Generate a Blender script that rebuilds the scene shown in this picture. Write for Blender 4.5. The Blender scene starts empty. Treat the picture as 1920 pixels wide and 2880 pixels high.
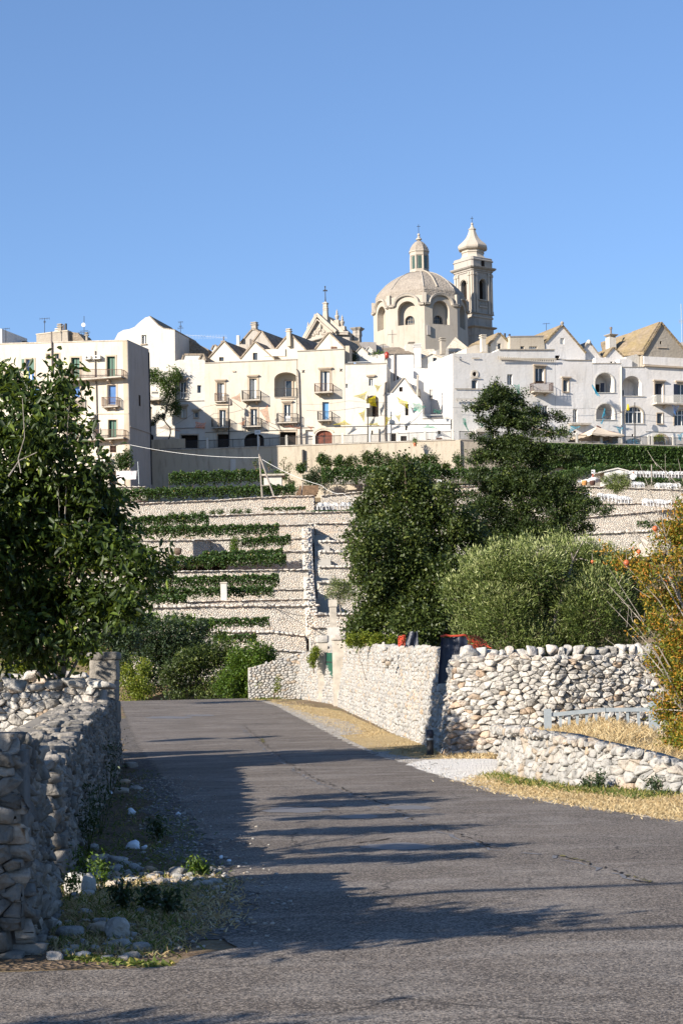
import bpy, math, random
import numpy as np
from math import radians, sin, cos, pi, sqrt
from mathutils import Vector, Matrix
from mathutils.geometry import tessellate_polygon as _tp, delaunay_2d_cdt
def _inside(p, L):
    c = False; n = len(L)
    for i in range(n):
        a, b = L[i], L[i - 1]
        if (a[1] > p[1]) != (b[1] > p[1]) and p[0] < (b[0] - a[0]) * (p[1] - a[1]) / (b[1] - a[1]) + a[0]: c = not c
    return c
def tessellate_polygon(loops):
    """loops: outline first, then holes; robust triangulation (falls back to the plain one)"""
    if len(loops) == 1: return _tp(loops)
    P2 = [Vector((v[0], v[1])) for l in loops for v in l]; E = []; k = 0
    for l in loops: n = len(l); E += [(k + i, k + (i + 1) % n) for i in range(n)]; k += n
    r = delaunay_2d_cdt(P2, E, [], 0, 1e-6)
    if len(r[0]) != len(P2): return _tp(loops)
    mp = [o[0] for o in r[3]]; out = []
    for f in r[2]:
        c = (sum(r[0][i][0] for i in f) / 3, sum(r[0][i][1] for i in f) / 3)
        if _inside(c, loops[0]) and not any(_inside(c, h) for h in loops[1:]): out.append(tuple(mp[i] for i in f))
    return out
random.seed(7); RNG = np.random.default_rng(7)
sc = bpy.context.scene
COL = sc.collection
# ------------------------------------------------------------------ camera
F, CX, CY, EYE, TH = 5000.0, 960.0, 1890.0, 1.7, radians(1.3)
cam = bpy.data.cameras.new('camera'); camo = bpy.data.objects.new('camera', cam); COL.objects.link(camo)
cam.sensor_fit = 'VERTICAL'; cam.sensor_height = 24; cam.lens = F / 2880 * 24
cam.shift_y = (CY - 1440) / 2880; cam.clip_start = 0.5; cam.clip_end = 8000
camo.matrix_world = Matrix(((cos(TH), sin(TH), 0, 0), (0, 0, -1, 0), (-sin(TH), cos(TH), 0, EYE), (0, 0, 0, 1)))
sc.camera = camo
# ------------------------------------------------------------------ sky, sun, exposure
AZ, EL = radians(50), radians(24)
SUN = Vector((-sin(AZ) * cos(EL), -cos(AZ) * cos(EL), sin(EL)))
w = bpy.data.worlds.new("World"); sc.world = w; w.use_nodes = True
nt = w.node_tree; nt.nodes.clear()
sky = nt.nodes.new('ShaderNodeTexSky'); sky.sky_type = 'NISHITA'; sky.sun_disc = False
sky.sun_elevation = EL; sky.sun_rotation = radians(180) + AZ
sky.altitude = 400; sky.air_density = 0.9; sky.dust_density = 0.15; sky.ozone_density = 2.5
bg = nt.nodes.new('ShaderNodeBackground'); bg.inputs[1].default_value = 0.070
wo = nt.nodes.new('ShaderNodeOutputWorld')
gm = nt.nodes.new('ShaderNodeGamma'); gm.inputs[1].default_value = 0.80
tn = nt.nodes.new('ShaderNodeMix'); tn.data_type = 'RGBA'; tn.blend_type = 'MULTIPLY'; tn.inputs[0].default_value = 1; tn.inputs[7].default_value = (1.13, 1.38, 1.74, 1)
nt.links.new(sky.outputs[0], gm.inputs[0]); nt.links.new(gm.outputs[0], tn.inputs[6]); nt.links.new(tn.outputs[2], bg.inputs[0]); nt.links.new(bg.outputs[0], wo.inputs[0])
sl = bpy.data.lights.new('sun', 'SUN'); sl.energy = 5.0; sl.angle = radians(0.5); sl.color = (1.0, 0.91, 0.79)
so = bpy.data.objects.new('sun', sl); COL.objects.link(so)
so.rotation_euler = SUN.to_track_quat('Z', 'Y').to_euler(); so.location = (-60, -60, 60)
sc.view_settings.view_transform = 'Standard'; sc.view_settings.look = 'None'
sc.view_settings.exposure = 1.02; sc.view_settings.gamma = 1.0
sc.cycles.max_bounces = 6; sc.cycles.diffuse_bounces = 3; sc.cycles.transparent_max_bounces = 6
sc.cycles.transmission_bounces = 3; sc.cycles.glossy_bounces = 2
try: sc.cycles.use_denoising = True
except Exception: pass

# ------------------------------------------------------------------ surveying: where a sight line meets a plane or the ground
def ray(px, py):
    x = (px - CX) / F; z = -(py - CY) / F
    return x * cos(TH) + z * sin(TH), -x * sin(TH) + z * cos(TH)
def P(px, py, d):
    x, z = ray(px, py); return Vector((x * d, d, EYE + z * d))
PROF = [(-400, -1), (-60, 0), (30, 0.0), (42, 0.04), (60, 0.30), (72, 0.52), (79, 0.62), (86, 0.2), (95, -1.2), (112, -1.5), (118, -0.6),
        (140, 6.5), (170, 16.0), (186, 20.0), (206, 20.6), (232, 24.6), (300, 24), (600, 0), (4000, -60)]
_pa = np.array(PROF)
def zg(y): return float(np.interp(y, _pa[:, 0], _pa[:, 1]))
def G(px, py, dz=0.0):
    """sight line meets the ground"""
    x, z = ray(px, py); d = 6.0
    while d < 84:
        if EYE + z * d <= zg(d) + dz: break
        d += 0.25
    else: d = 77.0; return Vector((x * d, d, EYE + z * d - .1))
    lo, hi = d - .25, d
    for _ in range(12):
        m = (lo + hi) / 2
        if EYE + z * m <= zg(m) + dz: hi = m
        else: lo = m
    return Vector((x * hi, hi, zg(hi) + dz))
def zoom(x0, y0, s): return lambda a, b: (x0 + a / s, y0 + b / s)
ZA, ZB, ZC = zoom(0, 860, 3.267), zoom(400, 860, 3.267), zoom(800, 860, 3.267)
ZD, ZE, ZK = zoom(1120, 880, 3.92), zoom(1500, 860, 3.733), zoom(1020, 580, 3.733)
ZF, ZT, ZU = zoom(840, 780, 6.533), zoom(340, 1280, 2.529), zoom(860, 1250, 2.529)
ZV, ZR, ZL = zoom(1440, 1250, 3.267), zoom(1240, 1750, 2.306), zoom(0, 1780, 2.24)
ZM, ZN = zoom(0, 2250, 1.96), zoom(620, 1700, 2.24)
class Plane:
    """a vertical plane: through world point (x,y), facade direction turned by yaw"""
    def __init__(s, px, py, d, yaw=0.0, z=None):
        q = P(px, py, d); s.o = Vector((q.x, q.y)); s.a = radians(yaw)
        s.t = Vector((cos(s.a), sin(s.a))); s.n = Vector((sin(s.a), -cos(s.a))); s.z = z or (lambda a, b: (a, b))
    def W(s, a, b, off=0.0):
        px, py = s.z(a, b); x, z = ray(px, py)
        k = s.o.dot(s.n) / (x * s.n.x + s.n.y)
        return Vector((x * k - s.n.x * off, k - s.n.y * off, EYE + z * k))
    def using(s, z):
        import copy; c = copy.copy(s); c.z = z; return c
    def back(s, off, z=None):
        import copy; c = copy.copy(s); c.o = s.o - s.n * off
        if z: c.z = z
        return c
    def depth(s): return Vector((-s.n.x, -s.n.y, 0))
    def right(s): return Vector((s.t.x, s.t.y, 0))
UP = Vector((0, 0, 1))

# ------------------------------------------------------------------ objects
def tag(o, label=None, cat=None, group=None, kind=None):
    if label: o['label'] = label
    if cat: o['category'] = cat
    if group: o['group'] = group
    if kind: o['kind'] = kind
    return o
def thing(name, label, cat, loc=(0, 0, 0), group=None):
    o = bpy.data.objects.new(name, None); COL.objects.link(o); o.location = loc; o.empty_display_size = .3
    return tag(o, label, cat, group)
def wloc(o):
    v = Vector((0, 0, 0))
    while o: v = v + Vector(o.location); o = o.parent
    return v
def finish(name, me, mat, parent=None, origin=None, smooth=False):
    """verts of me are in world space; the object's origin goes to origin (or the parent's)"""
    o = bpy.data.objects.new(name, me); COL.objects.link(o)
    if origin is None:
        if parent is not None: org = wloc(parent)
        else:
            n = len(me.vertices); co = np.empty(n * 3, np.float32); me.vertices.foreach_get('co', co); co = co.reshape(-1, 3)
            org = Vector((float(co[:, 0].mean()), float(co[:, 1].mean()), float(co[:, 2].min())))
    else: org = Vector(origin)
    me.transform(Matrix.Translation(-org))
    if parent is not None: o.parent = parent; o.location = org - wloc(parent)
    else: o.location = org
    if mat is not None: me.materials.append(mat)
    if smooth: me.polygons.foreach_set('use_smooth', [True] * len(me.polygons))
    return o
class MB:
    def __init__(s): s.v = []; s.f = []
    def add(s, vs, fs):
        n = len(s.v); s.v += [tuple(v) for v in vs]; s.f += [tuple(i + n for i in f) for f in fs]; return s
    def prism(s, poly, vec, caps=True):
        n = len(poly); vec = Vector(vec); vs = [Vector(p) for p in poly] + [Vector(p) + vec for p in poly]
        fs = [(i, (i + 1) % n, n + (i + 1) % n, n + i) for i in range(n)]
        if caps:
            tr = tessellate_polygon([[Vector(p) for p in poly]])
            fs += [tuple(t) for t in tr] + [tuple(n + i for i in reversed(t)) for t in tr]
        return s.add(vs, fs)
    def obox(s, c, r, d, u, hr, hd, hu):
        """box: centre, right, depth, up axes and half sizes"""
        vs = []
        for k in (-1, 1):
            for i, j in ((-1, -1), (1, -1), (1, 1), (-1, 1)):
                vs.append(Vector(c) + r * (hr * i) + d * (hd * j) + u * (hu * k))
        return s.add(vs, [(3, 2, 1, 0), (4, 5, 6, 7), (0, 1, 5, 4), (1, 2, 6, 5), (2, 3, 7, 6), (3, 0, 4, 7)])
    def box(s, x0, y0, z0, x1, y1, z1):
        return s.obox(((x0 + x1) / 2, (y0 + y1) / 2, (z0 + z1) / 2), Vector((1, 0, 0)), Vector((0, 1, 0)), UP, abs(x1 - x0) / 2, abs(y1 - y0) / 2, abs(z1 - z0) / 2)
    def tube(s, pts, r, n=6, r2=None):
        pts = [Vector(p) for p in pts]; m = len(pts); vs = []
        for i, p in enumerate(pts):
            t = (pts[min(i + 1, m - 1)] - pts[max(i - 1, 0)]).normalized()
            a = t.orthogonal().normalized() if i == 0 else (pa - t * pa.dot(t)).normalized()
            pa = a; b = t.cross(a); rr = r if r2 is None else r + (r2 - r) * i / (m - 1)
            vs += [p + (a * cos(2 * pi * k / n) + b * sin(2 * pi * k / n)) * rr for k in range(n)]
        fs = [(i * n + k, i * n + (k + 1) % n, (i + 1) * n + (k + 1) % n, (i + 1) * n + k) for i in range(m - 1) for k in range(n)]
        fs += [tuple(range(n - 1, -1, -1)), tuple((m - 1) * n + k for k in range(n))]
        return s.add(vs, fs)
    def lathe(s, c, prof, n=16, rot=0.0, sq=None):
        """profile of (radius, z) round a vertical axis; sq gives the section as unit (x,y) points"""
        sec = sq or [(cos(2 * pi * k / n + rot), sin(2 * pi * k / n + rot)) for k in range(n)]
        n = len(sec); vs = [(c[0] + a * r, c[1] + b * r, z) for r, z in prof for a, b in sec]
        fs = [(i * n + k, i * n + (k + 1) % n, (i + 1) * n + (k + 1) % n, (i + 1) * n + k) for i in range(len(prof) - 1) for k in range(n)]
        fs += [tuple(range(n - 1, -1, -1)), tuple((len(prof) - 1) * n + k for k in range(n))]
        return s.add(vs, fs)
    def mesh(s, name='m'):
        me = bpy.data.meshes.new(name); me.from_pydata(s.v, [], s.f); me.update(); return me
    def build(s, name, mat, parent=None, origin=None, smooth=False):
        return finish(name, s.mesh(name), mat, parent, origin, smooth)
def fix(o):
    """consistent outward normals"""
    import bmesh
    bm = bmesh.new(); bm.from_mesh(o.data); bmesh.ops.remove_doubles(bm, verts=bm.verts, dist=1e-4)
    bmesh.ops.recalc_face_normals(bm, faces=bm.faces); bm.to_mesh(o.data); bm.free(); return o
def np_mesh(name, V, FI, nper, tint=None):
    """V (n,3), FI flat face indices with nper corners per face, tint per face"""
    me = bpy.data.meshes.new(name); V = np.asarray(V, np.float32); FI = np.asarray(FI, np.int32).ravel()
    nf = len(FI) // nper
    me.vertices.add(len(V)); me.vertices.foreach_set('co', V.ravel())
    me.loops.add(len(FI)); me.loops.foreach_set('vertex_index', FI)
    me.polygons.add(nf); me.polygons.foreach_set('loop_start', np.arange(nf, dtype=np.int32) * nper)
    me.polygons.foreach_set('loop_total', np.full(nf, nper, np.int32))
    if tint is not None:
        a = me.attributes.new('tint', 'FLOAT', 'FACE'); a.data.foreach_set('value', np.asarray(tint, np.float32))
    me.update(calc_edges=True); me.validate(); return me

# ------------------------------------------------------------------ materials
class NT:
    def __init__(s, name, rough=0.85, spec=0.3):
        s.m = bpy.data.materials.new(name); s.m.use_nodes = True; s.t = s.m.node_tree; s.b = s.t.nodes['Principled BSDF']
        s.b.inputs['Roughness'].default_value = rough; s.b.inputs['Specular IOR Level'].default_value = spec
        s.geo = s.n('ShaderNodeNewGeometry'); s.pos = s.geo.outputs['Position']
    def n(s, t): return s.t.nodes.new(t)
    def l(s, a, b): s.t.links.new(a, b)
    def mapped(s, sx, sy, sz):
        m = s.n('ShaderNodeMapping'); m.inputs['Scale'].default_value = (sx, sy, sz); s.l(s.pos, m.inputs[0]); return m.outputs[0]
    def noise(s, scale, detail=4, rough=.6, vec=None, dist=0.0):
        n = s.n('ShaderNodeTexNoise'); n.inputs['Scale'].default_value = scale; n.inputs['Detail'].default_value = detail
        n.inputs['Roughness'].default_value = rough; n.inputs['Distortion'].default_value = dist; s.l(vec or s.pos, n.inputs['Vector']); return n.outputs['Fac']
    def vor(s, scale, vec=None, feat='F1', out='Distance'):
        n = s.n('ShaderNodeTexVoronoi'); n.feature = feat; n.inputs['Scale'].default_value = scale; s.l(vec or s.pos, n.inputs['Vector']); return n.outputs[out]
    def attr(s, name='tint'):
        n = s.n('ShaderNodeAttribute'); n.attribute_name = name; return n.outputs['Fac']
    def ramp(s, fac, stops, interp='LINEAR'):
        r = s.n('ShaderNodeValToRGB'); r.color_ramp.interpolation = interp; e = r.color_ramp.elements
        while len(e) < len(stops): e.new(0.5)
        for i, (p, c) in enumerate(stops):
            e[i].position = p; e[i].color = (*c, 1) if len(c) == 3 else c
        s.l(fac, r.inputs[0]); return r.outputs[0]
    def rng(s, fac, lo, hi, a=0.0, b=1.0):
        n = s.n('ShaderNodeMapRange'); n.inputs[1].default_value = lo; n.inputs[2].default_value = hi; n.inputs[3].default_value = a; n.inputs[4].default_value = b
        s.l(fac, n.inputs[0]); return n.outputs[0]
    def mix(s, fac, a, b, mode='MIX'):
        n = s.n('ShaderNodeMix'); n.data_type = 'RGBA'; n.blend_type = mode
        for v, i in ((fac, 0), (a, 6), (b, 7)):
            if isinstance(v, (int, float)): n.inputs[i].default_value = v
            elif isinstance(v, tuple): n.inputs[i].default_value = (*v, 1)
            else: s.l(v, n.inputs[i])
        return n.outputs[2]
    def math(s, op, a, b):
        n = s.n('ShaderNodeMath'); n.operation = op
        for i, v in enumerate((a, b)):
            if isinstance(v, (int, float)): n.inputs[i].default_value = v
            else: s.l(v, n.inputs[i])
        return n.outputs[0]
    def bump(s, h, strength=.5, dist=.02, prev=None):
        b = s.n('ShaderNodeBump'); b.inputs['Strength'].default_value = strength; b.inputs['Distance'].default_value = dist
        s.l(h, b.inputs['Height'])
        if prev is not None: s.l(prev, b.inputs['Normal'])
        return b.outputs[0]
    def out(s, col=None, nor=None, rough=None):
        if col is not None:
            if isinstance(col, tuple): s.b.inputs['Base Color'].default_value = (*col, 1)
            else: s.l(col, s.b.inputs['Base Color'])
        if nor is not None: s.l(nor, s.b.inputs['Normal'])
        if rough is not None: s.l(rough, s.b.inputs['Roughness'])
        return s.m
def mat_plaster(name, base, stain, stain_amt=.5, bumpy=.03, brick=0.0):
    t = NT(name, .9, .2); base = tuple(x * .67 for x in base); stain = tuple(x * .64 for x in stain)
    c = t.mix(t.rng(t.noise(.35, 5, .65), .35, .7), base, tuple(x * y for x, y in zip(base, (.93, .90, .85))))
    streak = t.rng(t.noise(2.2, 4, .6, t.mapped(1, 1, .18)), .52, .78, 0, stain_amt)
    c = t.mix(streak, c, stain)
    c = t.mix(t.rng(t.noise(1.1, 6, .7, dist=.5), .6, .75, 0, stain_amt * .8), c, stain)
    c = t.mix(t.rng(t.noise(9, 3, .6), .45, .8, 0, .25), c, tuple(x * .75 for x in base))
    h = t.noise(6 if not brick else 3.2, 5, .65); nor = t.bump(h, .6, bumpy)
    if brick:
        v = t.vor(3.6, t.mapped(1, 1, 1.5), 'SMOOTH_F1'); nor = t.bump(v, .55, brick, nor)
        nor = t.bump(t.noise(2.2, 3, .5, t.mapped(1, 1, 2.2)), .5, brick * 1.6, nor)
    return t.out(c, nor)
def mat_simple(name, col, rough=.7, spec=.4, var=.15, scale=6, bump=0.0, metal=0.0):
    t = NT(name, rough, spec); t.b.inputs['Metallic'].default_value = metal
    c = t.mix(t.rng(t.noise(scale, 4), .35, .7), tuple(col), tuple(x * (1 - var * 2) for x in col))
    return t.out(c, t.bump(t.noise(scale * 4, 3), .5, bump) if bump else None)
def mat_stone(name, stops, moss=(.12, .11, .09), orange=None, spot=.5, detail=14, bump=.02):
    t = NT(name, .93, .15); stops = [(p, tuple(x * .70 for x in c)) for p, c in stops]; moss = tuple(x * .7 for x in moss)
    c = t.ramp(t.attr(), stops)
    if orange is not None:
        col, scale, lo, hi = orange
        c = t.mix(t.rng(t.math('ADD', t.noise(scale, 3), t.math('MULTIPLY', t.attr(), .15)), lo, hi, 0, .6), c, col)
    c = t.mix(t.rng(t.noise(detail * .5, 5, .7), .48, .72, 0, spot), c, moss)
    c = t.mix(t.rng(t.noise(detail * 2.4, 3, .7), .5, .8, 0, .45), c, tuple(x * .55 for x in stops[len(stops) // 2][1]))
    n = t.bump(t.noise(detail, 5, .7), .8, bump); n = t.bump(t.vor(detail * 1.7), .5, bump * .6, n)
    return t.out(c, n)
def mat_leaf(name, stops, trans=.35, rough=.5, tcol=None, spec=.35):
    t = NT(name, rough, spec)
    c = t.ramp(t.attr(), stops); t.out(c)
    tr = t.n('ShaderNodeBsdfTranslucent'); mx = t.n('ShaderNodeMixShader'); mx.inputs[0].default_value = trans
    t.l(t.mix(.55, c, tcol or (.22, .30, .03)), tr.inputs[0])
    o = t.t.nodes['Material Output']; t.l(t.b.outputs[0], mx.inputs[1]); t.l(tr.outputs[0], mx.inputs[2]); t.l(mx.outputs[0], o.inputs[0])
    return t.m
def mat_glass(name, col=(.02, .025, .03), rough=.12):
    t = NT(name, rough, .6); return t.out(t.mix(t.noise(1.5, 2), col, tuple(x * 2.2 for x in col)))
M = {}
M['cream'] = mat_plaster('cream_plaster', (.82, .75, .64), (.46, .38, .29), .5, .02)
M['cream2'] = mat_plaster('old_cream_plaster', (.70, .62, .50), (.36, .29, .22), .5, .03)
M['white'] = mat_plaster('whitewash', (.80, .77, .71), (.50, .45, .38), .45, .03, .02)
M['whiteb'] = mat_plaster('rough_whitewash', (.92, .90, .87), (.50, .48, .45), .5, .02, .016)
M['bluew'] = mat_plaster('cool_whitewash', (.98, .95, .92), (.50, .48, .45), .5, .025, .02)
M['greyw'] = mat_plaster('weathered_block_wall', (.50, .45, .38), (.22, .19, .16), .6, .04, .04)
M['darkside'] = mat_plaster('dark_render', (.50, .47, .45), (.30, .27, .25), .5, .03)  # darker render; on side walls it puts their shade into the colour
M['lime'] = mat_plaster('limestone_ashlar', (.62, .56, .48), (.34, .29, .24), .55, .03)
M['limeg'] = mat_plaster('grey_limestone', (.52, .48, .43), (.24, .21, .19), .7, .05)
M['trim'] = mat_plaster('tufa_trim', (.66, .55, .43), (.36, .28, .21), .4, .02)
M['retain'] = mat_plaster('retaining_render', (.68, .60, .48), (.26, .22, .17), .7, .04)
def mat_roof(name, a, b, moss, amt):
    t = NT(name, .95, .1)
    vc = t.vor(3.0, t.mapped(1, 1, 1.6), 'F1', 'Color')
    c = t.mix(vc, a, b); c = t.mix(t.rng(t.noise(.8, 5, .7), .40, .62, 0, amt), c, moss)
    c = t.mix(t.rng(t.noise(6, 3), .5, .8, 0, .4), c, tuple(x * .4 for x in a))
    return t.out(c, t.bump(t.vor(3.0, t.mapped(1, 1, 1.6)), .8, .08))
M['roof'] = mat_roof('stone_slab_roof', (.20, .16, .12), (.34, .28, .22), (.13, .11, .08), .5)
M['roofy'] = mat_roof('lichen_slab_roof', (.19, .15, .10), (.29, .23, .17), (.25, .19, .07), .45)
M['rooft'] = mat_roof('pale_slab_roof', (.50, .43, .34), (.60, .53, .43), (.34, .28, .2), .4)
M['glass'] = mat_glass('dark_window'); M['glassb'] = mat_glass('blue_window', (.05, .10, .22), .08)
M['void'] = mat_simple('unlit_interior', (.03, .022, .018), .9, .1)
M['green'] = mat_simple('green_shutter_paint', (.012, .09, .055), .5, .4, .1, 3, .01)
M['wfr'] = mat_simple('white_joinery', (.75, .75, .72), .5, .4, .08)
M['brown'] = mat_simple('brown_door_wood', (.20, .055, .028), .6, .3, .25, 3, .01)
M['wood'] = mat_simple('weathered_wood', (.20, .13, .08), .85, .2, .25, 4, .01)
M['iron'] = mat_simple('dark_iron', (.03, .028, .028), .6, .4, .1)
M['ironr'] = mat_simple('rusty_iron', (.12, .065, .045), .8, .3, .2)
M['railw'] = mat_simple('white_iron', (.6, .6, .58), .6, .4, .1)
M['galv'] = mat_simple('galvanised_steel', (.36, .40, .42), .5, .5, .12, 9, .002, .35)
M['pipe'] = mat_simple('grey_pipe', (.20, .17, .15), .7, .3, .2)
M['ac'] = mat_simple('air_unit_plastic', (.68, .67, .62), .5, .4, .05)
M['blued'] = mat_simple('blue_door_paint', (.10, .26, .48), .55, .4, .12, 2, .005)
M['bluep'] = mat_simple('pale_blue_paint', (.42, .62, .74), .55, .4, .12, 2, .005)
M['concrete'] = mat_simple('concrete', (.50, .45, .38), .9, .2, .2, 3, .01)
M['plastic'] = mat_simple('white_plastic', (.62, .62, .62), .4, .5, .04)
M['bark'] = mat_simple('bark', (.16, .12, .09), .95, .1, .3, 10, .02)
M['barkp'] = mat_simple('pale_bark', (.34, .30, .26), .95, .1, .3, 12, .01)
M['tarp'] = mat_simple('black_tarpaulin', (.018, .024, .045), .45, .4, .2, 4, .02)
M['canvas'] = mat_simple('umbrella_canvas', (.62, .52, .40), .8, .2, .1)
M['soil'] = mat_simple('terrace_soil', (.34, .20, .12), .95, .1, .25, 2, .05)
M['copper'] = mat_simple('lantern_green_glass', (.06, .10, .08), .3, .5, .2)
def net(name, col, trans=.55):
    t = NT(name, .8, .1); t.out(col); o = t.t.nodes['Material Output']
    tr = t.n('ShaderNodeBsdfTransparent'); tl = t.n('ShaderNodeBsdfTranslucent'); tl.inputs[0].default_value = (*col, 1)
    m1 = t.n('ShaderNodeMixShader'); m1.inputs[0].default_value = .5; t.l(t.b.outputs[0], m1.inputs[1]); t.l(tl.outputs[0], m1.inputs[2])
    m2 = t.n('ShaderNodeMixShader'); t.l(t.rng(t.noise(14, 2), .3, .7, trans - .2, trans + .2), m2.inputs[0])
    t.l(m1.outputs[0], m2.inputs[1]); t.l(tr.outputs[0], m2.inputs[2]); t.l(m2.outputs[0], o.inputs[0]); return t.m
M['n_or'] = net('orange_net', (.85, .30, .12), .5); M['n_ye'] = net('yellow_net', (.85, .72, .02), .35)
M['n_gr'] = net('sea_green_net', (.05, .42, .28), .45); M['n_tu'] = net('turquoise_net', (.06, .50, .72), .4)
M['n_bl'] = net('blue_net', (.10, .25, .60), .6); M['n_red'] = net('red_orange_net', (.85, .10, .05), .25)
STN = [(0, (.38, .36, .33)), (.35, (.58, .55, .50)), (.7, (.70, .66, .60)), (.92, (.62, .54, .44)), (1, (.52, .40, .29))]
M['st_near'] = mat_stone('dry_stone_grey', STN, (.13, .125, .12), ((.60, .40, .26), .55, .62, .80), .6, 14, .03)
M['st_left'] = mat_stone('dry_stone_left', [(0, (.17, .16, .145)), (.5, (.30, .28, .25)), (1, (.50, .45, .39))], (.08, .075, .07), None, .6, 16, .02)  # stone colour darkened to deepen the shade on the left wall
M['st_white'] = mat_stone('dry_stone_pale', [(0, (.38, .37, .35)), (.6, (.58, .56, .52)), (1, (.52, .43, .33))], (.17, .165, .16), ((.50, .32, .18), .8, .68, .82), .5, 16, .03)
M['st_ter'] = mat_stone('terrace_stone', [(0, (.52, .49, .44)), (.5, (.76, .71, .63)), (1, (.72, .62, .51))], (.40, .37, .31), ((.74, .54, .39), .16, .64, .90), .35, 5, .03)
# foliage
M['lf_big'] = mat_leaf('broad_leaf', [(0, (.010, .020, .004)), (.55, (.036, .062, .010)), (.85, (.11, .16, .02)), (1, (.26, .30, .04))], .24, .48)
M['lf_oak'] = mat_leaf('oak_leaf', [(0, (.014, .026, .005)), (.6, (.055, .080, .016)), (1, (.18, .20, .05))], .15, .5)
M['lf_con'] = mat_leaf('conifer_leaf', [(0, (.008, .016, .004)), (.6, (.035, .060, .012)), (1, (.13, .16, .03))], .12, .55)
M['lf_oli'] = mat_leaf('olive_leaf', [(0, (.03, .055, .01)), (.5, (.14, .18, .045)), (1, (.42, .44, .20))], .15, .5)
M['lf_vine'] = mat_leaf('vine_leaf', [(0, (.015, .035, .008)), (.6, (.04, .085, .018)), (.9, (.10, .15, .03)), (1, (.22, .15, .05))], .2, .5)
M['lf_bush'] = mat_leaf('shrub_leaf', [(0, (.03, .06, .006)), (.6, (.07, .13, .012)), (1, (.20, .24, .02))], .25, .5)
M['lf_dark'] = mat_leaf('dark_shrub_leaf', [(0, (.016, .028, .012)), (.7, (.035, .06, .025)), (1, (.09, .13, .04))], .15, .5)
M['lf_yel'] = mat_leaf('yellow_green_leaf', [(0, (.07, .11, .01)), (.6, (.17, .20, .02)), (1, (.34, .30, .04))], .3, .5)
M['lf_pom'] = mat_leaf('autumn_leaf', [(0, (.06, .10, .01)), (.35, (.16, .17, .02)), (.55, (.42, .24, .03)), (1, (.40, .10, .03))], .3, .5)
M['lf_ivy'] = mat_leaf('ivy_leaf', [(0, (.02, .045, .008)), (.6, (.055, .10, .018)), (1, (.15, .20, .04))], .2, .5)
M['grass'] = mat_leaf('dry_grass', [(0, (.32, .22, .11)), (.6, (.48, .37, .20)), (1, (.58, .49, .31))], .2, .8, (.5, .35, .12), .1)
M['grassg'] = mat_leaf('green_grass', [(0, (.05, .09, .012)), (.6, (.11, .14, .03)), (1, (.38, .30, .09))], .3, .7)

# ------------------------------------------------------------------ dry stone walling: a periodic patch of irregular cells
def make_cells(nx, ny, seed, keep=.86):
    r = random.Random(seed); pts = []
    for j in range(ny):
        for i in range(nx):
            if r.random() < keep: pts.append(((i + .5 * (j % 2) + r.uniform(-.48, .48)) % nx, (j + .5 + r.uniform(-.46, .46)) % ny))
    big = [(x + dx * nx, y + dy * ny) for dx in (-1, 0, 1) for dy in (-1, 0, 1) for x, y in pts
           if -3 < x + dx * nx < nx + 3 and -3 < y + dy * ny < ny + 3]
    arr = np.array(big); cells = []
    for (x, y) in pts:
        d2 = (arr[:, 0] - x) ** 2 + (arr[:, 1] - y) ** 2
        poly = [(x - 2, y - 2), (x + 2, y - 2), (x + 2, y + 2), (x - 2, y + 2)]
        for k in np.argsort(d2)[1:22]:
            qx, qy = arr[k]; mx, my = (x + qx) / 2, (y + qy) / 2; nx_, ny_ = qx - x, qy - y
            out = []; m = len(poly)
            for i in range(m):
                a, b = poly[i], poly[(i + 1) % m]
                da = (a[0] - mx) * nx_ + (a[1] - my) * ny_; db = (b[0] - mx) * nx_ + (b[1] - my) * ny_
                if da <= 0: out.append(a)
                if da * db < 0:
                    t = da / (da - db); out.append((a[0] + t * (b[0] - a[0]), a[1] + t * (b[1] - a[1])))
            poly = out
            if len(poly) < 3: break
        if len(poly) >= 3: cells.append(((x, y), poly))
    return cells
def cell_template(cells, rings, round_=True, seed=1, fullness=1.0):
    r = random.Random(seed); V = []; SID = []; T = []; FS = []; C = []; TI = []
    for sid, ((sx, sy), poly) in enumerate(cells):
        cx = sum(p[0] for p in poly) / len(poly); cy = sum(p[1] for p in poly) / len(poly)
        if round_:
            q = []
            for i in range(len(poly)):
                a, b = poly[i], poly[(i + 1) % len(poly)]; k = r.uniform(.04, .16)
                q += [(a[0] + k * (b[0] - a[0]), a[1] + k * (b[1] - a[1])), (b[0] + k * (a[0] - b[0]), b[1] + k * (a[1] - b[1]))]
            poly = q
        n = len(poly); base = len(V); hs = r.uniform(.55, 1.15); tx, ty = r.uniform(-.6, .6), r.uniform(-.6, .6)
        for (sc_, h) in rings:
            for p in poly:
                u = (p[0] - cx) * sc_; v = (p[1] - cy) * sc_
                hh = h * hs + (tx * u + ty * v + r.uniform(-.16, .16)) * (1 if h > .3 else .0)
                V.append((cx + u, cy + v, hh)); SID.append(sid)
        V.append((cx, cy, rings[-1][1] * hs + r.uniform(-.1, .15))); SID.append(sid); m = len(rings)
        for k in range(m - 1):
            for i in range(n):
                a = base + k * n + i; b = base + k * n + (i + 1) % n; c = b + n; d = a + n
                T += [(a, b, c), (a, c, d)]; FS += [sid, sid]
        for i in range(n):
            T.append((base + (m - 1) * n + i, base + (m - 1) * n + (i + 1) % n, base + m * n)); FS.append(sid)
        C.append((cx, cy)); TI.append(min(1, max(0, r.gauss(.5, .27))))
    return dict(V=np.array(V), SID=np.array(SID), T=np.array(T), FS=np.array(FS), C=np.array(C), TI=np.array(TI))
NXC, NYC = 34, 22
_c1 = make_cells(NXC, NYC, 3, .84); _c2 = make_cells(NXC, NYC, 9, .95)
HI = cell_template(_c1, [(.96, -.7), (.96, .62), (.89, .93), (.5, 1.0)], True, 4)
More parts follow.
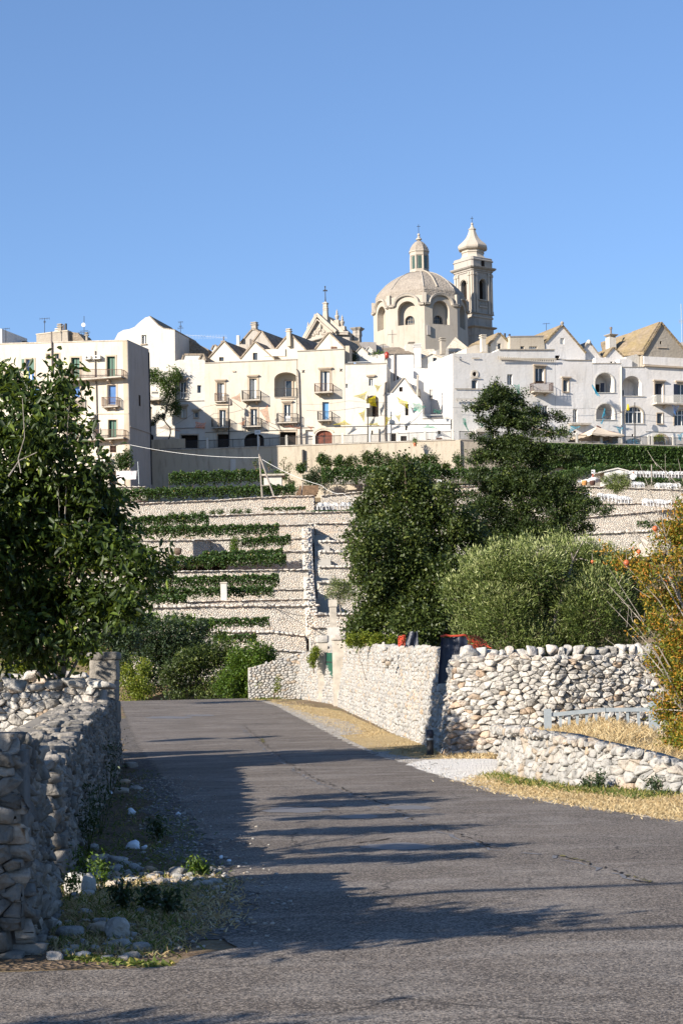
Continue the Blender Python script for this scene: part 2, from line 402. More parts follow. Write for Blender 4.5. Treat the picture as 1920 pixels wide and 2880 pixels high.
LO = cell_template(_c2, [(.93, -.5), (.90, .5), (.55, 1.0)], False, 5)
def ico(n=2):
    import bmesh
    bm = bmesh.new(); bmesh.ops.create_icosphere(bm, subdivisions=n, radius=1); v = np.array([p.co[:] for p in bm.verts]); f = np.array([[q.index for q in p.verts] for p in bm.faces]); bm.free(); return v, f
ICO = ico(2); ICO3 = ico(3)
class Tri:
    """growing triangle soup with a tint per face"""
    def __init__(s): s.V = []; s.T = []; s.I = []; s.n = 0
    def add(s, V, T, I):
        s.V.append(np.asarray(V, float)); s.T.append(np.asarray(T) + s.n); s.I.append(np.broadcast_to(np.asarray(I, float), (len(T),))); s.n += len(V)
    def rock(s, c, ax, ay, az, tint, rough=.13, box=.62, seed=None, hi=False, cuts=7):
        v, f = ICO3 if hi else ICO; r = np.random.default_rng(seed if seed is not None else RNG.integers(1 << 30))
        p = np.sign(v) * np.abs(v) ** box
        for k in range(cuts):
            d = r.normal(size=3); d /= np.linalg.norm(d); cut = r.uniform(.62, .98); e = p @ d; m = e > cut; p[m] -= np.outer(e[m] - cut, d)
        k = r.normal(size=(3, 3)) * 2.2; ph = r.uniform(0, 6, 3)
        p = p * (1 + rough * np.sin(v @ k + ph).sum(1, keepdims=True) * .5) + r.normal(size=p.shape) * rough * .18
        s.add(np.array(c) + p[:, :1] * np.array(ax) + p[:, 1:2] * np.array(ay) + p[:, 2:] * np.array(az), f, tint)
    def build(s, name, mat, parent=None, origin=None, smooth=False):
        V = np.concatenate(s.V); T = np.concatenate(s.T); I = np.concatenate(s.I)
        return finish(name, np_mesh(name, V, T, 3, I), mat, parent, origin, smooth)
def wall_tri(tri, base, tops, size, dep, batter=0.0, tmpl=None, aspect=.68, seed=0, ragged=.5, hole=None, core=True, thick=.5, side=1, orange=None):
    """stones over the face of a wall; base [(x,y,z)], tops [z]; the face looks to the right of the way (side=1) or the left"""
    tmpl = tmpl or HI; B = np.array([tuple(b) for b in base], float); Tz = np.array(tops, float)
    seg = np.diff(B[:, :2], axis=0); L = np.hypot(seg[:, 0], seg[:, 1]); S = np.concatenate([[0], np.cumsum(L)])
    nr = np.stack([seg[:, 1], -seg[:, 0]], 1) / L[:, None] * side
    nv = np.vstack([nr[:1], nr[:-1] + nr[1:], nr[-1:]]); nv /= np.linalg.norm(nv, axis=1, keepdims=True)
    I = lambda u, a: np.interp(u, S, a)
    def pos(u, v, h):
        nx, ny = I(u, nv[:, 0]), I(u, nv[:, 1]); l = np.hypot(nx, ny); o = h - batter * v
        return np.stack([I(u, B[:, 0]) + nx / l * o, I(u, B[:, 1]) + ny / l * o, I(u, B[:, 2]) + v], 1)
    su, sv = size, size * aspect; r = np.random.default_rng(seed + 11)
    Hmax = (Tz - B[:, 2]).max(); nu = int(S[-1] / (NXC * su)) + 2; nvv = int((Hmax + .3) / (NYC * sv)) + 1; ou, ov = r.uniform(0, NXC), r.uniform(0, NYC)
    for a in range(-1, nu):
        for b in range(-1, nvv + 1):
            C = (tmpl['C'] + (a * NXC + ou - 0, b * NYC + ov - NYC)) * (su, sv)
            top = I(C[:, 0], Tz - B[:, 2]); ok = (C[:, 0] > 0) & (C[:, 0] < S[-1]) & (C[:, 1] > -sv * .3) & (C[:, 1] < top - sv * ragged * r.uniform(.2, 1.3, len(C)))
            if hole is not None: ok &= ~hole(C[:, 0], C[:, 1])
            if not ok.any(): continue
            vm = ok[tmpl['SID']]; idx = -np.ones(len(vm), int); idx[vm] = np.arange(vm.sum())
            V = tmpl['V'][vm]; fm = ok[tmpl['FS']]
            uu = (V[:, 0] + a * NXC + ou) * su; vv = (V[:, 1] + b * NYC + ov - NYC) * sv
            uu = np.clip(uu, -.02, S[-1] + .02)
            ti = np.clip(tmpl['TI'][tmpl['FS'][fm]] + r.normal() * 0, 0, 1)
            tri.add(pos(uu, vv, V[:, 2] * dep), idx[tmpl['T'][fm]] if side > 0 else idx[tmpl['T'][fm]][:, ::-1], ti)
    if core:
        m = MB(); nseg = len(B); vs = []
        sub = np.unique(np.concatenate([S, np.linspace(0, S[-1], max(2, int(S[-1] / 1.0)))]))
        z = np.zeros(len(sub)); tp = I(sub, Tz - B[:, 2]) - sv * .45
        f0 = pos(sub, z - .3, z - dep * .68); f1 = pos(sub, tp, z - dep * .68); b1 = pos(sub, tp, z - thick - dep + batter * 0); b0 = pos(sub, z - .3, z - thick - dep - batter * tp)
        V = np.stack([f0, f1, b1, b0], 1).reshape(-1, 3); T = []
        for i in range(len(sub) - 1):
            for k in range(4):
                p, q = i * 4 + k, i * 4 + (k + 1) % 4; T += [(p, q, q + 4), (p, q + 4, p + 4)]
        T += [(0, 2, 1), (0, 3, 2)]; e = (len(sub) - 1) * 4; T += [(e, e + 1, e + 2), (e, e + 2, e + 3)]
        tri.add(V, np.array(T), .2)
    return pos, I, S
def caps_tri(tri, pts, lw, h, d, seed=0, jit=.25, tilt=.15):
    """a row of big rough blocks along the crest through pts; lw mean length"""
    r = random.Random(seed); pts = [Vector(p) for p in pts]; L = [0]
    for a, b in zip(pts, pts[1:]): L.append(L[-1] + (b - a).length)
    def at(s):
        for i in range(len(pts) - 1):
            if s <= L[i + 1] or i == len(pts) - 2:
                t = (s - L[i]) / max(1e-6, L[i + 1] - L[i]); return pts[i].lerp(pts[i + 1], t), (pts[i + 1] - pts[i]).normalized()
    s = 0
    while s < L[-1] - lw * .3:
        ln = lw * r.uniform(1 - jit, 1 + jit); p, t = at(min(L[-1], s + ln / 2)); hh = h * r.uniform(.8, 1.2); n = Vector((t.y, -t.x, 0)).normalized()
        t2 = (t + UP * r.uniform(-tilt, tilt)).normalized(); u2 = (UP - t * r.uniform(-tilt, tilt)).normalized()
        c = p + UP * hh * .5 + n * r.uniform(-.04, .04)
        tri.rock(c, t2 * ln * .54, n * d * .5, u2 * hh * .56, min(1, max(0, r.gauss(.42, .2))), .12, .5, seed=r.randrange(1 << 30), hi=True); s += ln
# ------------------------------------------------------------------ foliage
def unit(v): return v / np.maximum(1e-9, np.linalg.norm(v, axis=-1, keepdims=True))
def leaves(C, size, axis, tint, rng, wide=.5, big=False, spread=1.0, jit=.35):
    """one leaf at each centre; axis = mean pointing direction per leaf"""
    n = len(C); t = unit(axis + rng.normal(size=(n, 3)) * spread); nn = rng.normal(size=(n, 3)) + np.array([0, 0, .8]); s = unit(np.cross(t, nn)); nn = np.cross(s, t)
    L = (size * (1 + rng.uniform(-jit, jit, n)))[:, None]; W = L * wide
    if not big:
        V = np.stack([C - t * L * .5, C + s * W * .5 + nn * L * .08, C + t * L * .5, C - s * W * .5 + nn * L * .08], 1).reshape(-1, 3)
        return V, np.arange(4 * n).reshape(-1, 4), tint
    dr = np.array([0, 0, -1.0]) * L * .12
    V = np.stack([C - t * L * .5, C - t * L * .15 + s * W * .5 + nn * L * .1, C + t * L * .25 + s * W * .38 + nn * L * .07 + dr * .5, C + t * L * .5 + dr,
                  C + t * L * .25 - s * W * .38 + nn * L * .07 + dr * .5, C - t * L * .15 - s * W * .5 + nn * L * .1], 1).reshape(-1, 3)
    b = (np.arange(n) * 6)[:, None]; Q = np.concatenate([b + np.array([[0, 1, 2, 3]]), b + np.array([[0, 3, 4, 5]])], 1).reshape(-1, 4)
    return V, Q, np.repeat(tint, 2)
def lump(C, seed, f):
    r = np.random.default_rng(seed); o = np.zeros(len(C))
    for k in range(5):
        d = r.normal(size=3) * f * (1 + k * .5); o += np.sin(C @ d + r.uniform(0, 6)) / (1 + k * .4)
    return o / 2.2
def foliage(name, clumps, n, size, mat, parent=None, seed=0, per=9, sprig=None, wide=.5, big=False, up=.0, gap=-.25, gf=1.5, shell=2.2, spread=.8, top_tint=0.0, clip=None, label=None):
    """clumps: (centre, (rx,ry,rz)); sprigs of leaves gathered towards the outside of each clump, with holes"""
    rng = np.random.default_rng(seed); w = np.array([c[1][0] * c[1][2] for c in clumps]); w = w / w.sum(); ns = max(1, n // per)
    k = rng.choice(len(clumps), ns * 2, p=w); cc = np.array([tuple(c[0]) for c in clumps])[k]; rr = np.array([c[1] for c in clumps])[k]
    d = unit(rng.normal(size=(ns * 2, 3))); rad = rng.uniform(0, 1, ns * 2) ** (1 / shell)
    S = cc + d * rad[:, None] * rr; ok = lump(S, seed + 1, gf) > gap
    if clip is not None: ok &= clip(S)
    S = S[ok][:ns]; d = d[ok][:ns]; ns = len(S)
    sp = sprig or size * 1.6
    C = (S[:, None] + rng.normal(size=(ns, per, 3)) * sp * .5).reshape(-1, 3)
    ax = np.repeat(unit(d + np.array([0, 0, up])), per, 0)
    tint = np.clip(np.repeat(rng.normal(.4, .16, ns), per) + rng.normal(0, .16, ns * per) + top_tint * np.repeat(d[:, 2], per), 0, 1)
    V, Q, ti = leaves(C, size, ax, tint, rng, wide, big, spread)
    o = finish(name, np_mesh(name, V, Q, 4, ti), mat, parent)
    if label: o['label'] = label
    return o
def limbs(parent, base, targets, r0, mat, name='trunk', seed=0, fork=.4, wob=.12):
    r = random.Random(seed); m = MB(); base = Vector(base); top = Vector((sum(t[0] for t in targets) / len(targets), sum(t[1] for t in targets) / len(targets), sum(t[2] for t in targets) / len(targets)))
    f = base.lerp(top, fork); pts = [base - UP * .15]
    for i in range(1, 5):
        p = base.lerp(f, i / 4); p.x += r.uniform(-wob, wob) * .5; p.y += r.uniform(-wob, wob) * .5; pts.append(p)
    m.tube(pts, r0, 8, r0 * .75); f = pts[-1]
    for t in targets:
        t = Vector(t); q = [f]
        for i in range(1, 5):
            p = f.lerp(t, i / 4) + Vector((r.uniform(-wob, wob), r.uniform(-wob, wob), r.uniform(-wob, wob) + .15 * sin(i / 4 * pi) * (t - f).length)); q.append(p)
        m.tube(q, r0 * .5, 5, r0 * .08)
        for k in range(2):
            a = q[r.randint(1, 3)]; e = t + Vector((r.uniform(-1, 1), r.uniform(-1, 1), r.uniform(-1, .2))) * min(.4, (t - f).length * .15)
            m.tube([a, a.lerp(e, .5) + UP * .05, e], r0 * .16, 4, r0 * .04)
    return m.build(name, mat, parent)
def pxclumps(lst, d, dj=.6, seed=0, ry=1.0, f=1.0):
    r = random.Random(seed); out = []
    for (px, py, rp) in lst:
        dd = d + r.uniform(-dj, dj); R = rp * f * dd / F; out.append((P(px, py, dd), (R, R * ry, R * .92)))
    return out

# ------------------------------------------------------------------ ground, road, verges
ys = sorted(set([-400, -60, 0, 10, 20, 28] + list(np.arange(30, 120, 2.0)) + [p[0] for p in PROF] + [150, 160, 180, 260, 1000, 2000]))
xs = [-2500, -400, -120, -60, -30, -15, -8, -4, -2, 0, 2, 4, 8, 15, 30, 60, 120, 400, 2500]
m = MB(); m.add([(x, y, zg(y)) for y in ys for x in xs], [(j * len(xs) + i, j * len(xs) + i + 1, (j + 1) * len(xs) + i + 1, (j + 1) * len(xs) + i) for j in range(len(ys) - 1) for i in range(len(xs) - 1)])
t = NT('dry_earth', .95, .1)
c = t.mix(t.rng(t.noise(1.3, 5, .7), .4, .65), (.15, .10, .06), (.25, .19, .11)); c = t.mix(t.rng(t.noise(30, 4, .7), .5, .75, 0, .6), c, (.38, .34, .28))
c = t.mix(t.rng(t.noise(.5, 4), .5, .7, 0, .6), c, (.10, .12, .04))
m.build('ground', t.out(c, t.bump(t.noise(18, 6, .7), .8, .03)), None, (0, 0, 0))['kind'] = 'structure'
def asphalt():
    t = NT('worn_asphalt', .85, .25)
    sp = t.noise(70, 3, .65); v = t.vor(62, None, 'F1', 'Color')
    big = t.rng(t.noise(.45, 5, .6, t.mapped(.45, 1, 1), .6), .38, .68)
    c = t.mix(big, (.088, .072, .058), (.142, .118, .097))
    lane = t.rng(t.noise(.9, 5, .65, t.mapped(1.0, .28, 1)), .52, .66, 0, .5); c = t.mix(lane, c, (.20, .175, .150))
    c = t.mix(t.rng(t.noise(1.1, 5, .7, t.mapped(.42, 1, 1), .8), .47, .62, 0, .8), c, (.24, .215, .19)); c = t.mix(t.rng(t.noise(.8, 4, .6, t.mapped(.3, 1, 1)), .55, .7, 0, .5), c, (.06, .052, .046))
    c = t.mix(t.rng(sp, .53, .68, 0, .85), c, (.40, .35, .30)); c = t.mix(t.rng(sp, .38, .48, .85, 0), c, (.035, .032, .032))
    g = t.n('ShaderNodeRGBToBW'); t.l(v, g.inputs[0]); c = t.mix(t.rng(g.outputs[0], .58, .85, 0, .55), c, (.34, .29, .24)); c = t.mix(t.rng(g.outputs[0], .18, .38, .6, 0), c, (.04, .035, .03))
    ds = t.n('ShaderNodeTexNoise'); ds.inputs['Scale'].default_value = 1.6; ds.inputs['Detail'].default_value = 4; t.l(t.pos, ds.inputs['Vector'])
    va = t.n('ShaderNodeVectorMath'); va.operation = 'MULTIPLY_ADD'; va.inputs[1].default_value = (.7, .7, 0); t.l(ds.outputs['Color'], va.inputs[0]); t.l(t.pos, va.inputs[2])
    ck = t.math('MULTIPLY', t.rng(t.vor(.55, va.outputs[0], 'DISTANCE_TO_EDGE'), .002, .009, 1, 0), t.rng(t.noise(.35, 3), .46, .56, 0, .8)); c = t.mix(ck, c, (.025, .022, .02))
    h = t.bump(sp, 1.0, .012); h = t.bump(t.noise(5, 5, .7), .5, .02, h)
    return t.out(c, h)
M['asphalt'] = asphalt()
LE = [G(336, 1974), G(345, 1992), G(372, 2062), G(402, 2115), G(470, 2204), G(558, 2338), G(650, 2450), G(712, 2530), G(700, 2600), G(630, 2670), G(480, 2722)]
RE = [G(700, 1964.5), G(776, 1986), G(870, 2035), G(955, 2080), G(1066, 2129), G(1133, 2146), G(1245, 2189), G(1320, 2209), G(1413, 2236), G(1587, 2266), G(1920, 2314)]
LEa = np.array(sorted([(p.y, p.x) for p in LE])); REa = np.array(sorted([(p.y, p.x) for p in RE]))
def lx(y):
    if y < LEa[0, 0] - .05: return -14.0 if y < LEa[0, 0] - .45 else np.interp(y, [LEa[0, 0] - .45, LEa[0, 0] - .05], [-14, LEa[0, 1]])
    return float(np.interp(y, LEa[:, 0], LEa[:, 1]))
def rx(y): return float(np.interp(y, [2, 8] + list(REa[:, 0]), [9, 6.2] + list(REa[:, 1])))
def sheet(name, rows, dz, mat, kind='structure', nx=6):
    """rows (y, x0, x1) laid on the ground"""
    v = []; f = []
    for (y, a, b) in rows:
        for i in range(nx): v.append((a + (b - a) * i / (nx - 1), y, zg(y) + dz))
    for j in range(len(rows) - 1):
        for i in range(nx - 1): f.append((j * nx + i, j * nx + i + 1, (j + 1) * nx + i + 1, (j + 1) * nx + i))
    o = MB().add(v, f).build(name, mat, None, (0, 0, 0)); o['kind'] = kind; return o
Y = [2.0, 5, 8, 9, LEa[0, 0] - .5, LEa[0, 0] - .44, LEa[0, 0] - .06] + list(np.arange(LEa[0, 0], 90, .22))
sheet('road', [(y, lx(y) + (.05 * sin(y * 7) + .04 * sin(y * 19) if y > 10 else 0), rx(y) + .05 * sin(y * 5.3) + .05 * sin(y * 13)) for y in Y], .010, M['asphalt'], nx=8)
def gravel_mat(name, a, b, dark):
    t = NT(name, .95, .1); v = t.vor(28, None, 'F1', 'Color'); g = t.n('ShaderNodeRGBToBW'); t.l(v, g.inputs[0])
    c = t.mix(t.rng(g.outputs[0], .2, .8), a, b); c = t.mix(t.rng(t.noise(2.5, 4), .5, .7, 0, .6), c, dark)
    return t.out(c, t.bump(t.vor(28), .9, .03))
M['gravel'] = gravel_mat('pale_gravel', (.28, .255, .22), (.50, .47, .42), (.26, .20, .14))
M['graveld'] = gravel_mat('shade_gravel', (.07, .065, .06), (.20, .18, .165), (.10, .08, .05))  # darker gravel copy, the left shoulder's shade put into its colour
M['gravelw'] = gravel_mat('white_gravel', (.58, .55, .50), (.80, .77, .71), (.48, .44, .38))
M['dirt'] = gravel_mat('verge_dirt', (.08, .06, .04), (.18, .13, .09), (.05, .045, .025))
M['straw'] = gravel_mat('straw_litter', (.36, .26, .13), (.52, .40, .22), (.24, .20, .09))
# right shoulder: pale gravel by the asphalt, straw behind it
gw = lambda y: .34 + .85 * math.exp(-((y - 52) / 9) ** 2) + .9 * math.exp(-((y - 31.5) / 2.2) ** 2) + .08 * sin(y * 3.1)
yy = list(np.arange(14, 76, .4))
sheet('gravel_shoulder', [(y, rx(y) - .15, rx(y) + gw(y)) for y in yy], .0055, M['gravel'], nx=3)
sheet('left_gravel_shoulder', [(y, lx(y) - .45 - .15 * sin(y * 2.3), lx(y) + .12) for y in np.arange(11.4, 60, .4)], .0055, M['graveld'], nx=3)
def patch(name, px, dz, mat, up=True):
    pts = [G(*q) for q in px]; pts = [Vector((p.x, p.y, zg(p.y) + dz)) for p in pts]
    tr = tessellate_polygon([pts]); o = MB().add(pts, tr).build(name, mat, None, (0, 0, 0))
    fix(o); 
    if o.data.polygons[0].normal.z < 0: o.data.flip_normals()
    o['kind'] = 'structure'; return o
patch('gravel_driveway', [(1133, 2152), (1190, 2139), (1300, 2131), (1420, 2138), (1480, 2150), (1420, 2195), (1352, 2204), (1300, 2200), (1240, 2184)], .008, M['gravelw'])
patch('straw_verge', [(700, 1962), (760, 1962), (960, 2000), (1090, 2060), (1240, 2112), (1262, 2125), (1420, 2130), (1300, 2131.5), (1190, 2139), (1133, 2149), (1060, 2118), (950, 2066), (850, 2010), (770, 1977)], .0035, M['straw'])
patch('right_grass_verge', [(1300, 2199), (1352, 2203), (1405, 2176), (1500, 2185), (1620, 2205), (1760, 2225), (2100, 2235), (2100, 2330), (1920, 2311), (1587, 2263), (1413, 2232)], .0035, M['straw'])
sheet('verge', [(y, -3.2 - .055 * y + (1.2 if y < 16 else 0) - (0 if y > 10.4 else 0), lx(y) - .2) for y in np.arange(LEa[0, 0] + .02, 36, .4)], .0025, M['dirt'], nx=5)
patch('straw_verge', [(140, 2560), (330, 2490), (520, 2462), (650, 2458), (690, 2480), (640, 2530), (500, 2560), (300, 2590)], .0045, M['straw'])
# worn patches and the long seam in the asphalt
t = NT('smooth_patch', .6, .4); M['patch'] = t.out(t.mix(t.rng(t.noise(40, 3), .4, .7), (.12, .117, .12), (.17, .163, .16)))
def blob(cx, cy, rx_, ry_, seed):
    r = random.Random(seed); return [(cx + rx_ * cos(a) * r.uniform(.75, 1.1), cy + ry_ * sin(a) * r.uniform(.7, 1.15)) for a in [2 * pi * k / 18 for k in range(18)]]
for i, (a, b, c_, d_) in enumerate([(1120, 2384, 105, 10), (1150, 2274, 75, 7), (830, 2281, 95, 9), (1010, 2300, 60, 7), (480, 2019, 70, 4), (560, 2013, 45, 2.5)]):
    patch('road_patch', blob(a, b, c_, d_, i), .0125 + .0006 * i, M['patch'])
def ribbon(name, px, wd, dz, mat, seed=0, jit=.04, step=.15, gaps=0.0):
    r = random.Random(seed); pts = [G(*q) for q in px]; line = []
    for a, b in zip(pts, pts[1:]):
        n = max(1, int((b - a).length / step)); line += [a.lerp(b, k / n) for k in range(n)]
    line.append(pts[-1]); m = MB(); 
    L = []; R_ = []
    for p in line:
        o = r.uniform(-jit, jit); h = wd * r.uniform(.3, 1.2) / 2; z = zg(p.y) + dz; L.append(Vector((p.x + o - h, p.y + r.uniform(-jit, jit), z))); R_.append(Vector((p.x + o + h, p.y, z)))
    for i in range(len(line) - 1):
        if r.random() > gaps: m.add([L[i], R_[i], R_[i + 1], L[i + 1]], [(0, 1, 2, 3)])
    o = m.build(name, mat, None, (0, 0, 0)); o['kind'] = 'structure'; return o
M['weedy'] = mat_simple('crack_weeds', (.20, .18, .07), .95, .1, .3, 20)
M['crack'] = mat_simple('asphalt_crack', (.035, .03, .028), .95, .1, .2, 20)
seam = [(685, 2040), (740, 2090), (800, 2140), (880, 2190), (1000, 2235), (1080, 2265), (1180, 2315), (1290, 2350), (1390, 2388), (1560, 2405), (1680, 2440), (1830, 2490)]
ribbon('road_crack', seam, .022, .0165, M['crack'], 1, .05, .10, .35)
ribbon('road_crack', [(a - 8, b + 6) for a, b in seam], .05, .0145, M['patch'], 2, .06, .18, .35)
ribbon('crack_weeds', [(1560, 2405), (1600, 2415), (1680, 2440)], .05, .018, M['weedy'], 8, .03, .05, .5); ribbon('crack_weeds', [(1760, 2466), (1830, 2486)], .045, .018, M['weedy'], 9, .03, .05, .4); ribbon('crack_weeds', [(735, 2078), (742, 2090)], .12, .018, M['weedy'], 9, .03, .1, .3)
ribbon('road_crack', [(1000, 2375), (1060, 2368), (1090, 2362)], .05, .0165, M['crack'], 6, .04, .1, .1)
# grass: dry tufts and green weeds that nobody could count
def tufts(name, n, sampler, h, mat, seed, wide=.03, lean=.5, kind='stuff', per=10, sp=.04):
    rng = np.random.default_rng(seed); B = np.array([tuple(sampler(rng)) for _ in range(n)]); B = np.repeat(B, per, 0); B[:, :2] += rng.normal(size=(len(B), 2)) * sp
    k = len(B); H = h * rng.uniform(.4, 1.3, k)[:, None]; d = rng.normal(size=(k, 3)) * lean; d[:, 2] = 1; d = unit(d); s = unit(np.cross(d, rng.normal(size=(k, 3)))) * H * wide * 2
    mid = B + d * H * .55; tip = B + d * H + np.stack([d[:, 0], d[:, 1], -.3 * np.ones(k)], 1) * H * .25
    V = np.stack([B - s, B + s, mid + s * .7, tip, mid - s * .7], 1).reshape(-1, 3); b = (np.arange(k) * 5)[:, None]
    Q = np.concatenate([b + np.array([[0, 1, 2, 2 + 2]]), b + np.array([[4, 2, 3, 3]])], 1)
    T = np.concatenate([b + np.array([[0, 1, 2]]), b + np.array([[0, 2, 4]]), b + np.array([[4, 2, 3]])], 1).reshape(-1, 3)
    o = finish(name, np_mesh(name, V, T, 3, np.repeat(rng.uniform(0, 1, k), 3)), mat, None, (0, 0, 0)); o['kind'] = kind; return o
def in_px(poly):
    pts = [Vector((*q, 0)) for q in poly]; tr = tessellate_polygon([pts]); A = [abs((pts[b] - pts[a]).cross(pts[c] - pts[a]).z) for a, b, c in tr]; A = np.array(A) / sum(A)
    def s(rng):
        a, b, c = tr[rng.choice(len(tr), p=A)]; u, v = rng.uniform(0, 1, 2)
        if u + v > 1: u, v = 1 - u, 1 - v
        q = pts[a] + (pts[b] - pts[a]) * u + (pts[c] - pts[a]) * v; return G(q.x, q.y)
    return s
tufts('dry_grass', 1500, in_px([(705, 1960), (800, 1966), (960, 2004), (1100, 2068), (1250, 2112), (1240, 2132), (1160, 2128), (1000, 2070), (880, 2025), (800, 1990)]), .05, M['grass'], 1, .05, 1.2, sp=.12)
tufts('dry_grass', 2200, in_px([(1300, 2197), (1410, 2172), (1640, 2210), (1780, 2228), (1930, 2240), (1930, 2312), (1590, 2262), (1413, 2232)]), .06, M['grass'], 2, .04, 1.1, sp=.12)
tufts('green_grass', 420, in_px([(1360, 2185), (1440, 2170), (1640, 2208), (1780, 2225), (1900, 2230), (1820, 2255), (1640, 2235), (1440, 2206)]), .10, M['grassg'], 3, .04, .8, sp=.1)
tufts('green_grass', 160, in_px([(700, 1960), (790, 1956), (800, 1964), (740, 1970)]), .10, M['grassg'], 4, .05, .8, sp=.15)
tufts('dry_grass', 150, in_px([(1262, 2122), (1420, 2126), (1420, 2134), (1270, 2136)]), .09, M['grass'], 5, .05, 1, sp=.12)
tufts('dry_grass', 900, in_px([(130, 2560), (330, 2480), (520, 2460), (690, 2480), (640, 2600), (420, 2690), (120, 2680)]), .05, M['grass'], 6, .05, 1.2, sp=.09)
tufts('green_grass', 600, in_px([(200, 2430), (330, 2160), (430, 2170), (560, 2360), (640, 2470), (560, 2560), (480, 2690), (160, 2690), (140, 2560)]), .07, M['grassg'], 7, .03, 1.0, sp=.10)
tufts('green_grass', 60, in_px([(190, 2690), (480, 2716), (470, 2722), (200, 2700)]), .035, M['grassg'], 8, .16, 1.4, sp=.04)
# stones on the verge, one object each
rk = [(75, 2472, .5), (225, 2512, .55), (290, 2425, .38), (330, 2430, .42), (430, 2472, .25), (320, 2495, .3), (200, 2632, .55), (330, 2640, .55), (285, 2625, .5), (295, 2600, .25), (150, 2610, .35),
      (150, 2520, .3), (370, 2160, .3), (385, 2220, .22), (345, 2230, .3), (240, 2440, .4), (380, 2480, .22), (265, 2480, .35), (250, 2520, .28), (410, 2492, .2), (350, 2205, .2)]
wh = ['white limestone lump at the foot of the near left wall', 'upright pale boulder among weeds on the sunny verge patch', 'grey flat stone in the shaded left verge', 'grey rounded stone behind the sunny verge patch']
for i, (a, b, s) in enumerate(rk):
    p = G(a, b); k = Tri(); s *= p.y / 33
    k.rock((0, 0, 0), (s * .5, 0, 0), (0, s * .4, 0), (0, 0, s * (.55 if i in (1, 7) else .3)), .3 + .3 * (i % 3), .2, .65, seed=i, hi=True)
    o = k.build('rock', M['st_white'] if i in (0, 1, 4, 6, 7, 9) else M['st_near'], None, (0, 0, 0)); o.location = p + UP * s * .12
    tag(o, 'loose limestone lump lying on the shaded left verge beside the wall' if i not in (1, 6, 7) else
        {1: 'upright pale boulder among weeds on the sunlit patch of verge', 6: 'low white slab stone at the front of the left verge', 7: 'standing white boulder at the front of the left verge'}[i], 'rock', None if i in (1, 6, 7) else 'loose stones on the left verge')
M['paper'] = mat_simple('white_litter', (.75, .8, .85), .6, .3, .1)
for i, (a, b, s) in enumerate([(372, 2388, .16), (408, 2389, .07), (370, 2290, .12), (502, 2293, .07), (310, 2233, .1), (620, 2416, .05), (646, 2425, .05), (530, 2438, .05)]):
    p = G(a, b); k = Tri(); k.rock((0, 0, 0), (s * .5, 0, 0), (0, s * .35, s * .1), (0, 0, s * .35), .5, .35, .8, seed=50 + i); o = k.build('litter', M['paper'], None, (0, 0, 0)); o.location = p + UP * s * .2
    tag(o, 'crumpled scrap of white litter on the shaded left verge', 'litter', 'white litter scraps on the verge')
k = Tri(); r = random.Random(77)
for i in range(260):
    p = G(r.uniform(180, 640), r.gauss(2468, 16)) if i % 2 else G(r.uniform(120, 420), r.uniform(2380, 2700)); s = r.uniform(.015, .07) * r.random() + .012
    k.rock((p.x, p.y, zg(p.y) + s * .3), (s, 0, 0), (0, s * .8, 0), (0, 0, s * .6), r.random(), .2, .7, seed=i)
k.build('rubble', M['st_white'], None, (0, 0, 0))['kind'] = 'stuff'
rng = np.random.default_rng(5); k = Tri()
for i in range(1500):
    side = rng.uniform() < .55; y = rng.uniform(11, 30) if side else rng.uniform(26, 70); s = rng.uniform(.006, .02)
    x = lx(y) + rng.normal(-.15, .3) if side else rx(y) + abs(rng.normal(.2, .3))
    k.rock((x, y, zg(y) + .012 + s * .2), (s, 0, 0), (0, s * .8, 0), (0, 0, s * .6), rng.uniform(0, 1), .2, .8, seed=i)
k.build('loose_gravel', M['st_white'], None, (0, 0, 0))['kind'] = 'stuff'
# weeds with their own stems
def weed(px, py, h, kind, seed, label):
    p = G(px, py); root = thing('weed', label, 'weed', p, 'weeds on the left verge'); r = random.Random(seed); m = MB(); cl = []
    for i in range(4 if kind else 7):
        e = p + Vector((r.uniform(-.3, .3) * h, r.uniform(-.3, .3) * h, h * r.uniform(.6, 1))); m.tube([p, p.lerp(e, .5) + UP * .05 * h, e], .004, 4, .002)
        cl += [(p.lerp(e, .5 + .5 * k / 3), (h * .10, h * .10, h * .12)) for k in range(4)]
    m.build('stem', M['lf_bush'], root); foliage('leaves', cl, 260 if kind else 240, .035 if kind else .05, M['lf_bush'] if kind else M['lf_dark'], root, seed, 5, None, .4, gap=-2)
for i, (a, b, h, kd) in enumerate([(195, 2540, .30, 1), (245, 2475, .30, 1), (282, 2505, .28, 1), (345, 2560, .2, 0), (480, 2570, .13, 0), (545, 2465, .14, 1), (420, 2560, .15, 0), (575, 2460, .08, 1),
                                  (285, 2350, .8, 0), (250, 2400, .6, 0), (310, 2240, .9, 0), (445, 2370, .25, 0)]):
    weed(a, b, h, kd, i, 'leafy green weed growing on the sunlit patch of the left verge' if b > 2450 and kd else 'dark bushy weed growing in the shade beside the left wall')
for i, (a, b, h) in enumerate([(1690, 2226, .18), (1840, 2240, .22), (1650, 2222, .10)]):
    weed(a, b, h * 1.3, 0, 40 + i, 'low green weed in the straw below the low white wall')
    o = COL.objects[-1]
for o in list(COL.objects):
    if o.get('label') == 'low green weed in the straw below the low white wall': o['group'] = 'weeds below the low white wall'

# ------------------------------------------------------------------ walls by the road
def topz(px, py, y): return P(px, py, y).z
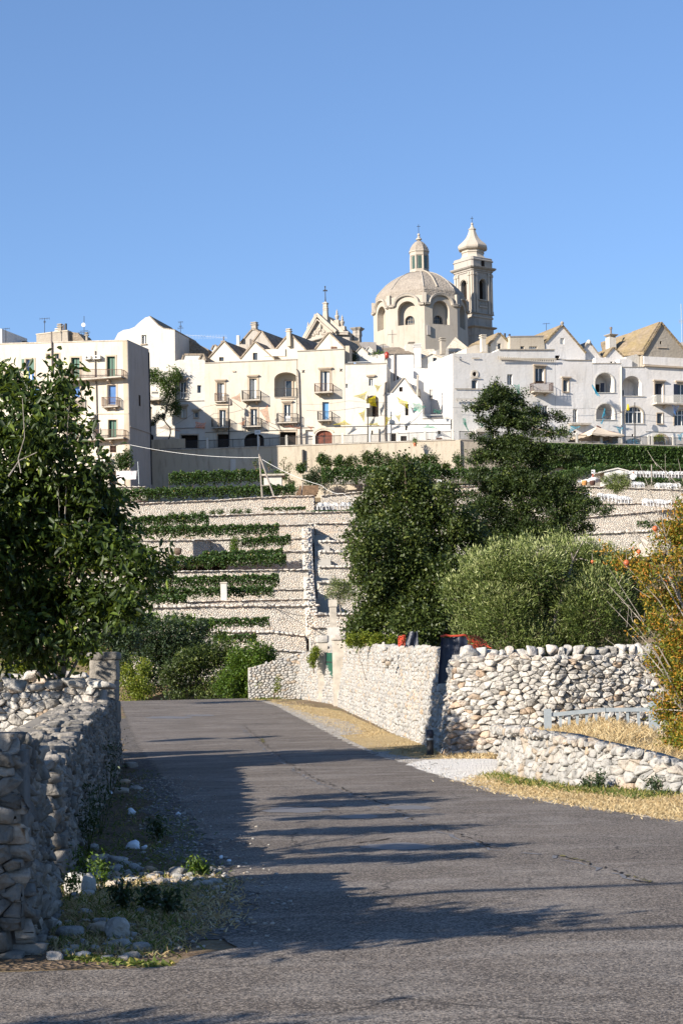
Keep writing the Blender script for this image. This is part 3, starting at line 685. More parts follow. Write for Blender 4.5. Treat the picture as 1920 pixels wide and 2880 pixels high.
# long left wall
tr = Tri(); Bl = [G(70, 2690), G(138, 2551), G(189, 2418), G(250, 2300), G(305, 2205), G(333, 2142)]
lb = [(p.x, p.y, 0.0) for p in Bl]; lt = [1.36, 1.30, .98, 1.16, 1.28, 1.30]
def wcut(y): k = np.interp(y, [b[1] for b in lb], range(len(lb))); j = min(int(k), len(lb) - 2); f = k - j; return (lb[j][0] * (1 - f) + lb[j + 1][0] * f, y, 0.0), lt[j] * (1 - f) + lt[j + 1] * f
GA, GB = 13.25, 14.55; (cA, tA), (cB, tB) = wcut(GA), wcut(GB); kk = [b[1] < GA for b in lb].count(True)
# two stretches with a field opening between them, through which the low sun falls on the verge
wall_tri(tr, lb[:kk] + [cA], lt[:kk] + [tA], .15, .10, .10, HI, .62, 21, .6, thick=.6)
kk = [b[1] < GB for b in lb].count(True); wall_tri(tr, [cB] + lb[kk:], [1.1] + lt[kk:], .15, .10, .10, HI, .62, 23, .6, thick=.6)
wall_tri(tr, [(lb[0][0] - .75, lb[0][1] - .02, 0), (lb[0][0], lb[0][1] - .02, 0)], [1.3, 1.3], .15, .09, .05, HI, .62, 22, .4, thick=.2)
r = random.Random(3); La = np.array(lb)
for i in range(330):
    y = r.uniform(lb[0][1], lb[-1][1] - .3)
    if GA - .1 < y < GB + .1: continue
    x = 0; x = float(np.interp(y, La[:, 1], La[:, 0])); z = float(np.interp(y, La[:, 1], lt)); s = r.uniform(.06, .19)
    o = r.uniform(.06, .78); tr.rock((x - o, y, z - .07 + s * .1 - .04 * (o > .6)), (s * .6, s * .2, 0), (-s * .1, s * .55, 0), (0, 0, s * .42), min(1, max(0, r.gauss(.45, .25))), .16, .55, seed=i, hi=True)
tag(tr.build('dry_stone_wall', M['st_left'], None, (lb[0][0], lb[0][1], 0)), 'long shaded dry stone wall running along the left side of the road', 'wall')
def stone_wall(name, label, base, tops, size, dep, batter, mat, caps=None, tm=None, extra=None, seed=0, thick=.5, cat='wall', group=None, aspect=.68, ragged=.5, hole=None):
    tr = Tri(); wall_tri(tr, base, tops, size, dep, batter, tm or HI, aspect, seed, ragged, hole, True, thick)
    if caps:
        lw, h, d = caps; pts = []
        for b, z in zip(base, tops):
            i = base.index(b); a = Vector(base[max(0, i - 1)]); c = Vector(base[min(len(base) - 1, i + 1)]); t_ = (c - a); n = Vector((t_.y, -t_.x, 0)).normalized()
            o = -batter * (z - b[2]) - d * .5 + dep * 1.3; pts.append((b[0] + n.x * o, b[1] + n.y * o, z - .04))
        caps_tri(tr, pts, lw, h, d, seed)
    if extra: extra(tr)
    return tag(tr.build(name, mat, None, tuple(base[0])), label, cat, group)
# high front wall on the right
q0 = G(*ZR(60, 862)); q1 = G(*ZR(412, 874)); sl_ = (q1.y - q0.y) / (q1.x - q0.x) * .3; YF = q0.y
fw = [(q0.x - .05, q0.y + .9, 0), (q0.x, q0.y, 0), (q0.x + 2, q0.y + 2 * sl_, 0), (q0.x + 6.5, q0.y + .3, 0), (q0.x + 12, q0.y + .9, 0)]
def quoins(tr):
    r = random.Random(5); z = 0.0; k = 0
    for h, wd in ((.26, .46), (.2, .38), (.33, .52), (.24, .30), (.17, .34), (.2, .3), (.27, .56), (.14, .32), (.2, .36), (.13, .2)):
        zc = z + h / 2; tr.rock((q0.x + wd / 2 + .02 + .12 * zc, q0.y + .10 + .12 * zc, zc), (wd * .52, 0, 0), (0, .2, .02), (.02, 0, h * .53), [.4, .3, .55, .35][k % 4], .08, .35, seed=k + 70, hi=True, cuts=3); z += h; k += 1
    caps_tri(tr, [(q0.x + .55, q0.y + .35, ZT1 - .04), (q0.x + 12, q0.y + 1.2, ZT1 - .04)], .20, .19, .34, 5); tr.rock((q0.x + .40, q0.y + .3, 2.02), (.21, 0, 0), (0, .2, 0), (0, 0, .16), .6, .08, .42, seed=99, hi=True)
ZT1 = P(*ZR(400, 215), YF).z
stone_wall('dry_stone_wall', 'tall grey dry stone wall with a row of big capstones facing the road on the right', fw, [ZT1] * 5, .152, .12, .12, M['st_near'], None, extra=quoins, seed=5, thick=.5, ragged=.25, aspect=.62)
# long pale wall along the right verge
nb = [(175, 575), (330, 572), (480, 583), (622, 612), (700, 626), (740, 640), (870, 700), (1000, 760), (1090, 810), (1200, 850), (1320, 900), (1350, 912), (1356, 914), (1392, 930)]
nt_ = [(240, 395), (390, 350), (540, 300), (640, 275), (700, 220), (760, 214), (930, 240), (1050, 250), (1120, 262), (1230, 256), (1340, 275), (1380, 285), (1386, 478), (1440, 480)]
mb = []; mt = []
for a, b in zip(nb, nt_):
    p = G(*ZN(*a)); mb.append((p.x, p.y, zg(p.y))); mt.append(topz(*ZN(*b), p.y))
def knobs(tr):
    p = P(*ZN(1068, 340), mb[9][1] + 3); r = random.Random(8)
    for i in range(7): tr.rock(p + Vector((r.uniform(-.15, .15), r.uniform(-.2, .2) + .9, r.uniform(-.25, .25))), (.08, 0, 0), (0, .08, 0), (0, 0, .06), r.uniform(.4, 1), .2, .6, seed=i)
stone_wall('dry_stone_wall', 'long sunlit pale dry stone wall curving along the right verge to the crest', mb, mt, .155, .07, .16, M['st_white'], tm=LO, seed=8, thick=.5, ragged=.7, extra=knobs)
# low rubble wall in front on the right
lw_ = [(400, 980), (500, 1012), (650, 1040), (800, 1062), (1000, 1082), (1250, 1097), (1450, 1106), (1800, 1112)]
lt_ = [(432, 685), (560, 690), (680, 708), (850, 745), (1000, 785), (1150, 835), (1330, 885), (1700, 940)]
wb = []; wt = []
for a, b in zip(lw_, lt_):
    p = G(*ZR(*a)); wb.append((p.x, p.y, 0)); wt.append(topz(*ZR(*b), p.y + .25))
wb = [(wb[0][0] + .3, wb[0][1] + 2.4, 0), (wb[0][0] + .02, wb[0][1] + .7, 0)] + wb; wt = [wt[0] - .1, wt[0]] + wt
def rubble(tr):
    r = random.Random(9)
    for i in range(420):
        k = r.uniform(1, len(wb) - 1.001); j = int(k); f = k - j; a, b = wb[j], wb[j + 1]; z = wt[j] + (wt[j + 1] - wt[j]) * f; s = r.uniform(.05, .17); o = r.uniform(.12, .8)
        tr.rock((a[0] + (b[0] - a[0]) * f + r.uniform(-.05, .05), a[1] + (b[1] - a[1]) * f + o, z - .06 + r.uniform(0, .05) * (o < .5)), (s * .55, s * .1, 0), (0, s * .5, 0), (0, 0, s * .45), min(1, max(0, r.gauss(.5, .3))), .18, .55, seed=i + 300, hi=True)
stone_wall('dry_stone_wall', 'low white rubble wall curving in front of the metal gate on the right', wb, wt, .15, .085, .28, M['st_white'], extra=rubble, seed=12, thick=.35, ragged=.9)
# the bank of earth held by the low wall
v = []; f = []
for i in range(2, len(wb)):
    for j in range(8):
        k = j / 7; y = wb[i][1] + .35 + (YF - .1 - wb[i][1] - .35) * k; zz = wt[i] - .08 + (0.52 + .12 * sin(wb[i][0] * 2) - wt[i] + .08) * min(1, k * 1.6); v.append((wb[i][0] + .1 + k * .9, y, zz))
n = len(wb) - 2
for i in range(n - 1):
    for j in range(7): f.append((i * 8 + j, (i + 1) * 8 + j, (i + 1) * 8 + j + 1, i * 8 + j + 1))
bk = MB().add(v, f).build('earth_bank', M['straw'], None, (0, 0, 0)); bk['kind'] = 'structure'; BV = np.array(v).reshape(n, 8, 3)
def bank_pt(rng):
    i = rng.uniform(0, n - 1.001); j = rng.uniform(0, 6.999); a, b = int(i), int(j); u, w_ = i - a, j - b
    return (BV[a, b] * (1 - u) * (1 - w_) + BV[a + 1, b] * u * (1 - w_) + BV[a, b + 1] * (1 - u) * w_ + BV[a + 1, b + 1] * u * w_)
tufts('dry_grass', 1100, bank_pt, .13, M['grass'], 15, .025, .8, sp=.08)
# galvanised gate standing on the bank
GY = YF - 2.3
gt = thing('metal_gate', 'grey galvanised rail gate with flat bars standing above the low white wall', 'gate', P(*ZR(690, 700), GY))
X3 = Vector((1, 0, 0)); Y3 = Vector((0, 1, 0))
def bar(m, a, b, wd, th): 
    a, b = Vector(a), Vector(b); t_ = (b - a).normalized(); s_ = Y3.cross(t_).normalized(); m.obox((a + b) / 2, t_, Y3, s_, (b - a).length / 2, th / 2, wd / 2)
for (x, y0, y1) in ((690, 562, 712), (1378, 512, 752)):
    m = MB(); a, b = P(*ZR(x, y0), GY), P(*ZR(x, y1), GY); m.obox((a + b) / 2, X3, Y3, UP, .065 if x < 800 else .09, .05, (a - b).length / 2); m.build('post', M['galv'], gt)
m = MB(); bar(m, P(*ZR(712, 600), GY), P(*ZR(1062, 566), GY), .075, .04); m.build('top_rail', M['galv'], gt)
m = MB(); bar(m, P(*ZR(1062, 568), GY + .01), P(*ZR(1352, 566), GY + .01), .075, .04); m.build('top_rail', M['galv'], gt)
for k, x in enumerate((772, 828, 882, 942, 1002, 1070, 1140, 1205, 1275)):
    m = MB(); a, b = P(*ZR(x, 585 if x < 900 else 578), GY + .03), P(*ZR(x + (8 if x > 1100 else 0), 700), GY + .03); bar(m, a, b, .05, .02)
    if k in (4, 5): bar(m, b + UP * .18, b + Vector((-.2 if k == 4 else .2, 0, .02)), .07, .02)
    m.build('bar', M['galv'], gt)
p = P(*ZR(1385, 765), GY - .1); k = Tri(); k.rock((0, 0, 0), (.24, 0, 0), (0, .18, 0), (0, 0, .11), .5, .12, .7, seed=4, hi=True)
o = k.build('rock', M['st_near'], None, (0, 0, 0)); o.location = p; tag(o, 'big rounded grey boulder at the foot of the right gate post', 'rock')
# bollard
p = G(*ZN(1320, 950)); bo = thing('bollard', 'short black bollard with a silver band at the foot of the pale wall', 'bollard', p)
MB().lathe(p, [(.066, p.z - .1), (.066, p.z + .36), (.062, p.z + .37)], 14).build('post', M['iron'], bo, smooth=False)
MB().lathe(p, [(.069, p.z + .30), (.069, p.z + .34)], 14).build('band', M['galv'], bo)
MB().lathe(p, [(.07, p.z + .37), (.072, p.z + .43), (.06, p.z + .50), (.02, p.z + .51)], 14).build('cap', M['tarp'], bo)
# black tarpaulin and orange barrier net over the gap
def cloth(name, px, d, mat, label, cat, nx=14, nz=10, wav=.05, seed=0, thick=.004, group=None, parent=None):
    """hanging sheet: px = top-left, top-right, bottom-right, bottom-left"""
    r = random.Random(seed); a, b, c, e = [P(*q, d) for q in px]; k1, k2 = r.uniform(5, 9), r.uniform(11, 17); v = []
    for s in (0, 1):
        for j in range(nz):
            for i in range(nx):
                u, w_ = i / (nx - 1), j / (nz - 1); p = (a.lerp(b, u)).lerp(e.lerp(c, u), w_)
                p = p + Vector((0, wav * (sin(u * k1 + w_ * 2) + .5 * sin(u * k2 - w_)) + s * thick, -wav * .4 * sin(u * k1 * 1.3) * (1 - w_))); v.append(p)
    f = []; N = nx * nz
    for j in range(nz - 1):
        for i in range(nx - 1): q = j * nx + i; f += [(q, q + 1, q + nx + 1, q + nx)]
    o = MB().add(v[:N], f).build(name, mat, parent, smooth=True)
    if parent is None: tag(o, label, cat, group)
    return o
cloth('tarpaulin', [ZR(0, 96), ZR(168, 92), ZR(175, 380), ZR(-22, 400)], YF + 1.6, M['tarp'], 'black tarpaulin sheet hung across the gap between the two stone walls', 'tarp', wav=.05, seed=1)
cloth('tarpaulin', [ZN(1180, 172), ZN(1240, 172), ZN(1246, 262), ZN(1160, 262)], 46, M['tarp'], 'small black tarpaulin piece behind the top of the pale wall', 'tarp', 8, 6, .04, 2)
def net_mesh(name, pts, label, seed, r_=.006, nx=12, nz=5, wav=.05):
    a, b, c, e = pts; rr = random.Random(seed); m = MB(); g = {}
    for j in range(nz):
        for i in range(nx):
            u, w_ = i / (nx - 1), j / (nz - 1); g[i, j] = a.lerp(b, u).lerp(e.lerp(c, u), w_) + Vector((rr.uniform(-1, 1), rr.uniform(-1, 1), rr.uniform(-1, 1))) * .02 + Vector((0, wav * sin(u * 7 + w_ * 3), 0))
    for j in range(nz): m.tube([g[i, j] for i in range(nx)], r_, 4)
    for i in range(nx): m.tube([g[i, j] for j in range(nz)], r_, 4)
    return tag(m.build(name, M['n_red']), label, 'net')
M['redp'] = mat_simple('orange_red_plastic', (.50, .07, .035), .6, .3, .1); M['n_red'] = M['redp']
net_mesh('barrier_net', [P(*ZR(165, 84), YF + 1.5), P(*ZR(250, 90), YF + 1.3), P(*ZR(320, 165), YF + 1.0), P(*ZR(190, 168), YF + 1.4)], 'orange plastic barrier net draped from the black tarpaulin to the wall top', 1, .007, 10, 7)
m = MB(); m.tube([P(*ZR(x, y), YF + 1.55) for x, y in ((-5, 92), (30, 84), (60, 90), (110, 88), (150, 82), (170, 90))], .022, 6); tag(m.build('barrier_tape', M['redp']), 'orange plastic strip along the top edge of the black tarpaulin', 'tape')
net_mesh('barrier_net', [P(*ZN(1120, 205), 45.6), P(*ZN(1168, 192), 45.6), P(*ZN(1160, 255), 45.6), P(*ZN(1122, 262), 45.6)], 'crumpled orange barrier net beside the small tarpaulin piece', 2, .012, 8, 6, .08)
# gate piers in the pale wall
def pier(name, label, p, w_, h, mat, capw=.06, caph=.18, yaw=0, taper=.0):
    root = thing(name, label, 'pillar', p); a = Vector((cos(yaw), sin(yaw), 0)); b = Vector((-sin(yaw), cos(yaw), 0)); m = MB()
    m.obox(p + UP * (h / 2 - .1), a, b, UP, w_ / 2, w_ / 2, h / 2 + .1); m.build('shaft', mat, root)
    k = Tri(); k.rock(p + UP * (h + caph / 2), a * (w_ / 2 + capw), b * (w_ / 2 + capw), UP * caph * .52, .5, .05, .25, seed=len(name), hi=True, cuts=0); k.build('capstone', M['st_near'] if mat == M['concrete'] else mat, root); return root
p = G(*ZN(650, 614)); hp = topz(*ZN(655, 240), p.y) - p.z; pier('gate_pier', 'pale stone gate pier with a flat cap set in the long pale wall', p, .42, hp, M['concrete'], .05, .28)
p2 = G(*ZN(728, 640)); p2.x += .15; hp2 = topz(*ZN(760, 200), p2.y) - p2.z; pier('gate_pier', 'rough stone gate pier right of the narrow green gate', p2, .5, hp2 - .15, M['concrete'], .05, .2)
g = thing('garden_gate', 'narrow green metal gate between the two piers of the pale wall', 'gate', (p + p2) / 2)
a, b = p.copy(), p2.copy(); dd = (b - a).normalized(); m = MB(); c_ = (a + b) / 2 + Vector((.12, 0, 0)); c_.z = (p.z + topz(*ZN(688, 310), p.y)) / 2
m.obox(c_, dd, Vector((dd.y, -dd.x, 0)), UP, (b - a).length / 2, .02, c_.z - p.z); m.build('panel', M['green'], g)
m = MB(); [m.obox(c_ + UP * k, dd, Vector((dd.y, -dd.x, 0)), UP, (b - a).length / 2, .035, .02) for k in (-.6, 0, .6)]; m.build('rail', M['iron'], g)
# slim masonry post behind
pp = P(*ZU(190, 1275), 95); hh = topz(*ZU(197, 1105), 95)
post = thing('masonry_post', 'slender white masonry post standing behind the gate piers', 'post', (pp.x, 95, -1.3)); m = MB()
m.box(pp.x - .16, 94.8, -1.3, pp.x + .22, 95.2, pp.z + .9); m.build('shaft', M['concrete'], post); m = MB(); m.box(pp.x - .3, 94.7, -1.4, pp.x + .34, 95.3, pp.z - .2); m.build('plinth', M['white'], post)
m = MB(); m.box(pp.x - .2, 94.75, pp.z + .9, pp.x + .26, 95.25, hh); m.build('head', M['concrete'], post)
# left gate pillar and the field walls behind the left wall
pL = Vector(((295 - 960) / F * 34.8, 34.8, 0)); hL = topz(295, 1856, 34.8)
root = thing('gate_pillar', 'square rough stone pillar with slab cap at the far end of the left wall', 'pillar', pL)
k = Tri(); 
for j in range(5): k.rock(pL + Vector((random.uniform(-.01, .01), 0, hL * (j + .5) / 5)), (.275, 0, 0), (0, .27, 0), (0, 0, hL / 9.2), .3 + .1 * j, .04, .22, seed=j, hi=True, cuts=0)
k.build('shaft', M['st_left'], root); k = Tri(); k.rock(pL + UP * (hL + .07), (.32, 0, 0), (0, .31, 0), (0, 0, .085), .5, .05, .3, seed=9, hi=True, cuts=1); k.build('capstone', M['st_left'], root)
zt = topz(200, 1935, 30.5)
stone_wall('dry_stone_wall', 'sunlit field wall with big blocks on top meeting the left wall at a corner', [(-9, 30.9, 0), (-6.5, 30.6, 0), (-4.15, 30.4, 0)], [zt] * 3, .17, .10, .05, M['st_near'], (.36, .17, .4), seed=31, ragged=.3)
zt = topz(200, 1908, 36)
stone_wall('dry_stone_wall', 'farther field wall below the leaves left of the stone pillar', [(-10, 36.3, 0), (-5.1, 36, 0)], [zt] * 2, .17, .10, .05, M['st_near'], (.3, .17, .4), seed=32, ragged=.3)
# ------------------------------------------------------------------ near trees
def px_tree(name, label, cat, pxl, d, base, n, size, mat, tr0=.12, bark='bark', group=None, dj=.7, seed=0, nl=7, **kw):
    cl = pxclumps(pxl, d, dj, seed, kw.pop('ry', 1.0), kw.pop('f', 1.0)); root = thing(name, label, cat, base, group)
    fk = kw.pop('fork', .4); foliage('crown', cl, n, size, mat, root, seed, **kw)
    r = random.Random(seed); tg = [cl[i][0] for i in sorted(r.sample(range(len(cl)), min(nl, len(cl))))]
    limbs(root, base, tg, tr0, M[bark], 'trunk', seed, fk); return root, cl
LT = [(20, 1075, 45), (70, 1060, 35), (160, 1060, 40), (185, 1100, 38), (170, 1140, 50), (85, 1150, 75), (10, 1200, 90), (110, 1240, 95), (205, 1230, 62), (30, 1330, 110), (150, 1340, 105), (240, 1300, 60), (270, 1360, 60),
      (20, 1450, 120), (150, 1450, 120), (280, 1440, 80), (330, 1500, 50), (80, 1580, 130), (220, 1560, 110), (320, 1570, 80), (395, 1600, 48), (435, 1575, 26), (462, 1582, 18), (370, 1540, 30), (330, 1660, 78), (395, 1660, 40), (180, 1700, 120), (50, 1720, 120),
      (290, 1720, 65), (360, 1720, 32), (90, 1810, 80), (200, 1790, 60), (120, 1870, 42), (20, 1860, 60), (-90, 1350, 130), (-100, 1550, 150), (-90, 1720, 140), (-80, 1200, 80), (395, 1500, 18), (415, 1640, 34), (430, 1610, 24)]
root, cl = px_tree('broadleaf_tree', 'big leafy tree overhanging the left wall and hiding the apartment building', 'tree', LT, 27, Vector(((184 - 960) / F * 27, 27, 0)), 17500, .135, M['lf_big'], .07, 'barkp', seed=2, big=True, per=7, sprig=.30, wide=.46, gap=-.30, gf=2.6, up=-.25, shell=2.0, dj=.9, nl=16, wob=None) if False else (None, None)
cl = pxclumps(LT, 31, 1.0, 2); base = Vector(((184 - 960) / F * 31.6, 31.6, 0)); root = thing('broadleaf_tree', 'big leafy tree overhanging the left wall and hiding the apartment building', 'tree', base)
foliage('crown', cl, 26000, .155, M['lf_big'], root, 2, per=7, sprig=.30, wide=.40, big=True, gap=.08, gf=2.3, up=-.45, shell=2.0)
limbs(root, base, [c[0] for c in cl[::3]], .05, M['barkp'], 'trunk', 3, .35)
m = MB(); m.tube([P(60, 1330, 29.6), P(52, 1290, 29.7), P(70, 1230, 29.8), P(64, 1120, 29.9)], .010, 5, .005); m.tube([P(25, 1340, 29.6), P(55, 1295, 29.7), P(105, 1272, 29.7)], .014, 5, .006); m.build('branch', M['barkp'], root)
# unseen trees along the left, crowns shaped to cast shade on the road
for i, (cs, lab) in enumerate([
        ([((-6.9, 7.9, 2.9), (1.6, 1.15, .6)), ((-5.3, 7.7, 2.8), (1.4, .6, .4)), ((-4.2, 7.9, 2.7), (1.0, .22, .2))], 'bushy tree outside the picture behind the near end of the left wall'),
        ([((-7.2, 2.9, 3.0), (1.6, 1.2, .6))], 'round tree outside the picture on the near left corner'),
        ([((-5.1, 11.7, 3.0), (1.2, .14, .15)), ((-5.1, 14.5, 3.1), (1.15, .22, .2)), ((-4.3, 12.9, 2.8), (1.1, .08, .1))], 'unseen tree behind the middle of the left wall with thin crown strips shaped to cast streaks'),
        ([((-5.5, 18.2, 3.3), (1.1, .35, .35)), ((-5.0, 16.4, 3.0), (1.0, .12, .15)), ((-5.3, 19.8, 3.1), (.9, .4, .3))], 'unseen tree behind the far part of the left wall with thin crown strips shaped to cast streaks'),
        ([((-8.7, 28.4, 4.0), (1.7, 1.1, 1.1)), ((-8.3, 29.6, 5.2), (1.6, 1.6, .8)), ((-7.6, 30.2, 4.7), (.9, .6, .5))], 'unseen tree added beside the field walls to strengthen the shade band on the road')]):
    b = Vector((cs[0][0][0], cs[0][0][1], 0)); root = thing('shade_tree', lab, 'tree', b); cs = [(Vector(c), r_) for c, r_ in cs]
    foliage('crown', cs, 6500 if i < 2 or i > 3 else 2400, .13, M['lf_big'], root, 60 + i, per=7, sprig=.28 if i < 2 or i > 3 else .14, big=True, gap=-.9, shell=3); limbs(root, b, [c for c, _ in cs], .08, M['bark'], 'trunk', i, .5)
    if i == 0:
        for p_ in (((-6.9, 7.9, 3.0), (-6.8, 7.2, 4.4), (-5.9, 7.15, 4.5), (-5.0, 7.15, 4.6)), ((-6.9, 6.9, 3.0), (-6.9, 4.95, 4.4), (-6.0, 4.95, 4.5), (-5.1, 4.95, 4.6))): m = MB(); m.tube(p_, .07, 6, .03); m.build('streak_bough', M['bark'], root)  # added only to throw long streaks of shade across the road
OK_ = [(1140, 1315, 40), (1085, 1375, 60), (1165, 1380, 70), (1045, 1440, 60), (1130, 1460, 95), (1215, 1430, 70), (1030, 1520, 72), (1120, 1560, 115), (1220, 1540, 100), (1290, 1470, 62), (1335, 1520, 50), (1045, 1620, 75), (1150, 1670, 115),
       (1250, 1640, 105), (1080, 1720, 90), (1030, 1760, 60), (1180, 1760, 95), (1270, 1750, 85), (1010, 1790, 38), (1310, 1600, 60), (1000, 1560, 30), (1255, 1390, 40), (1320, 1800, 50)]
px_tree('holm_oak', 'large dark evergreen oak rising behind the long pale wall', 'tree', OK_, 60, G(1150, 1990) * 1.0 if False else Vector((2.3, 60, zg(60))), 72000, .115, M['lf_oak'], .16, seed=5, per=10, sprig=.26, gap=-.35, gf=2.4, wide=.6, dj=1.1, nl=12, f=.92)
OL = [(1285, 1650, 50), (1330, 1700, 85), (1375, 1610, 75), (1440, 1590, 75), (1520, 1580, 78), (1610, 1580, 78), (1690, 1590, 75), (1760, 1640, 75), (1420, 1700, 110), (1540, 1690, 120), (1660, 1690, 120), (1780, 1720, 90),
      (1340, 1790, 80), (1480, 1800, 90), (1600, 1800, 90), (1720, 1800, 90), (1400, 1545, 30), (1480, 1535, 32), (1570, 1528, 36), (1650, 1535, 30), (1330, 1575, 34)]
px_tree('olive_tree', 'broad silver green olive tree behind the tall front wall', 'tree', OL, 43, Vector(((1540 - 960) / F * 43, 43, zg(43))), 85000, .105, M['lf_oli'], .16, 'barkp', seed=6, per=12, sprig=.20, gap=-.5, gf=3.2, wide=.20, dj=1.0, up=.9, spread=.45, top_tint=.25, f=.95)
# conifer: drooping boughs carrying dense tufts
def conifer():
    d = 72; base = Vector(((1478 - 960) / F * d, d, 0)); root = thing('conifer', 'tall dark ragged conifer reaching up to the promenade between oak and olive', 'tree', base); r = random.Random(4)
    D = 1.2245; trunk = [(1470, 1700), (1468, 1500), (1455, 1350), (1440, 1250), (1418, 1170), (1400, 1110), (1394, 1072)]
    tp = [P(*q, d) for q in trunk]; m = MB(); m.tube([base] + tp, .16, 7, .02)
    tips = [(1115, 905), (1150, 930), (1195, 905), (1100, 925), (1215, 948), (1085, 935), (1240, 962), (1110, 962), (1293, 963), (1085, 1008), (1262, 990), (1080, 1045), (1300, 1000), (1305, 1048), (1075, 1062), (1330, 1052), (1062, 1100), (1340, 1095), (1110, 1085),
            (1345, 1132), (1050, 1140), (1372, 1150), (1075, 1170), (1385, 1185), (1330, 1190), (1062, 1200), (1352, 1215), (1300, 1228), (1095, 1235), (1250, 1240), (1150, 1240), (1200, 1245), (1395, 1165), (1120, 1010), (1240, 1060), (1140, 1120), (1260, 1120), (1180, 1180), (1270, 1180)]
    cl = [(tp[-1] - UP * .15, (.16, .16, .3)), (tp[-2] - UP * .1, (.3, .3, .4))]
    for (a, b) in tips:
        t_ = P(a * D, b * D, d + r.uniform(-1.3, 1.1)); i = min(range(1, len(tp)), key=lambda i: abs(tp[i].z - (t_.z - .1 + abs(t_.x - tp[i].x) * .25))); s = tp[i]
        m.tube([s, s.lerp(t_, .5) - UP * .12, t_], .04, 4, .008); L = (t_ - s).length; k = max(3, int(L / .32))
        for j in range(k + 1):
            u = j / k; R = .48 * (1 - .55 * u) + .08; c = s.lerp(t_, u) - UP * .12 * sin(pi * u); cl.append((c + Vector((r.uniform(-.1, .1), r.uniform(-.3, .3), r.uniform(-.1, .1))), (R, R * .8, R * .6)))
    cl += pxclumps([(1412, 1180, 22), (1430, 1240, 32), (1450, 1290, 45), (1410, 1300, 35), (1480, 1350, 45), (1440, 1370, 60), (1370, 1370, 30), (1540, 1400, 45), (1480, 1430, 85), (1400, 1440, 75), (1350, 1430, 50), (1590, 1430, 45), (1560, 1480, 65), (1450, 1500, 80), (1380, 1510, 70), (1330, 1490, 45), (1640, 1480, 26), (1620, 1450, 26), (1385, 1215, 20), (1352, 1275, 24), (1500, 1295, 34), (1530, 1335, 32), (1590, 1372, 26), (1455, 1200, 22), (1480, 1240, 28), (1550, 1290, 20), (1345, 1335, 30), (1405, 1130, 14), (1440, 1165, 18), (1520, 1250, 18)], d, .6, 9, f=1.0)
    m.build('trunk', M['bark'], root); foliage('crown', cl, 165000, .098, M['lf_con'], root, 8, per=11, sprig=.15, wide=.45, gap=-.6, gf=3.2, up=.25, shell=1.7)
conifer()
# pomegranate at the right edge
PM = [(1905, 1430, 30), (1890, 1500, 40), (1840, 1530, 30), (1780, 1560, 22), (1740, 1580, 18), (1880, 1590, 55), (1820, 1620, 35), (1900, 1680, 60), (1850, 1740, 45), (1910, 1800, 60), (1870, 1850, 55), (1915, 1920, 60), (1880, 1990, 50), (1920, 2060, 60), (1890, 2130, 50),
      (1870, 2200, 55), (1920, 2210, 70), (1850, 2240, 40), (1960, 1500, 80), (1980, 1700, 90), (1980, 1900, 90), (1980, 2100, 100), (1830, 1680, 25), (1800, 1600, 24), (1800, 1760, 20), (1860, 1560, 30), (1700, 1548, 10), (1740, 1610, 12)]
d = 27; cl = pxclumps(PM, d, .6, 3); base = Vector(((1935 - 960) / F * d, d, 0)); root = thing('pomegranate_tree', 'straggly pomegranate tree turning orange at the right edge of the picture', 'tree', base)
foliage('crown', cl, 48000, .058, M['lf_pom'], root, 31, per=8, sprig=.13, wide=.42, gap=-.3, gf=3.5, up=.1, shell=1.8)
m = MB(); r = random.Random(6)
for (a, b) in [(1705, 1640), (1740, 1475), (1690, 1395), (1795, 1300), (1830, 1290), (1760, 1445), (1712, 1600), (1770, 1490), (1735, 1565), (1705, 1690), (1780, 1790), (1760, 1720), (1790, 1390), (1880, 1340), (1905, 1290), (1850, 1420), (1815, 1500), (1700, 1795), (1760, 1850), (1830, 1960), (1800, 2010)]:
    e = P(a, b, d + r.uniform(-.6, .6)); s = P(1930 + r.uniform(-10, 40), min(2000, b + r.uniform(100, 420)), d); mid = s.lerp(e, .5) + Vector((r.uniform(-.1, .1), 0, r.uniform(-.02, .2)))
    m.tube([s, mid, e], .016, 4, .003); 
    for k in range(3): q = s.lerp(e, r.uniform(.45, .9)); m.tube([q, q + Vector((r.uniform(-.3, .1), r.uniform(-.2, .2), r.uniform(-.1, .35)))], .004, 3, .002)
m.tube([base - UP * .2, P(1940, 2050, d), P(1935, 1900, d), P(1950, 1600, d)], .05, 6, .02); m.build('trunk', M['barkp'], root)
M['pom'] = mat_simple('pomegranate_skin', (.55, .14, .05), .45, .4, .25, 12)
for i, (a, b, rp, lab) in enumerate([(1310, 772, 26, 'red pomegranate hanging highest near the right edge'), (1160, 984, 21, 'half hidden red pomegranate hanging in the middle of the bare twigs'), (1046, 1088, 29, 'large red pomegranate hanging lowest over the olive tree'), (733, 1076, 15, 'small orange pomegranate farthest left over the olive tree')]):
    c = P(*ZV(a, b), d - .3); R = rp / 3.267 * d / F; root = thing('pomegranate', lab, 'fruit', c)
    MB().lathe(c, [(.01, c.z - R), (R * .6, c.z - R * .8), (R * .95, c.z - R * .3), (R, c.z + .1 * R), (R * .7, c.z + R * .7), (R * .2, c.z + R * .98)], 14).build('fruit_body', M['pom'], root, smooth=True)
    MB().lathe(c, [(.006, c.z - R * 1.3), (R * .3, c.z - R * 1.35), (R * .18, c.z - R * .95)], 8).build('calyx', M['pom'], root); MB().tube([c + UP * R * .9, c + UP * (R + .1)], .004, 4).build('stalk', M['barkp'], root)
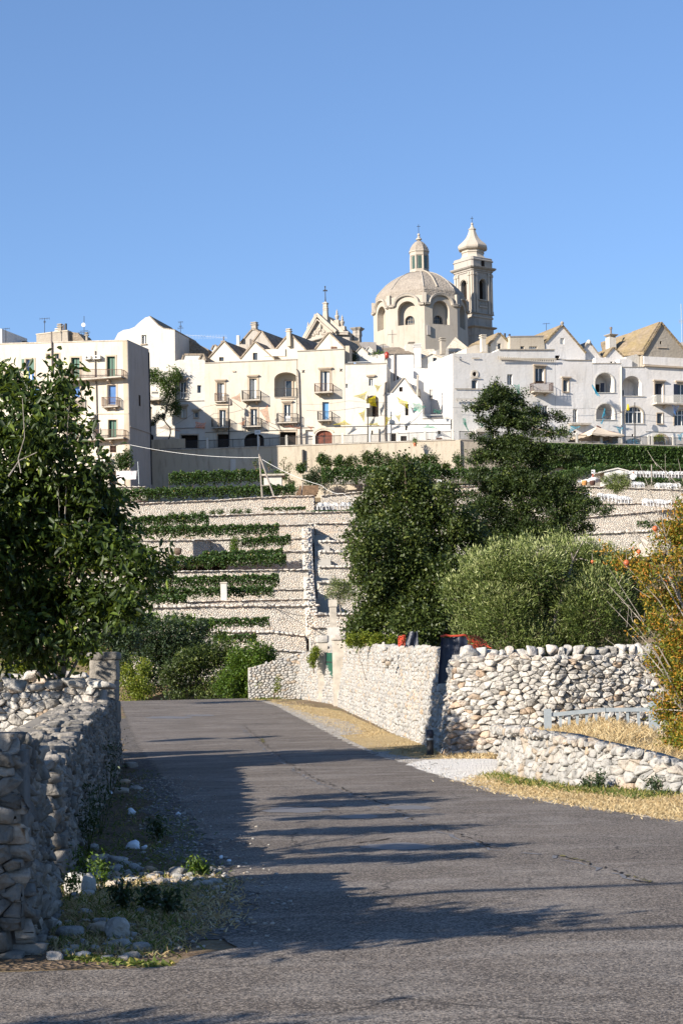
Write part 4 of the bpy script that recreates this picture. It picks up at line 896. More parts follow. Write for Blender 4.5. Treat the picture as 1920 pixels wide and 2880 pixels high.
# shrubs
def shrub(label, pxl, d, n, size, mat, seed, name='shrub', base=None, cat='shrub', bark='bark', group=None, **kw):
    cl = pxclumps(pxl, d, kw.pop('dj', .5), seed); lo = min(c[0].z - c[1][2] for c in cl); cx = sum(c[0].x for c in cl) / len(cl)
    b = Vector((cx, d, base if base is not None else max(lo - .1, zg(d)))); root = thing(name, label, cat, b, group)
    foliage('leaves', cl, n, size, M[mat], root, seed, **kw); limbs(root, b, [c[0] for c in cl[::2]], max(.015, .0012 * d * .3), M[bark], 'stems', seed, .3, .05); return root
shrub('rounded dark green shrub behind the crest under the big tree', [(420, 1790, 60), (480, 1780, 70), (540, 1790, 60), (440, 1860, 70), (520, 1850, 70), (570, 1850, 50), (400, 1920, 60), (470, 1930, 60), (380, 1760, 45), (560, 1760, 30)], 92, 15000, .16, 'lf_dark', 11, per=9, gap=-.3, gf=1.6)
shrub('tall leafy row of pale tipped shrubs behind the dark bushes', [(400, 1755, 28), (440, 1750, 26), (480, 1755, 28), (530, 1755, 28), (580, 1765, 26), (350, 1760, 30), (620, 1790, 22)], 96, 4200, .16, 'lf_bush', 12, per=8, up=1.5, spread=.5)
shrub('olive green oak bush in the middle of the crest bushes', [(530, 1860, 50), (590, 1840, 55), (640, 1850, 50), (560, 1920, 60), (620, 1930, 60), (500, 1940, 40), (660, 1900, 45), (480, 1900, 40)], 86, 14000, .13, 'lf_oak', 13, per=9, gap=-.3, gf=1.8)
shrub('bright green rounded shrub at the road crest beside the pale wall', [(720, 1825, 38), (690, 1850, 48), (750, 1850, 35), (670, 1900, 50), (720, 1900, 50), (640, 1930, 38), (690, 1950, 42), (730, 1945, 30)], 83, 15000, .12, 'lf_bush', 14, per=9, gap=-.4, gf=2)
shrub('yellow green bush between the stone pillar and the road crest', [(350, 1870, 45), (380, 1900, 45), (350, 1930, 50), (400, 1945, 35), (320, 1900, 40), (400, 1880, 30)], 80, 9000, .10, 'lf_yel', 15, per=9, gap=-.4, gf=2)
shrub('yellow leaved shrub growing behind the field walls on the left', [(60, 1870, 50), (130, 1880, 40), (205, 1870, 35), (270, 1850, 35), (240, 1830, 30)], 42, 6000, .08, 'lf_yel', 16, per=8, gap=-.4)
shrub('dark green bush filling the gap below the big tree', [(300, 1780, 50), (350, 1800, 45), (260, 1800, 40), (330, 1830, 40)], 70, 7000, .12, 'lf_dark', 17, per=8, gap=-.6)
shrub('yellow green creeper hanging over the pale wall left of its pier', [ZN(600, 290) + (11,), ZN(590, 320) + (13,), ZN(575, 350) + (12,), ZN(580, 380) + (7,)], 71, 1600, .07, 'lf_yel', 18, per=6, gap=-2, name='creeper', dj=.1, up=-1)
shrub('bright hedge showing above the pale wall below the oak', [(990, 1800, 18), (1025, 1798, 22), (1060, 1800, 20), (1100, 1805, 18)], 56, 4200, .07, 'lf_yel', 19, per=8, gap=-1, base=zg(56))
shrub('tuft of weeds rooted in the pale wall near the crest', [ZN(365, 470) + (5,), ZN(360, 510) + (8,), ZN(355, 540) + (8,), ZN(250, 505) + (5,)], 75, 320, .08, 'lf_yel', 20, per=5, gap=-2, dj=.05)

# ------------------------------------------------------------------ the terraced hill
def line_at(lst, x): return float(np.interp(x, [a for a, _ in lst], [b for _, b in lst]))
def terrace(side, tops, d, hpx, x0, x1, label, size=.23, caps=False, curve=None, seed=0, dep=.045, back=8.0):
    """a dry stone retaining wall facing the camera: tops = [(px, py of the lip)]; hpx = visible height in pixels"""
    n = 9; base = []; tz = []
    for i in range(n):
        px = x0 + (x1 - x0) * i / (n - 1); dd = d + (curve(px) if curve else 0); t_ = P(px, line_at(tops, px), dd); h = hpx * dd / F + .5
        base.append((t_.x, t_.y, t_.z - h)); tz.append(t_.z)
    tr = Tri(); wall_tri(tr, base, tz, size, dep, .06, LO, .62, seed, .55, None, True, .5)
    caps_tri(tr, [Vector((b[0], b[1] - .04, z - .08)) for b, z in zip(base, tz)], .34 if caps else .42, .18 if caps else .08, .33, seed)
    # earth behind the wall, level with its lip
    m = MB(); V = []; 
    for b, z in zip(base, tz): V += [Vector((b[0], b[1] + .3, z - .12)), Vector((b[0], b[1] + back, z - .10))]
    o = tag(tr.build('terrace_wall', M['st_ter'], None, base[0]), label, 'terrace wall')
    m.add(V, [(2 * i, 2 * i + 2, 2 * i + 3, 2 * i + 1) for i in range(n - 1)]); s = m.build('terrace_ground', M['soil'], None, (0, 0, 0)); s['kind'] = 'structure'
    return o
LW = [  # tops, d, visible height px, x0, x1, label, caps
 ([(200, 1840), (600, 1828), (700, 1822), (880, 1832)], 118, 60, 300, 880, 'lowest terrace wall just above the crest shrubs', False),
 ([(560, 1776), (760, 1776), (880, 1790)], 122, 40, 560, 862, 'low terrace wall with a row of big capstones under the lowest vines', True),
 ([(200, 1716), (340, 1710), (500, 1705), (880, 1702)], 128, 62, 200, 892, 'wide terrace wall with a dark ledge line in the lower slope', True),
 ([(520, 1691), (880, 1682)], 131, 20, 500, 868, 'short terrace wall right of the lowest white post', False),
 ([(200, 1668), (780, 1656), (880, 1656)], 135, 30, 200, 868, 'narrow terrace wall behind the paired vine rows', False),
 ([(200, 1612), (340, 1608), (880, 1600)], 139, 50, 200, 868, 'terrace wall in the middle of the slope under the thick double vine row', False),
 ([(640, 1550), (880, 1548)], 145, 50, 640, 868, 'terrace wall right of the small round bush', False),
 ([(200, 1520), (340, 1519), (600, 1517)], 146.5, 46, 200, 592, 'terrace wall ending in a rounded corner beside bare orange earth', False),
 ([(540, 1517), (880, 1512)], 149.5, 34, 560, 868, 'terrace wall behind the rounded stone corner', False),
 ([(200, 1492), (600, 1486), (740, 1478), (880, 1472)], 153, 42, 200, 882, 'terrace wall in the upper slope below the long thin vine row', False),
 ([(200, 1470), (500, 1452), (760, 1442), (1010, 1437)], 158.5, 48, 200, 1000, 'long terrace wall below the ledge of small shrubs', False),
 ([(200, 1424), (375, 1415), (600, 1406), (800, 1394), (886, 1393)], 164, 48, 200, 884, 'high smooth terrace wall below the uppermost long vines', False)]
for i, (tp, d, h, x0, x1, lab, cp) in enumerate(LW):
    cv = None
    if 'rounded corner' in lab: cv = lambda px: max(0, (px - 545) / 47) ** 2 * 2.6
    terrace('L', tp, d, h, x0, x1, lab, .165 if i < 8 else .18, cp, cv, seed=i + 3)
RW = [
 ([(870, 1762), (1000, 1768)], 119, 60, 868, 1030, 'lowest wall right of the stairs behind the white post', False),
 ([(872, 1728), (1000, 1726), (1100, 1726)], 124, 40, 882, 1120, 'wall right of the stairs beside the small olive', True),
 ([(890, 1638), (1100, 1634)], 134, 90, 892, 1080, 'tall shaded wall right of the stairs below the small olive', True),
 ([(890, 1594), (1100, 1592)], 139, 44, 895, 1080, 'second wall right of the stairs counted up from the small olive', True),
 ([(890, 1552), (1100, 1552)], 144, 42, 895, 1080, 'third wall right of the stairs counted up from the small olive', True),
 ([(890, 1523), (1050, 1522), (1560, 1505), (1960, 1486)], 149, 36, 895, 1960, 'long wall on the right slope behind the big oak and the pomegranate twigs', True),
 ([(884, 1470), (1100, 1470), (1560, 1462), (1780, 1440), (1960, 1428)], 155, 52, 884, 1960, 'pale upper wall with a triangle of shade right of the stairs', False),
 ([(1000, 1438), (1560, 1408), (1690, 1416), (1960, 1412)], 160, 30, 1000, 1960, 'wall behind the dark conifer below the rows of white chairs', False),
 ([(902, 1393), (1050, 1379), (1300, 1366), (1560, 1364), (1800, 1372), (1960, 1378)], 166, 34, 902, 1960, 'upper wall right of the steps carrying the café terrace', False),
 ([(930, 1326), (1330, 1323), (1460, 1322)], 181, 14, 925, 1460, 'low pale wall at the foot of the climbing shrubs', True)]
for i, (tp, d, h, x0, x1, lab, cp) in enumerate(RW): terrace('R', tp, d + (1.5 if x0 < 900 else 0), h, x0, x1, lab, .175, cp, None, seed=i + 40)
# small piers that break the stair side walls
# the sloping parapet that climbs the hill beside the stairs
tr = Tri(); sp = [((892, 1712), 127.0), ((888, 1690), 131), ((884, 1640), 137), ((880, 1580), 143), ((877, 1520), 149), ((876, 1474), 154)]
pb = []; pt = []
for (q, d) in sp: t_ = P(*q, d); pb.append((t_.x, t_.y, t_.z - 3.6)); pt.append(t_.z)
wall_tri(tr, pb[::-1], pt[::-1], .22, .08, .02, LO, .66, 3, .6, None, True, .7, side=-1)
wall_tri(tr, [(pb[0][0] - .8, pb[0][1] - .1, pb[0][2] - 1), (pb[0][0], pb[0][1] - .1, pb[0][2] - 1)], [pt[0], pt[0]], .22, .08, .02, LO, .66, 4, .4, None, True, .2)
rr = random.Random(4)
for i in range(220):
    k = rr.uniform(0, len(pb) - 1.001); j = int(k); f = k - j; a, b = Vector(pb[j]), Vector(pb[j + 1]); q = a.lerp(b, f); z = pt[j] * (1 - f) + pt[j + 1] * f; s = rr.uniform(.10, .18)
    tr.rock((q.x - rr.uniform(.05, .7), q.y, z - .02), (s * .6, 0, 0), (0, s, 0), (0, 0, s * .5), rr.uniform(.2, .9), .15, .55, seed=i)
tag(tr.build('stair_parapet', M['st_ter'], None, pb[0]), 'steep rough stone parapet climbing the slope between terraces and stairs', 'wall')
st = thing('stone_stairs', 'shaded stairs climbing between the terraces right of the parapet', 'stairs', P(895, 1700, 128)); m = MB()
for k in range(60):
    y = 126 + k * .5; z = np.interp(y, [126, 133, 143, 154, 160], [4.2, 6.4, 10.3, 13.4, 14.6]); x = P(885, 1600, y).x; m.box(x, y, z - 1.0, x + 1.3, y + .52, z)
m.build('steps', M['st_ter'], st)
# flight of dark steps near the top
st = thing('stone_steps', 'short flight of dark steps right of the white garden hut', 'stairs', P(870, 1390, 170)); m = MB()
for k, (a, b, c_) in enumerate([(826, 885, 1394), (832, 890, 1386), (836, 893, 1380), (840, 895, 1373), (842, 895, 1366)]):
    p = P(a, c_, 170 + k); q = P(b, c_, 170 + k); m.box(p.x, p.y, p.z - .3, q.x, p.y + 1, p.z)
m.build('steps', M['wood'], st)
# ---- vines: leafy rows on posts
def vine_row(pts, d, hpx, label, n=None, dens=1.0, seed=0, mat='lf_vine', posts=True, thick=.5, size=.15, name='vine_row', cat='vines'):
    """pts [(px, py of the foot)] along the row"""
    (xa, ya), (xb, yb) = pts[0], pts[-1]; A, B = P(xa, ya, d), P(xb, yb, d); L = (B - A).length; H = hpx * 1.06 * d / F
    root = thing(name, label, cat, A); rng = np.random.default_rng(seed); n = n or int(L * H * 430 * dens); u = rng.uniform(0, 1, n)
    g = 1.0 + .05 * np.sin(u * L * 3.1 + seed) + .06 * np.sin(u * L * 8.3 + seed * 2) + .04 * np.sin(u * L * 17)
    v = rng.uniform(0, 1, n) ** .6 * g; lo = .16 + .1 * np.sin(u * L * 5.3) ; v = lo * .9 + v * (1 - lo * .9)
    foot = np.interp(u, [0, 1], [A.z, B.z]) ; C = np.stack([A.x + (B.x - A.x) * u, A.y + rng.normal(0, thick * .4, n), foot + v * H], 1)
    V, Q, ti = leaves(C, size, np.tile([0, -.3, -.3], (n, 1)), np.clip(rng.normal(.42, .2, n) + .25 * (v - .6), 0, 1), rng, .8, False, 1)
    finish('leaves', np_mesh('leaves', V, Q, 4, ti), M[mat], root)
    if posts:
        m = MB(); k = max(2, int(L / 1.1)); r = random.Random(seed)
        for i in range(k + 1):
            q = A.lerp(B, i / k); m.tube([q - UP * .15, q + UP * H * r.uniform(.5, .75) + Vector((r.uniform(-.08, .08), 0, 0))], .028, 4)
            if k <= 12: m.build('stake', M['bark'], root); m = MB()
        if k > 12: m.build('trellis', M['bark'], root)
    return root
VR = [([(560, 1772), (758, 1768)], 123, 30, 'vine row under the terrace with the dark ledge line'), ([(600, 1818), (722, 1815)], 119.5, 30, 'lowest vine row just above the bright green shrub'),
 ([(360, 1706), (526, 1703)], 129.5, 28, 'short vine row left of the lowest white post'), ([(420, 1690), (770, 1682)], 133, 33, 'vine row passing behind the white masonry post'),
 ([(440, 1664), (785, 1655)], 137, 38, 'vine row directly above the one behind the white post'), ([(470, 1606), (805, 1598)], 141, 38, 'lower row of the thick double vines in mid slope'),
 ([(570, 1590), (796, 1582)], 143.5, 36, 'upper row of the thick double vines in mid slope'), ([(680, 1549), (818, 1540)], 147.5, 34, 'short vine row right of the small round bush'),
 ([(385, 1519), (785, 1512)], 151, 36, 'long thin vine row in the upper slope'), ([(370, 1489), (588, 1482)], 156, 34, 'short vine row below the ledge of small shrubs'),
 ([(240, 1418), (830, 1402)], 167, 37, 'uppermost long vine row along the high smooth wall'), ([(476, 1376), (745, 1366)], 175, 44, 'vine row at the foot of the shaded promenade wall')]
for i, (p_, d, h, lab) in enumerate(VR): vine_row(p_, d, h, lab, seed=i, thick=.7 if i > 9 else .5, dens=1.25)
vine_row([(905, 1372), (1240, 1360)], 172, 52, 'tall dense vine hedge right of the rounded dark bush', seed=20, thick=.9, dens=1.3)
vine_row([(1180, 1362), (1520, 1356)], 173, 40, 'vine hedge behind the conifer below the climbing shrubs', seed=21, thick=.9, dens=1.3)
vine_row([(985, 1466), (1080, 1464)], 159, 36, 'short dark vine row left of the oak crown', seed=22, thick=.8)
vine_row([(1560, 1356), (1630, 1354)], 172, 30, 'short vine row right of the conifer top boughs', seed=23)
vine_row([(1690, 1325), (1935, 1322)], 187, 16, 'thin vine row above the rows of white chairs', seed=24, thick=.8)
vine_row([(1780, 1370), (1935, 1375)], 170, 26, 'vine row among the white chairs near the right edge', seed=25)
vine_row([(1790, 1490), (1930, 1486)], 152, 22, 'vine row on the right slope behind the pomegranate twigs', seed=26)
vine_row([(862, 1446), (1000, 1444)], 160, 9, 'low strip of plants on the ledge above the stairs', seed=27, posts=False, size=.14)
vine_row([(740, 1440), (860, 1438)], 161, 12, 'low strip of plants at the foot of the leaning pole', seed=28, posts=False, size=.14)
for i, (a, b, w_) in enumerate([(365, 428, 26), (440, 424, 12), (515, 420, 26), (580, 414, 16), (655, 412, 22), (705, 410, 22), (800, 406, 24), (845, 404, 24), (905, 404, 20)]):
    px, py = ZT(a, b); shrub(f'{"round dark" if i == 0 else "tiny green"} shrub on the ledge below the high smooth wall', [(px, py, w_ / 2.5)], 160, 240, .14, 'lf_vine', 30 + i, dj=0, per=5, gap=-2, group=None if i == 0 else 'tiny shrubs on the ledge')
shrub('small round dense bush at the left end of the short vine row', [(660, 1522, 13), (660, 1537, 15), (660, 1550, 13)], 147, 1500, .12, 'lf_bush', 41, dj=.1, per=6, gap=-2)
shrub('bright green bush against the foot of the stair parapet', [ZT(1300, 975) + (9,), ZT(1290, 1005) + (13,), ZT(1250, 1040) + (10,), ZT(1290, 1042) + (9,)], 136, 700, .16, 'lf_vine', 42, dj=.1, per=6, gap=-2)
shrub('small grey green olive beside the stairs', [(945, 1640, 20), (970, 1645, 22), (930, 1665, 20), (985, 1670, 22), (955, 1680, 24), (960, 1655, 26)], 130, 5200, .14, 'lf_oli', 43, name='olive_tree', cat='tree', dj=.4, wide=.2, gap=-1, base=P(960, 1718, 130).z, bark='barkp')
shrub('olive tree with a pale trunk standing in the café terrace', [ZV(860, 330) + (14,), ZV(940, 300) + (16,), ZV(1020, 310) + (16,), ZV(900, 380) + (16,), ZV(980, 370) + (20,), ZV(1050, 360) + (13,), ZV(960, 410) + (13,)], 162, 6500, .16, 'lf_oli', 44, name='olive_tree', cat='tree', dj=.5, wide=.22, gap=-1, base=P(*ZV(960, 530), 162).z, bark='barkp')
shrub('rounded dark bush at the foot of the lit promenade wall', [(875, 1340, 24), (895, 1332, 26), (915, 1345, 20), (885, 1355, 24), (905, 1358, 20), (868, 1352, 16)], 177, 3600, .16, 'lf_dark', 45, dj=.4, per=8, gap=-2)
shrub('dark bush left of the rounded one behind the garden hut', [(780, 1335, 14), (800, 1338, 14), (760, 1345, 14), (818, 1360, 12), (826, 1375, 12)], 179, 1900, .16, 'lf_ivy', 46, dj=.4, per=8, gap=-2)
# plants climbing the lit promenade wall
for i, (a, b, w_, h_) in enumerate([(340, 1400, 30, 50), (390, 1430, 50, 60), (500, 1420, 50, 50), (600, 1430, 55, 75), (660, 1440, 40, 70), (760, 1390, 60, 80), (850, 1390, 70, 90), (930, 1420, 70, 90), (1000, 1450, 40, 60), (1110, 1430, 60, 70), (1210, 1440, 50, 60), (1290, 1410, 40, 60), (1360, 1410, 70, 70), (1480, 1475, 30, 30), (150, 1480, 30, 40)]):
    px, py = ZC(a, b); w_ /= 3.267; h_ /= 3.267
    shrub('straggly climbing shrub against the lit promenade wall', [(px, py, w_ * .9), (px - w_ * .5, py + h_ * .35, w_ * .7), (px + w_ * .4, py + h_ * .5, w_ * .7), (px, py - h_ * .4, w_ * .5), (px, py + h_ * .8, w_ * .6)], 187, 950, .20, 'lf_oak' if i % 2 else 'lf_vine', 60 + i, dj=.2, per=6, gap=-.8, group='climbing shrubs on the promenade wall', base=P(px, py + h_ * 1.3, 187).z)
px, py = ZD(650, 1640); shrub('upright green shrub nearest the conifer against the promenade wall', [(px, py - 14, 12), (px + 3, py, 13), (px + 5, py + 12, 11), (px - 6, py - 6, 9)], 187, 900, .18, 'lf_vine', 90, dj=.2, per=6, gap=-1)
for i, (a, b, h_) in enumerate([(1040, 1430, 60), (1160, 1450, 45), (1300, 1430, 110), (1350, 1470, 60), (1440, 1470, 50), (1490, 1440, 70)]):
    px, py = ZB(a, b); h_ /= 3.267; shrub('thin straggling weed on the promenade wall above the hut', [(px, py, 5), (px + 4, py - h_ * .3, 4), (px - 3, py + h_ * .3, 5), (px + 2, py + h_ * .6, 5)], 187, 90, .18, 'lf_oak', 80 + i, dj=.1, per=4, gap=-2, group='weeds on the promenade wall')

# ------------------------------------------------------------------ house building kit
def arch_pts(x0, y0, x1, y1, rise=None, n=10):
    """zoom-space outline of an opening with a round head; y0 = crown, y1 = sill"""
    c = (x0 + x1) / 2; R = (x1 - x0) / 2; rise = rise or R; ys = y0 + rise
    return [(x0, y1), (x0, ys)] + [(c - R * cos(pi * k / n), ys - rise * sin(pi * k / n)) for k in range(1, n)] + [(x1, ys), (x1, y1)]
def rect_pts(x0, y0, x1, y1): return [(x0, y1), (x0, y0), (x1, y0), (x1, y1)]
def wall_body(pl, outline, holes, depth, mat, name, parent, reveal=.28, off=0.0, rev_mat=None):
    m = MB(); O = [pl.W(*q, off) for q in outline]; Hs = [[pl.W(*q, off) for q in h] for h in holes]
    loc = lambda v: Vector(((v.xy - pl.o).dot(pl.t), v.z, 0)); allp = O + [p for h in Hs for p in h]
    tr = tessellate_polygon([[loc(p) for p in O]] + [[loc(p) for p in h] for h in Hs]); m.add(allp, tr)
    D = pl.depth(); n = len(O); B = [p + D * depth for p in O]; m.add(O + B, [(i, n + i, n + (i + 1) % n, (i + 1) % n) for i in range(n)]); m.add(B, tessellate_polygon([[loc(p) for p in O]]))
    for h in Hs:
        k = len(h); m.add(h + [p + D * reveal for p in h], [(i, (i + 1) % k, k + (i + 1) % k, k + i) for i in range(k)])
    return fix(m.build(name, mat, parent))
def flat(pl, pts, off, th, mat, name, parent):
    m = MB(); m.prism([pl.W(*q, off) for q in pts], pl.depth() * th); return fix(m.build(name, mat, parent))
def bars(pl, segs, off, wd, mat, name, parent, th=.05):
    """segs: ((x,y),(x,y)) strips lying in the facade plane"""
    m = MB()
    for a, b in segs:
        A, B_ = pl.W(*a, off), pl.W(*b, off); t_ = (B_ - A); L = t_.length; t_.normalize(); s_ = pl.depth().cross(t_).normalized(); m.obox((A + B_) / 2, t_, pl.depth(), s_, L / 2, th / 2, wd / 2)
    return m.build(name, mat, parent)
class House:
    def __init__(s, name, label, cat, pl, group=None, anchor=None):
        s.pl = pl; s.root = thing(name, label, cat, anchor or Vector((pl.o.x, pl.o.y, 22)), group); s.holes = []; s.jobs = []
    def opening(s, kind, x0, y0, x1, y1, arch=False, rise=None, pane='glass', frame='two', surround=None, lintel=False, name=None, rev=.28, sill=False, z=None):
        s.holes.append((arch_pts if arch else rect_pts)(x0, y0, x1, y1, *((rise,) if arch else ()))); s.jobs.append((kind, x0, y0, x1, y1, arch, rise, pane, frame, surround, lintel, name, rev, sill)); return s
    def body(s, outline, depth, mat, name='wall', off=0.0, reveal=.28):
        pl = s.pl; w_ = wall_body(pl, outline, s.holes, depth, M[mat], name, s.root, reveal + .02, off)
        for (kind, x0, y0, x1, y1, arch, rise, pane, frame, surround, lintel, nm, rev, sill) in s.jobs:
            if kind == 'void_only': continue
            pts = (arch_pts if arch else rect_pts)(x0, y0, x1, y1, *((rise,) if arch else ()))
            q = flat(pl, pts, rev + off, .02, M[pane], nm or ('window' if kind == 'w' else 'door'), s.root)
            xm = (x0 + x1) / 2
            if frame == 'two': bars(pl, [((x0, y1), (x0, y0)), ((xm, y1), (xm, y0)), ((x1, y1), (x1, y0)), ((x0, y0), (x1, y0))], rev - .03 + off, .11, M['wfr'], 'frame', q)
            elif frame == 'four': bars(pl, [((x0 + (x1 - x0) * k / 4, y1), (x0 + (x1 - x0) * k / 4, y0)) for k in range(5)] + [((x0, y0 + (y1 - y0) * .3), (x1, y0 + (y1 - y0) * .3)), ((x0, y1), (x1, y1))], rev - .03 + off, .09, M['wfr'], 'frame', q)
            elif frame == 'shut':
                bars(pl, [((xm, y1), (xm, y0))], rev - .02 + off, .05, M['iron'], 'gap_strip', q)
            elif frame == 'side': bars(pl, [((x0, y1), (x0, y0)), ((x1, y1), (x1, y0))], rev - .03 + off, .14, M['wfr'], 'frame', q)
            elif frame == 'bars': bars(pl, [((x0 + (x1 - x0) * k / 5, y1), (x0 + (x1 - x0) * k / 5, y0)) for k in range(1, 5)] + [((x0, (y0 + y1) / 2), (x1, (y0 + y1) / 2))], .05 + off, .03, M['ironr'], 'grille', q)
            elif frame == 'drape': bars(pl, [((x0 + (x1 - x0) * .22, y1), (x0 + (x1 - x0) * .22, y0)), ((x0 + (x1 - x0) * .8, y1), (x0 + (x1 - x0) * .8, y0))], rev - .01 + off, .26, M['ac'], 'curtain', q)
            if surround:
                k = surround if isinstance(surround, (int, float)) else 14; sb = []
                bars(pl, [((x0 - k / 2, y1), (x0 - k / 2, y0 - k)), ((x1 + k / 2, y1), (x1 + k / 2, y0 - k)), ((x0, y0 - k / 2), (x1, y0 - k / 2))], -.015 + off, k * .0118 if True else 0, M['trim'], 'surround', q, .06)
            if lintel:
                k = 22; A, B_ = pl.W(x0 - k, y0 - 26, -.1 + off), pl.W(x1 + k, y0 - 26, -.1 + off); m = MB(); m.obox((A + B_) / 2, pl.right(), pl.depth(), UP, (B_ - A).length / 2, .17, .07); m.obox((A + B_) / 2 - UP * .12, pl.right(), pl.depth(), UP, (B_ - A).length / 2 - .12, .09, .05); m.build('lintel', M['trim'], q)
            if sill:
                A, B_ = pl.W(x0 - 8, y1 + 3, -.06 + off), pl.W(x1 + 8, y1 + 3, -.06 + off); m = MB(); m.obox((A + B_) / 2, pl.right(), pl.depth(), UP, (B_ - A).length / 2, .12, .05); m.build('sill', M['trim'], q)
        s.holes = []; s.jobs = []; return w_
    def balcony(s, x0, x1, ytop, ybot, proj=.85, mat='iron', slab=10, slabm='concrete', brackets=2, n=None, off=0.0, front_only=False, solid=None):
        pl = s.pl; m = MB(); D = pl.depth(); Rt = pl.right(); A = pl.W(x0, ybot, off); B_ = pl.W(x1, ybot, off); th = slab * .0118
        w_ = (B_ - A).length; c = (A + B_) / 2 - D * proj / 2 - UP * th / 2; m.obox(c, Rt, D, UP, w_ / 2, proj / 2, th / 2)
        b = m.build('balcony', M[slabm], s.root)
        if brackets and proj > .3:
            m = MB()
            for k in range(brackets):
                q = A.lerp(B_, (k + .5) / brackets); m.prism([q - Rt * .09 - UP * th, q - Rt * .09 - UP * (th + .35), q - Rt * .09 - UP * (th + .12) - D * proj * .7, q - Rt * .09 - UP * th - D * proj * .75], Rt * .18)
            fix(m.build('bracket', M['trim'], b))
        H = (pl.W(x0, ytop, off) - A).length; m = MB(); n = n or max(4, int(w_ / .13)); F0, F1 = A - D * (proj - .04), B_ - D * (proj - .04)
        for k in range(n + 1): q = F0.lerp(F1, k / n); m.obox(q + UP * H / 2, Rt, D, UP, .014, .014, H / 2)
        runs = [(F0, F1)]
        if proj > .3:
            for s0, s1 in ((A, F0), (B_, F1)):
                runs.append((s0, s1)); kk = max(2, int(proj / .14))
                for k in range(kk): q = s0.lerp(s1, k / kk); m.obox(q + UP * H / 2, Rt, D, UP, .014, .014, H / 2)
        for a, c_ in runs:
            m.tube([a + UP * H, c_ + UP * H], .03, 4); m.tube([a + UP * .05, c_ + UP * .05], .02, 4)
        m.build('railing', M[mat], b); return b
def gable(pl, L, A, R_, ybase, depth, mat, roofmat, parent, off=0.0, th=.16, over=.12, name='gable', holes=(), right_drop=True):
    """gabled block: eaves L and R_, apex A in the facade plane, running back"""
    w_ = wall_body(pl, [(L[0], ybase), L, A, R_, (R_[0], ybase)], list(holes), depth, M[mat], name, parent, .2, off)
    D = pl.depth(); q = [pl.W(*x, off - over) for x in (L, A, R_)]; up = UP * th
    for a, b, nm in ((q[0], q[1], 'roof'), (q[1], q[2], 'roof')):
        m = MB(); e = (b - a).normalized() * .0; n = D.cross(b - a).normalized(); n = n if n.z > 0 else -n
        a2, b2 = a + n * .012, b + n * .012; m.prism([a2, b2, b2 + n * th, a2 + n * th], D * (depth + over)); fix(m.build(nm, M[roofmat], parent))
    return w_
def chimney(px0, px1, py0, py1, pl, off, mat, label=None, parent=None, cap=True):
    a, b = pl.W(px0, py1, off), pl.W(px1, py0, off); w_ = abs((b - a).xy.dot(pl.t)); c = (a + b) / 2; h = b.z - a.z
    root = parent or thing('chimney', label, 'chimney', Vector((c.x, c.y, a.z))); m = MB(); m.obox(c + pl.depth() * w_ / 2, pl.right(), pl.depth(), UP, w_ / 2, w_ / 2, h / 2)
    o = m.build('stack' if not parent else 'chimney', M[mat], root)
    if cap:
        m = MB(); t_ = Vector((c.x, c.y, b.z)) + pl.depth() * w_ / 2; m.obox(t_ - UP * .08, pl.right(), pl.depth(), UP, w_ / 2 + .08, w_ / 2 + .08, .06); m.obox(t_ + UP * .15, pl.right(), pl.depth(), UP, w_ / 2 + .05, w_ / 2 + .05, .05)
        m.obox(t_ + UP * .04, pl.right(), pl.depth(), UP, w_ / 2 - .06, w_ / 2 - .06, .07); m.build('chimney_cap', M[mat], o if parent else root)
    return root
def antenna(px, y0, y1, d, label, arms=((.1, .5),), group=None):
    a, b = P(px, y1, d), P(px, y0, d); root = thing('antenna', label, 'antenna', a, group); m = MB(); m.tube([a, b], .03, 5); m.build('mast', M['iron'], root); m = MB()
    for k, w_ in arms:
        q = b.lerp(a, k); m.tube([q - X3 * w_, q + X3 * w_ + UP * .05], .025, 4)
        for i in range(5): e = q + X3 * w_ * (i / 2 - 1); m.tube([e - UP * .12, e + UP * .12], .012, 3)
        m.build('arm', M['iron'], root); m = MB()
    return root
def cable(pts, rad, label, sag=.0, mat='iron', n=8, group=None):
    out = []
    for a, b in zip(pts, pts[1:]):
        for k in range(n): u = k / n; q = a.lerp(b, u); out.append(q - UP * sag * 4 * u * (1 - u))
    out.append(pts[-1]); m = MB(); m.tube(out, rad, 4); return tag(m.build('cable', M[mat], None), label, 'cable', group)
def pipe_(pl, pts, off, rad, parent, mat='pipe', name='drainpipe'):
    m = MB(); m.tube([pl.W(*q, off) for q in pts], rad, 6); return m.build(name, M[mat], parent)

# ------------------------------------------------------------------ the town along the promenade
PF = Plane(900, 1200, 195, -6, ZB); PFc = PF.using(ZC); PW = PF.back(-4.4, ZB); PWc = PW.using(ZC)
q = PFc.W(*ZC(0, 0)) if False else PF.using(ZD).W(598, 700)
PR = Plane(1272.5, 1200, q.y, 21, ZE); PRd = PR.using(ZD); PRW = PR.back(-4.6, ZE); PRWd = PRW.using(ZD)
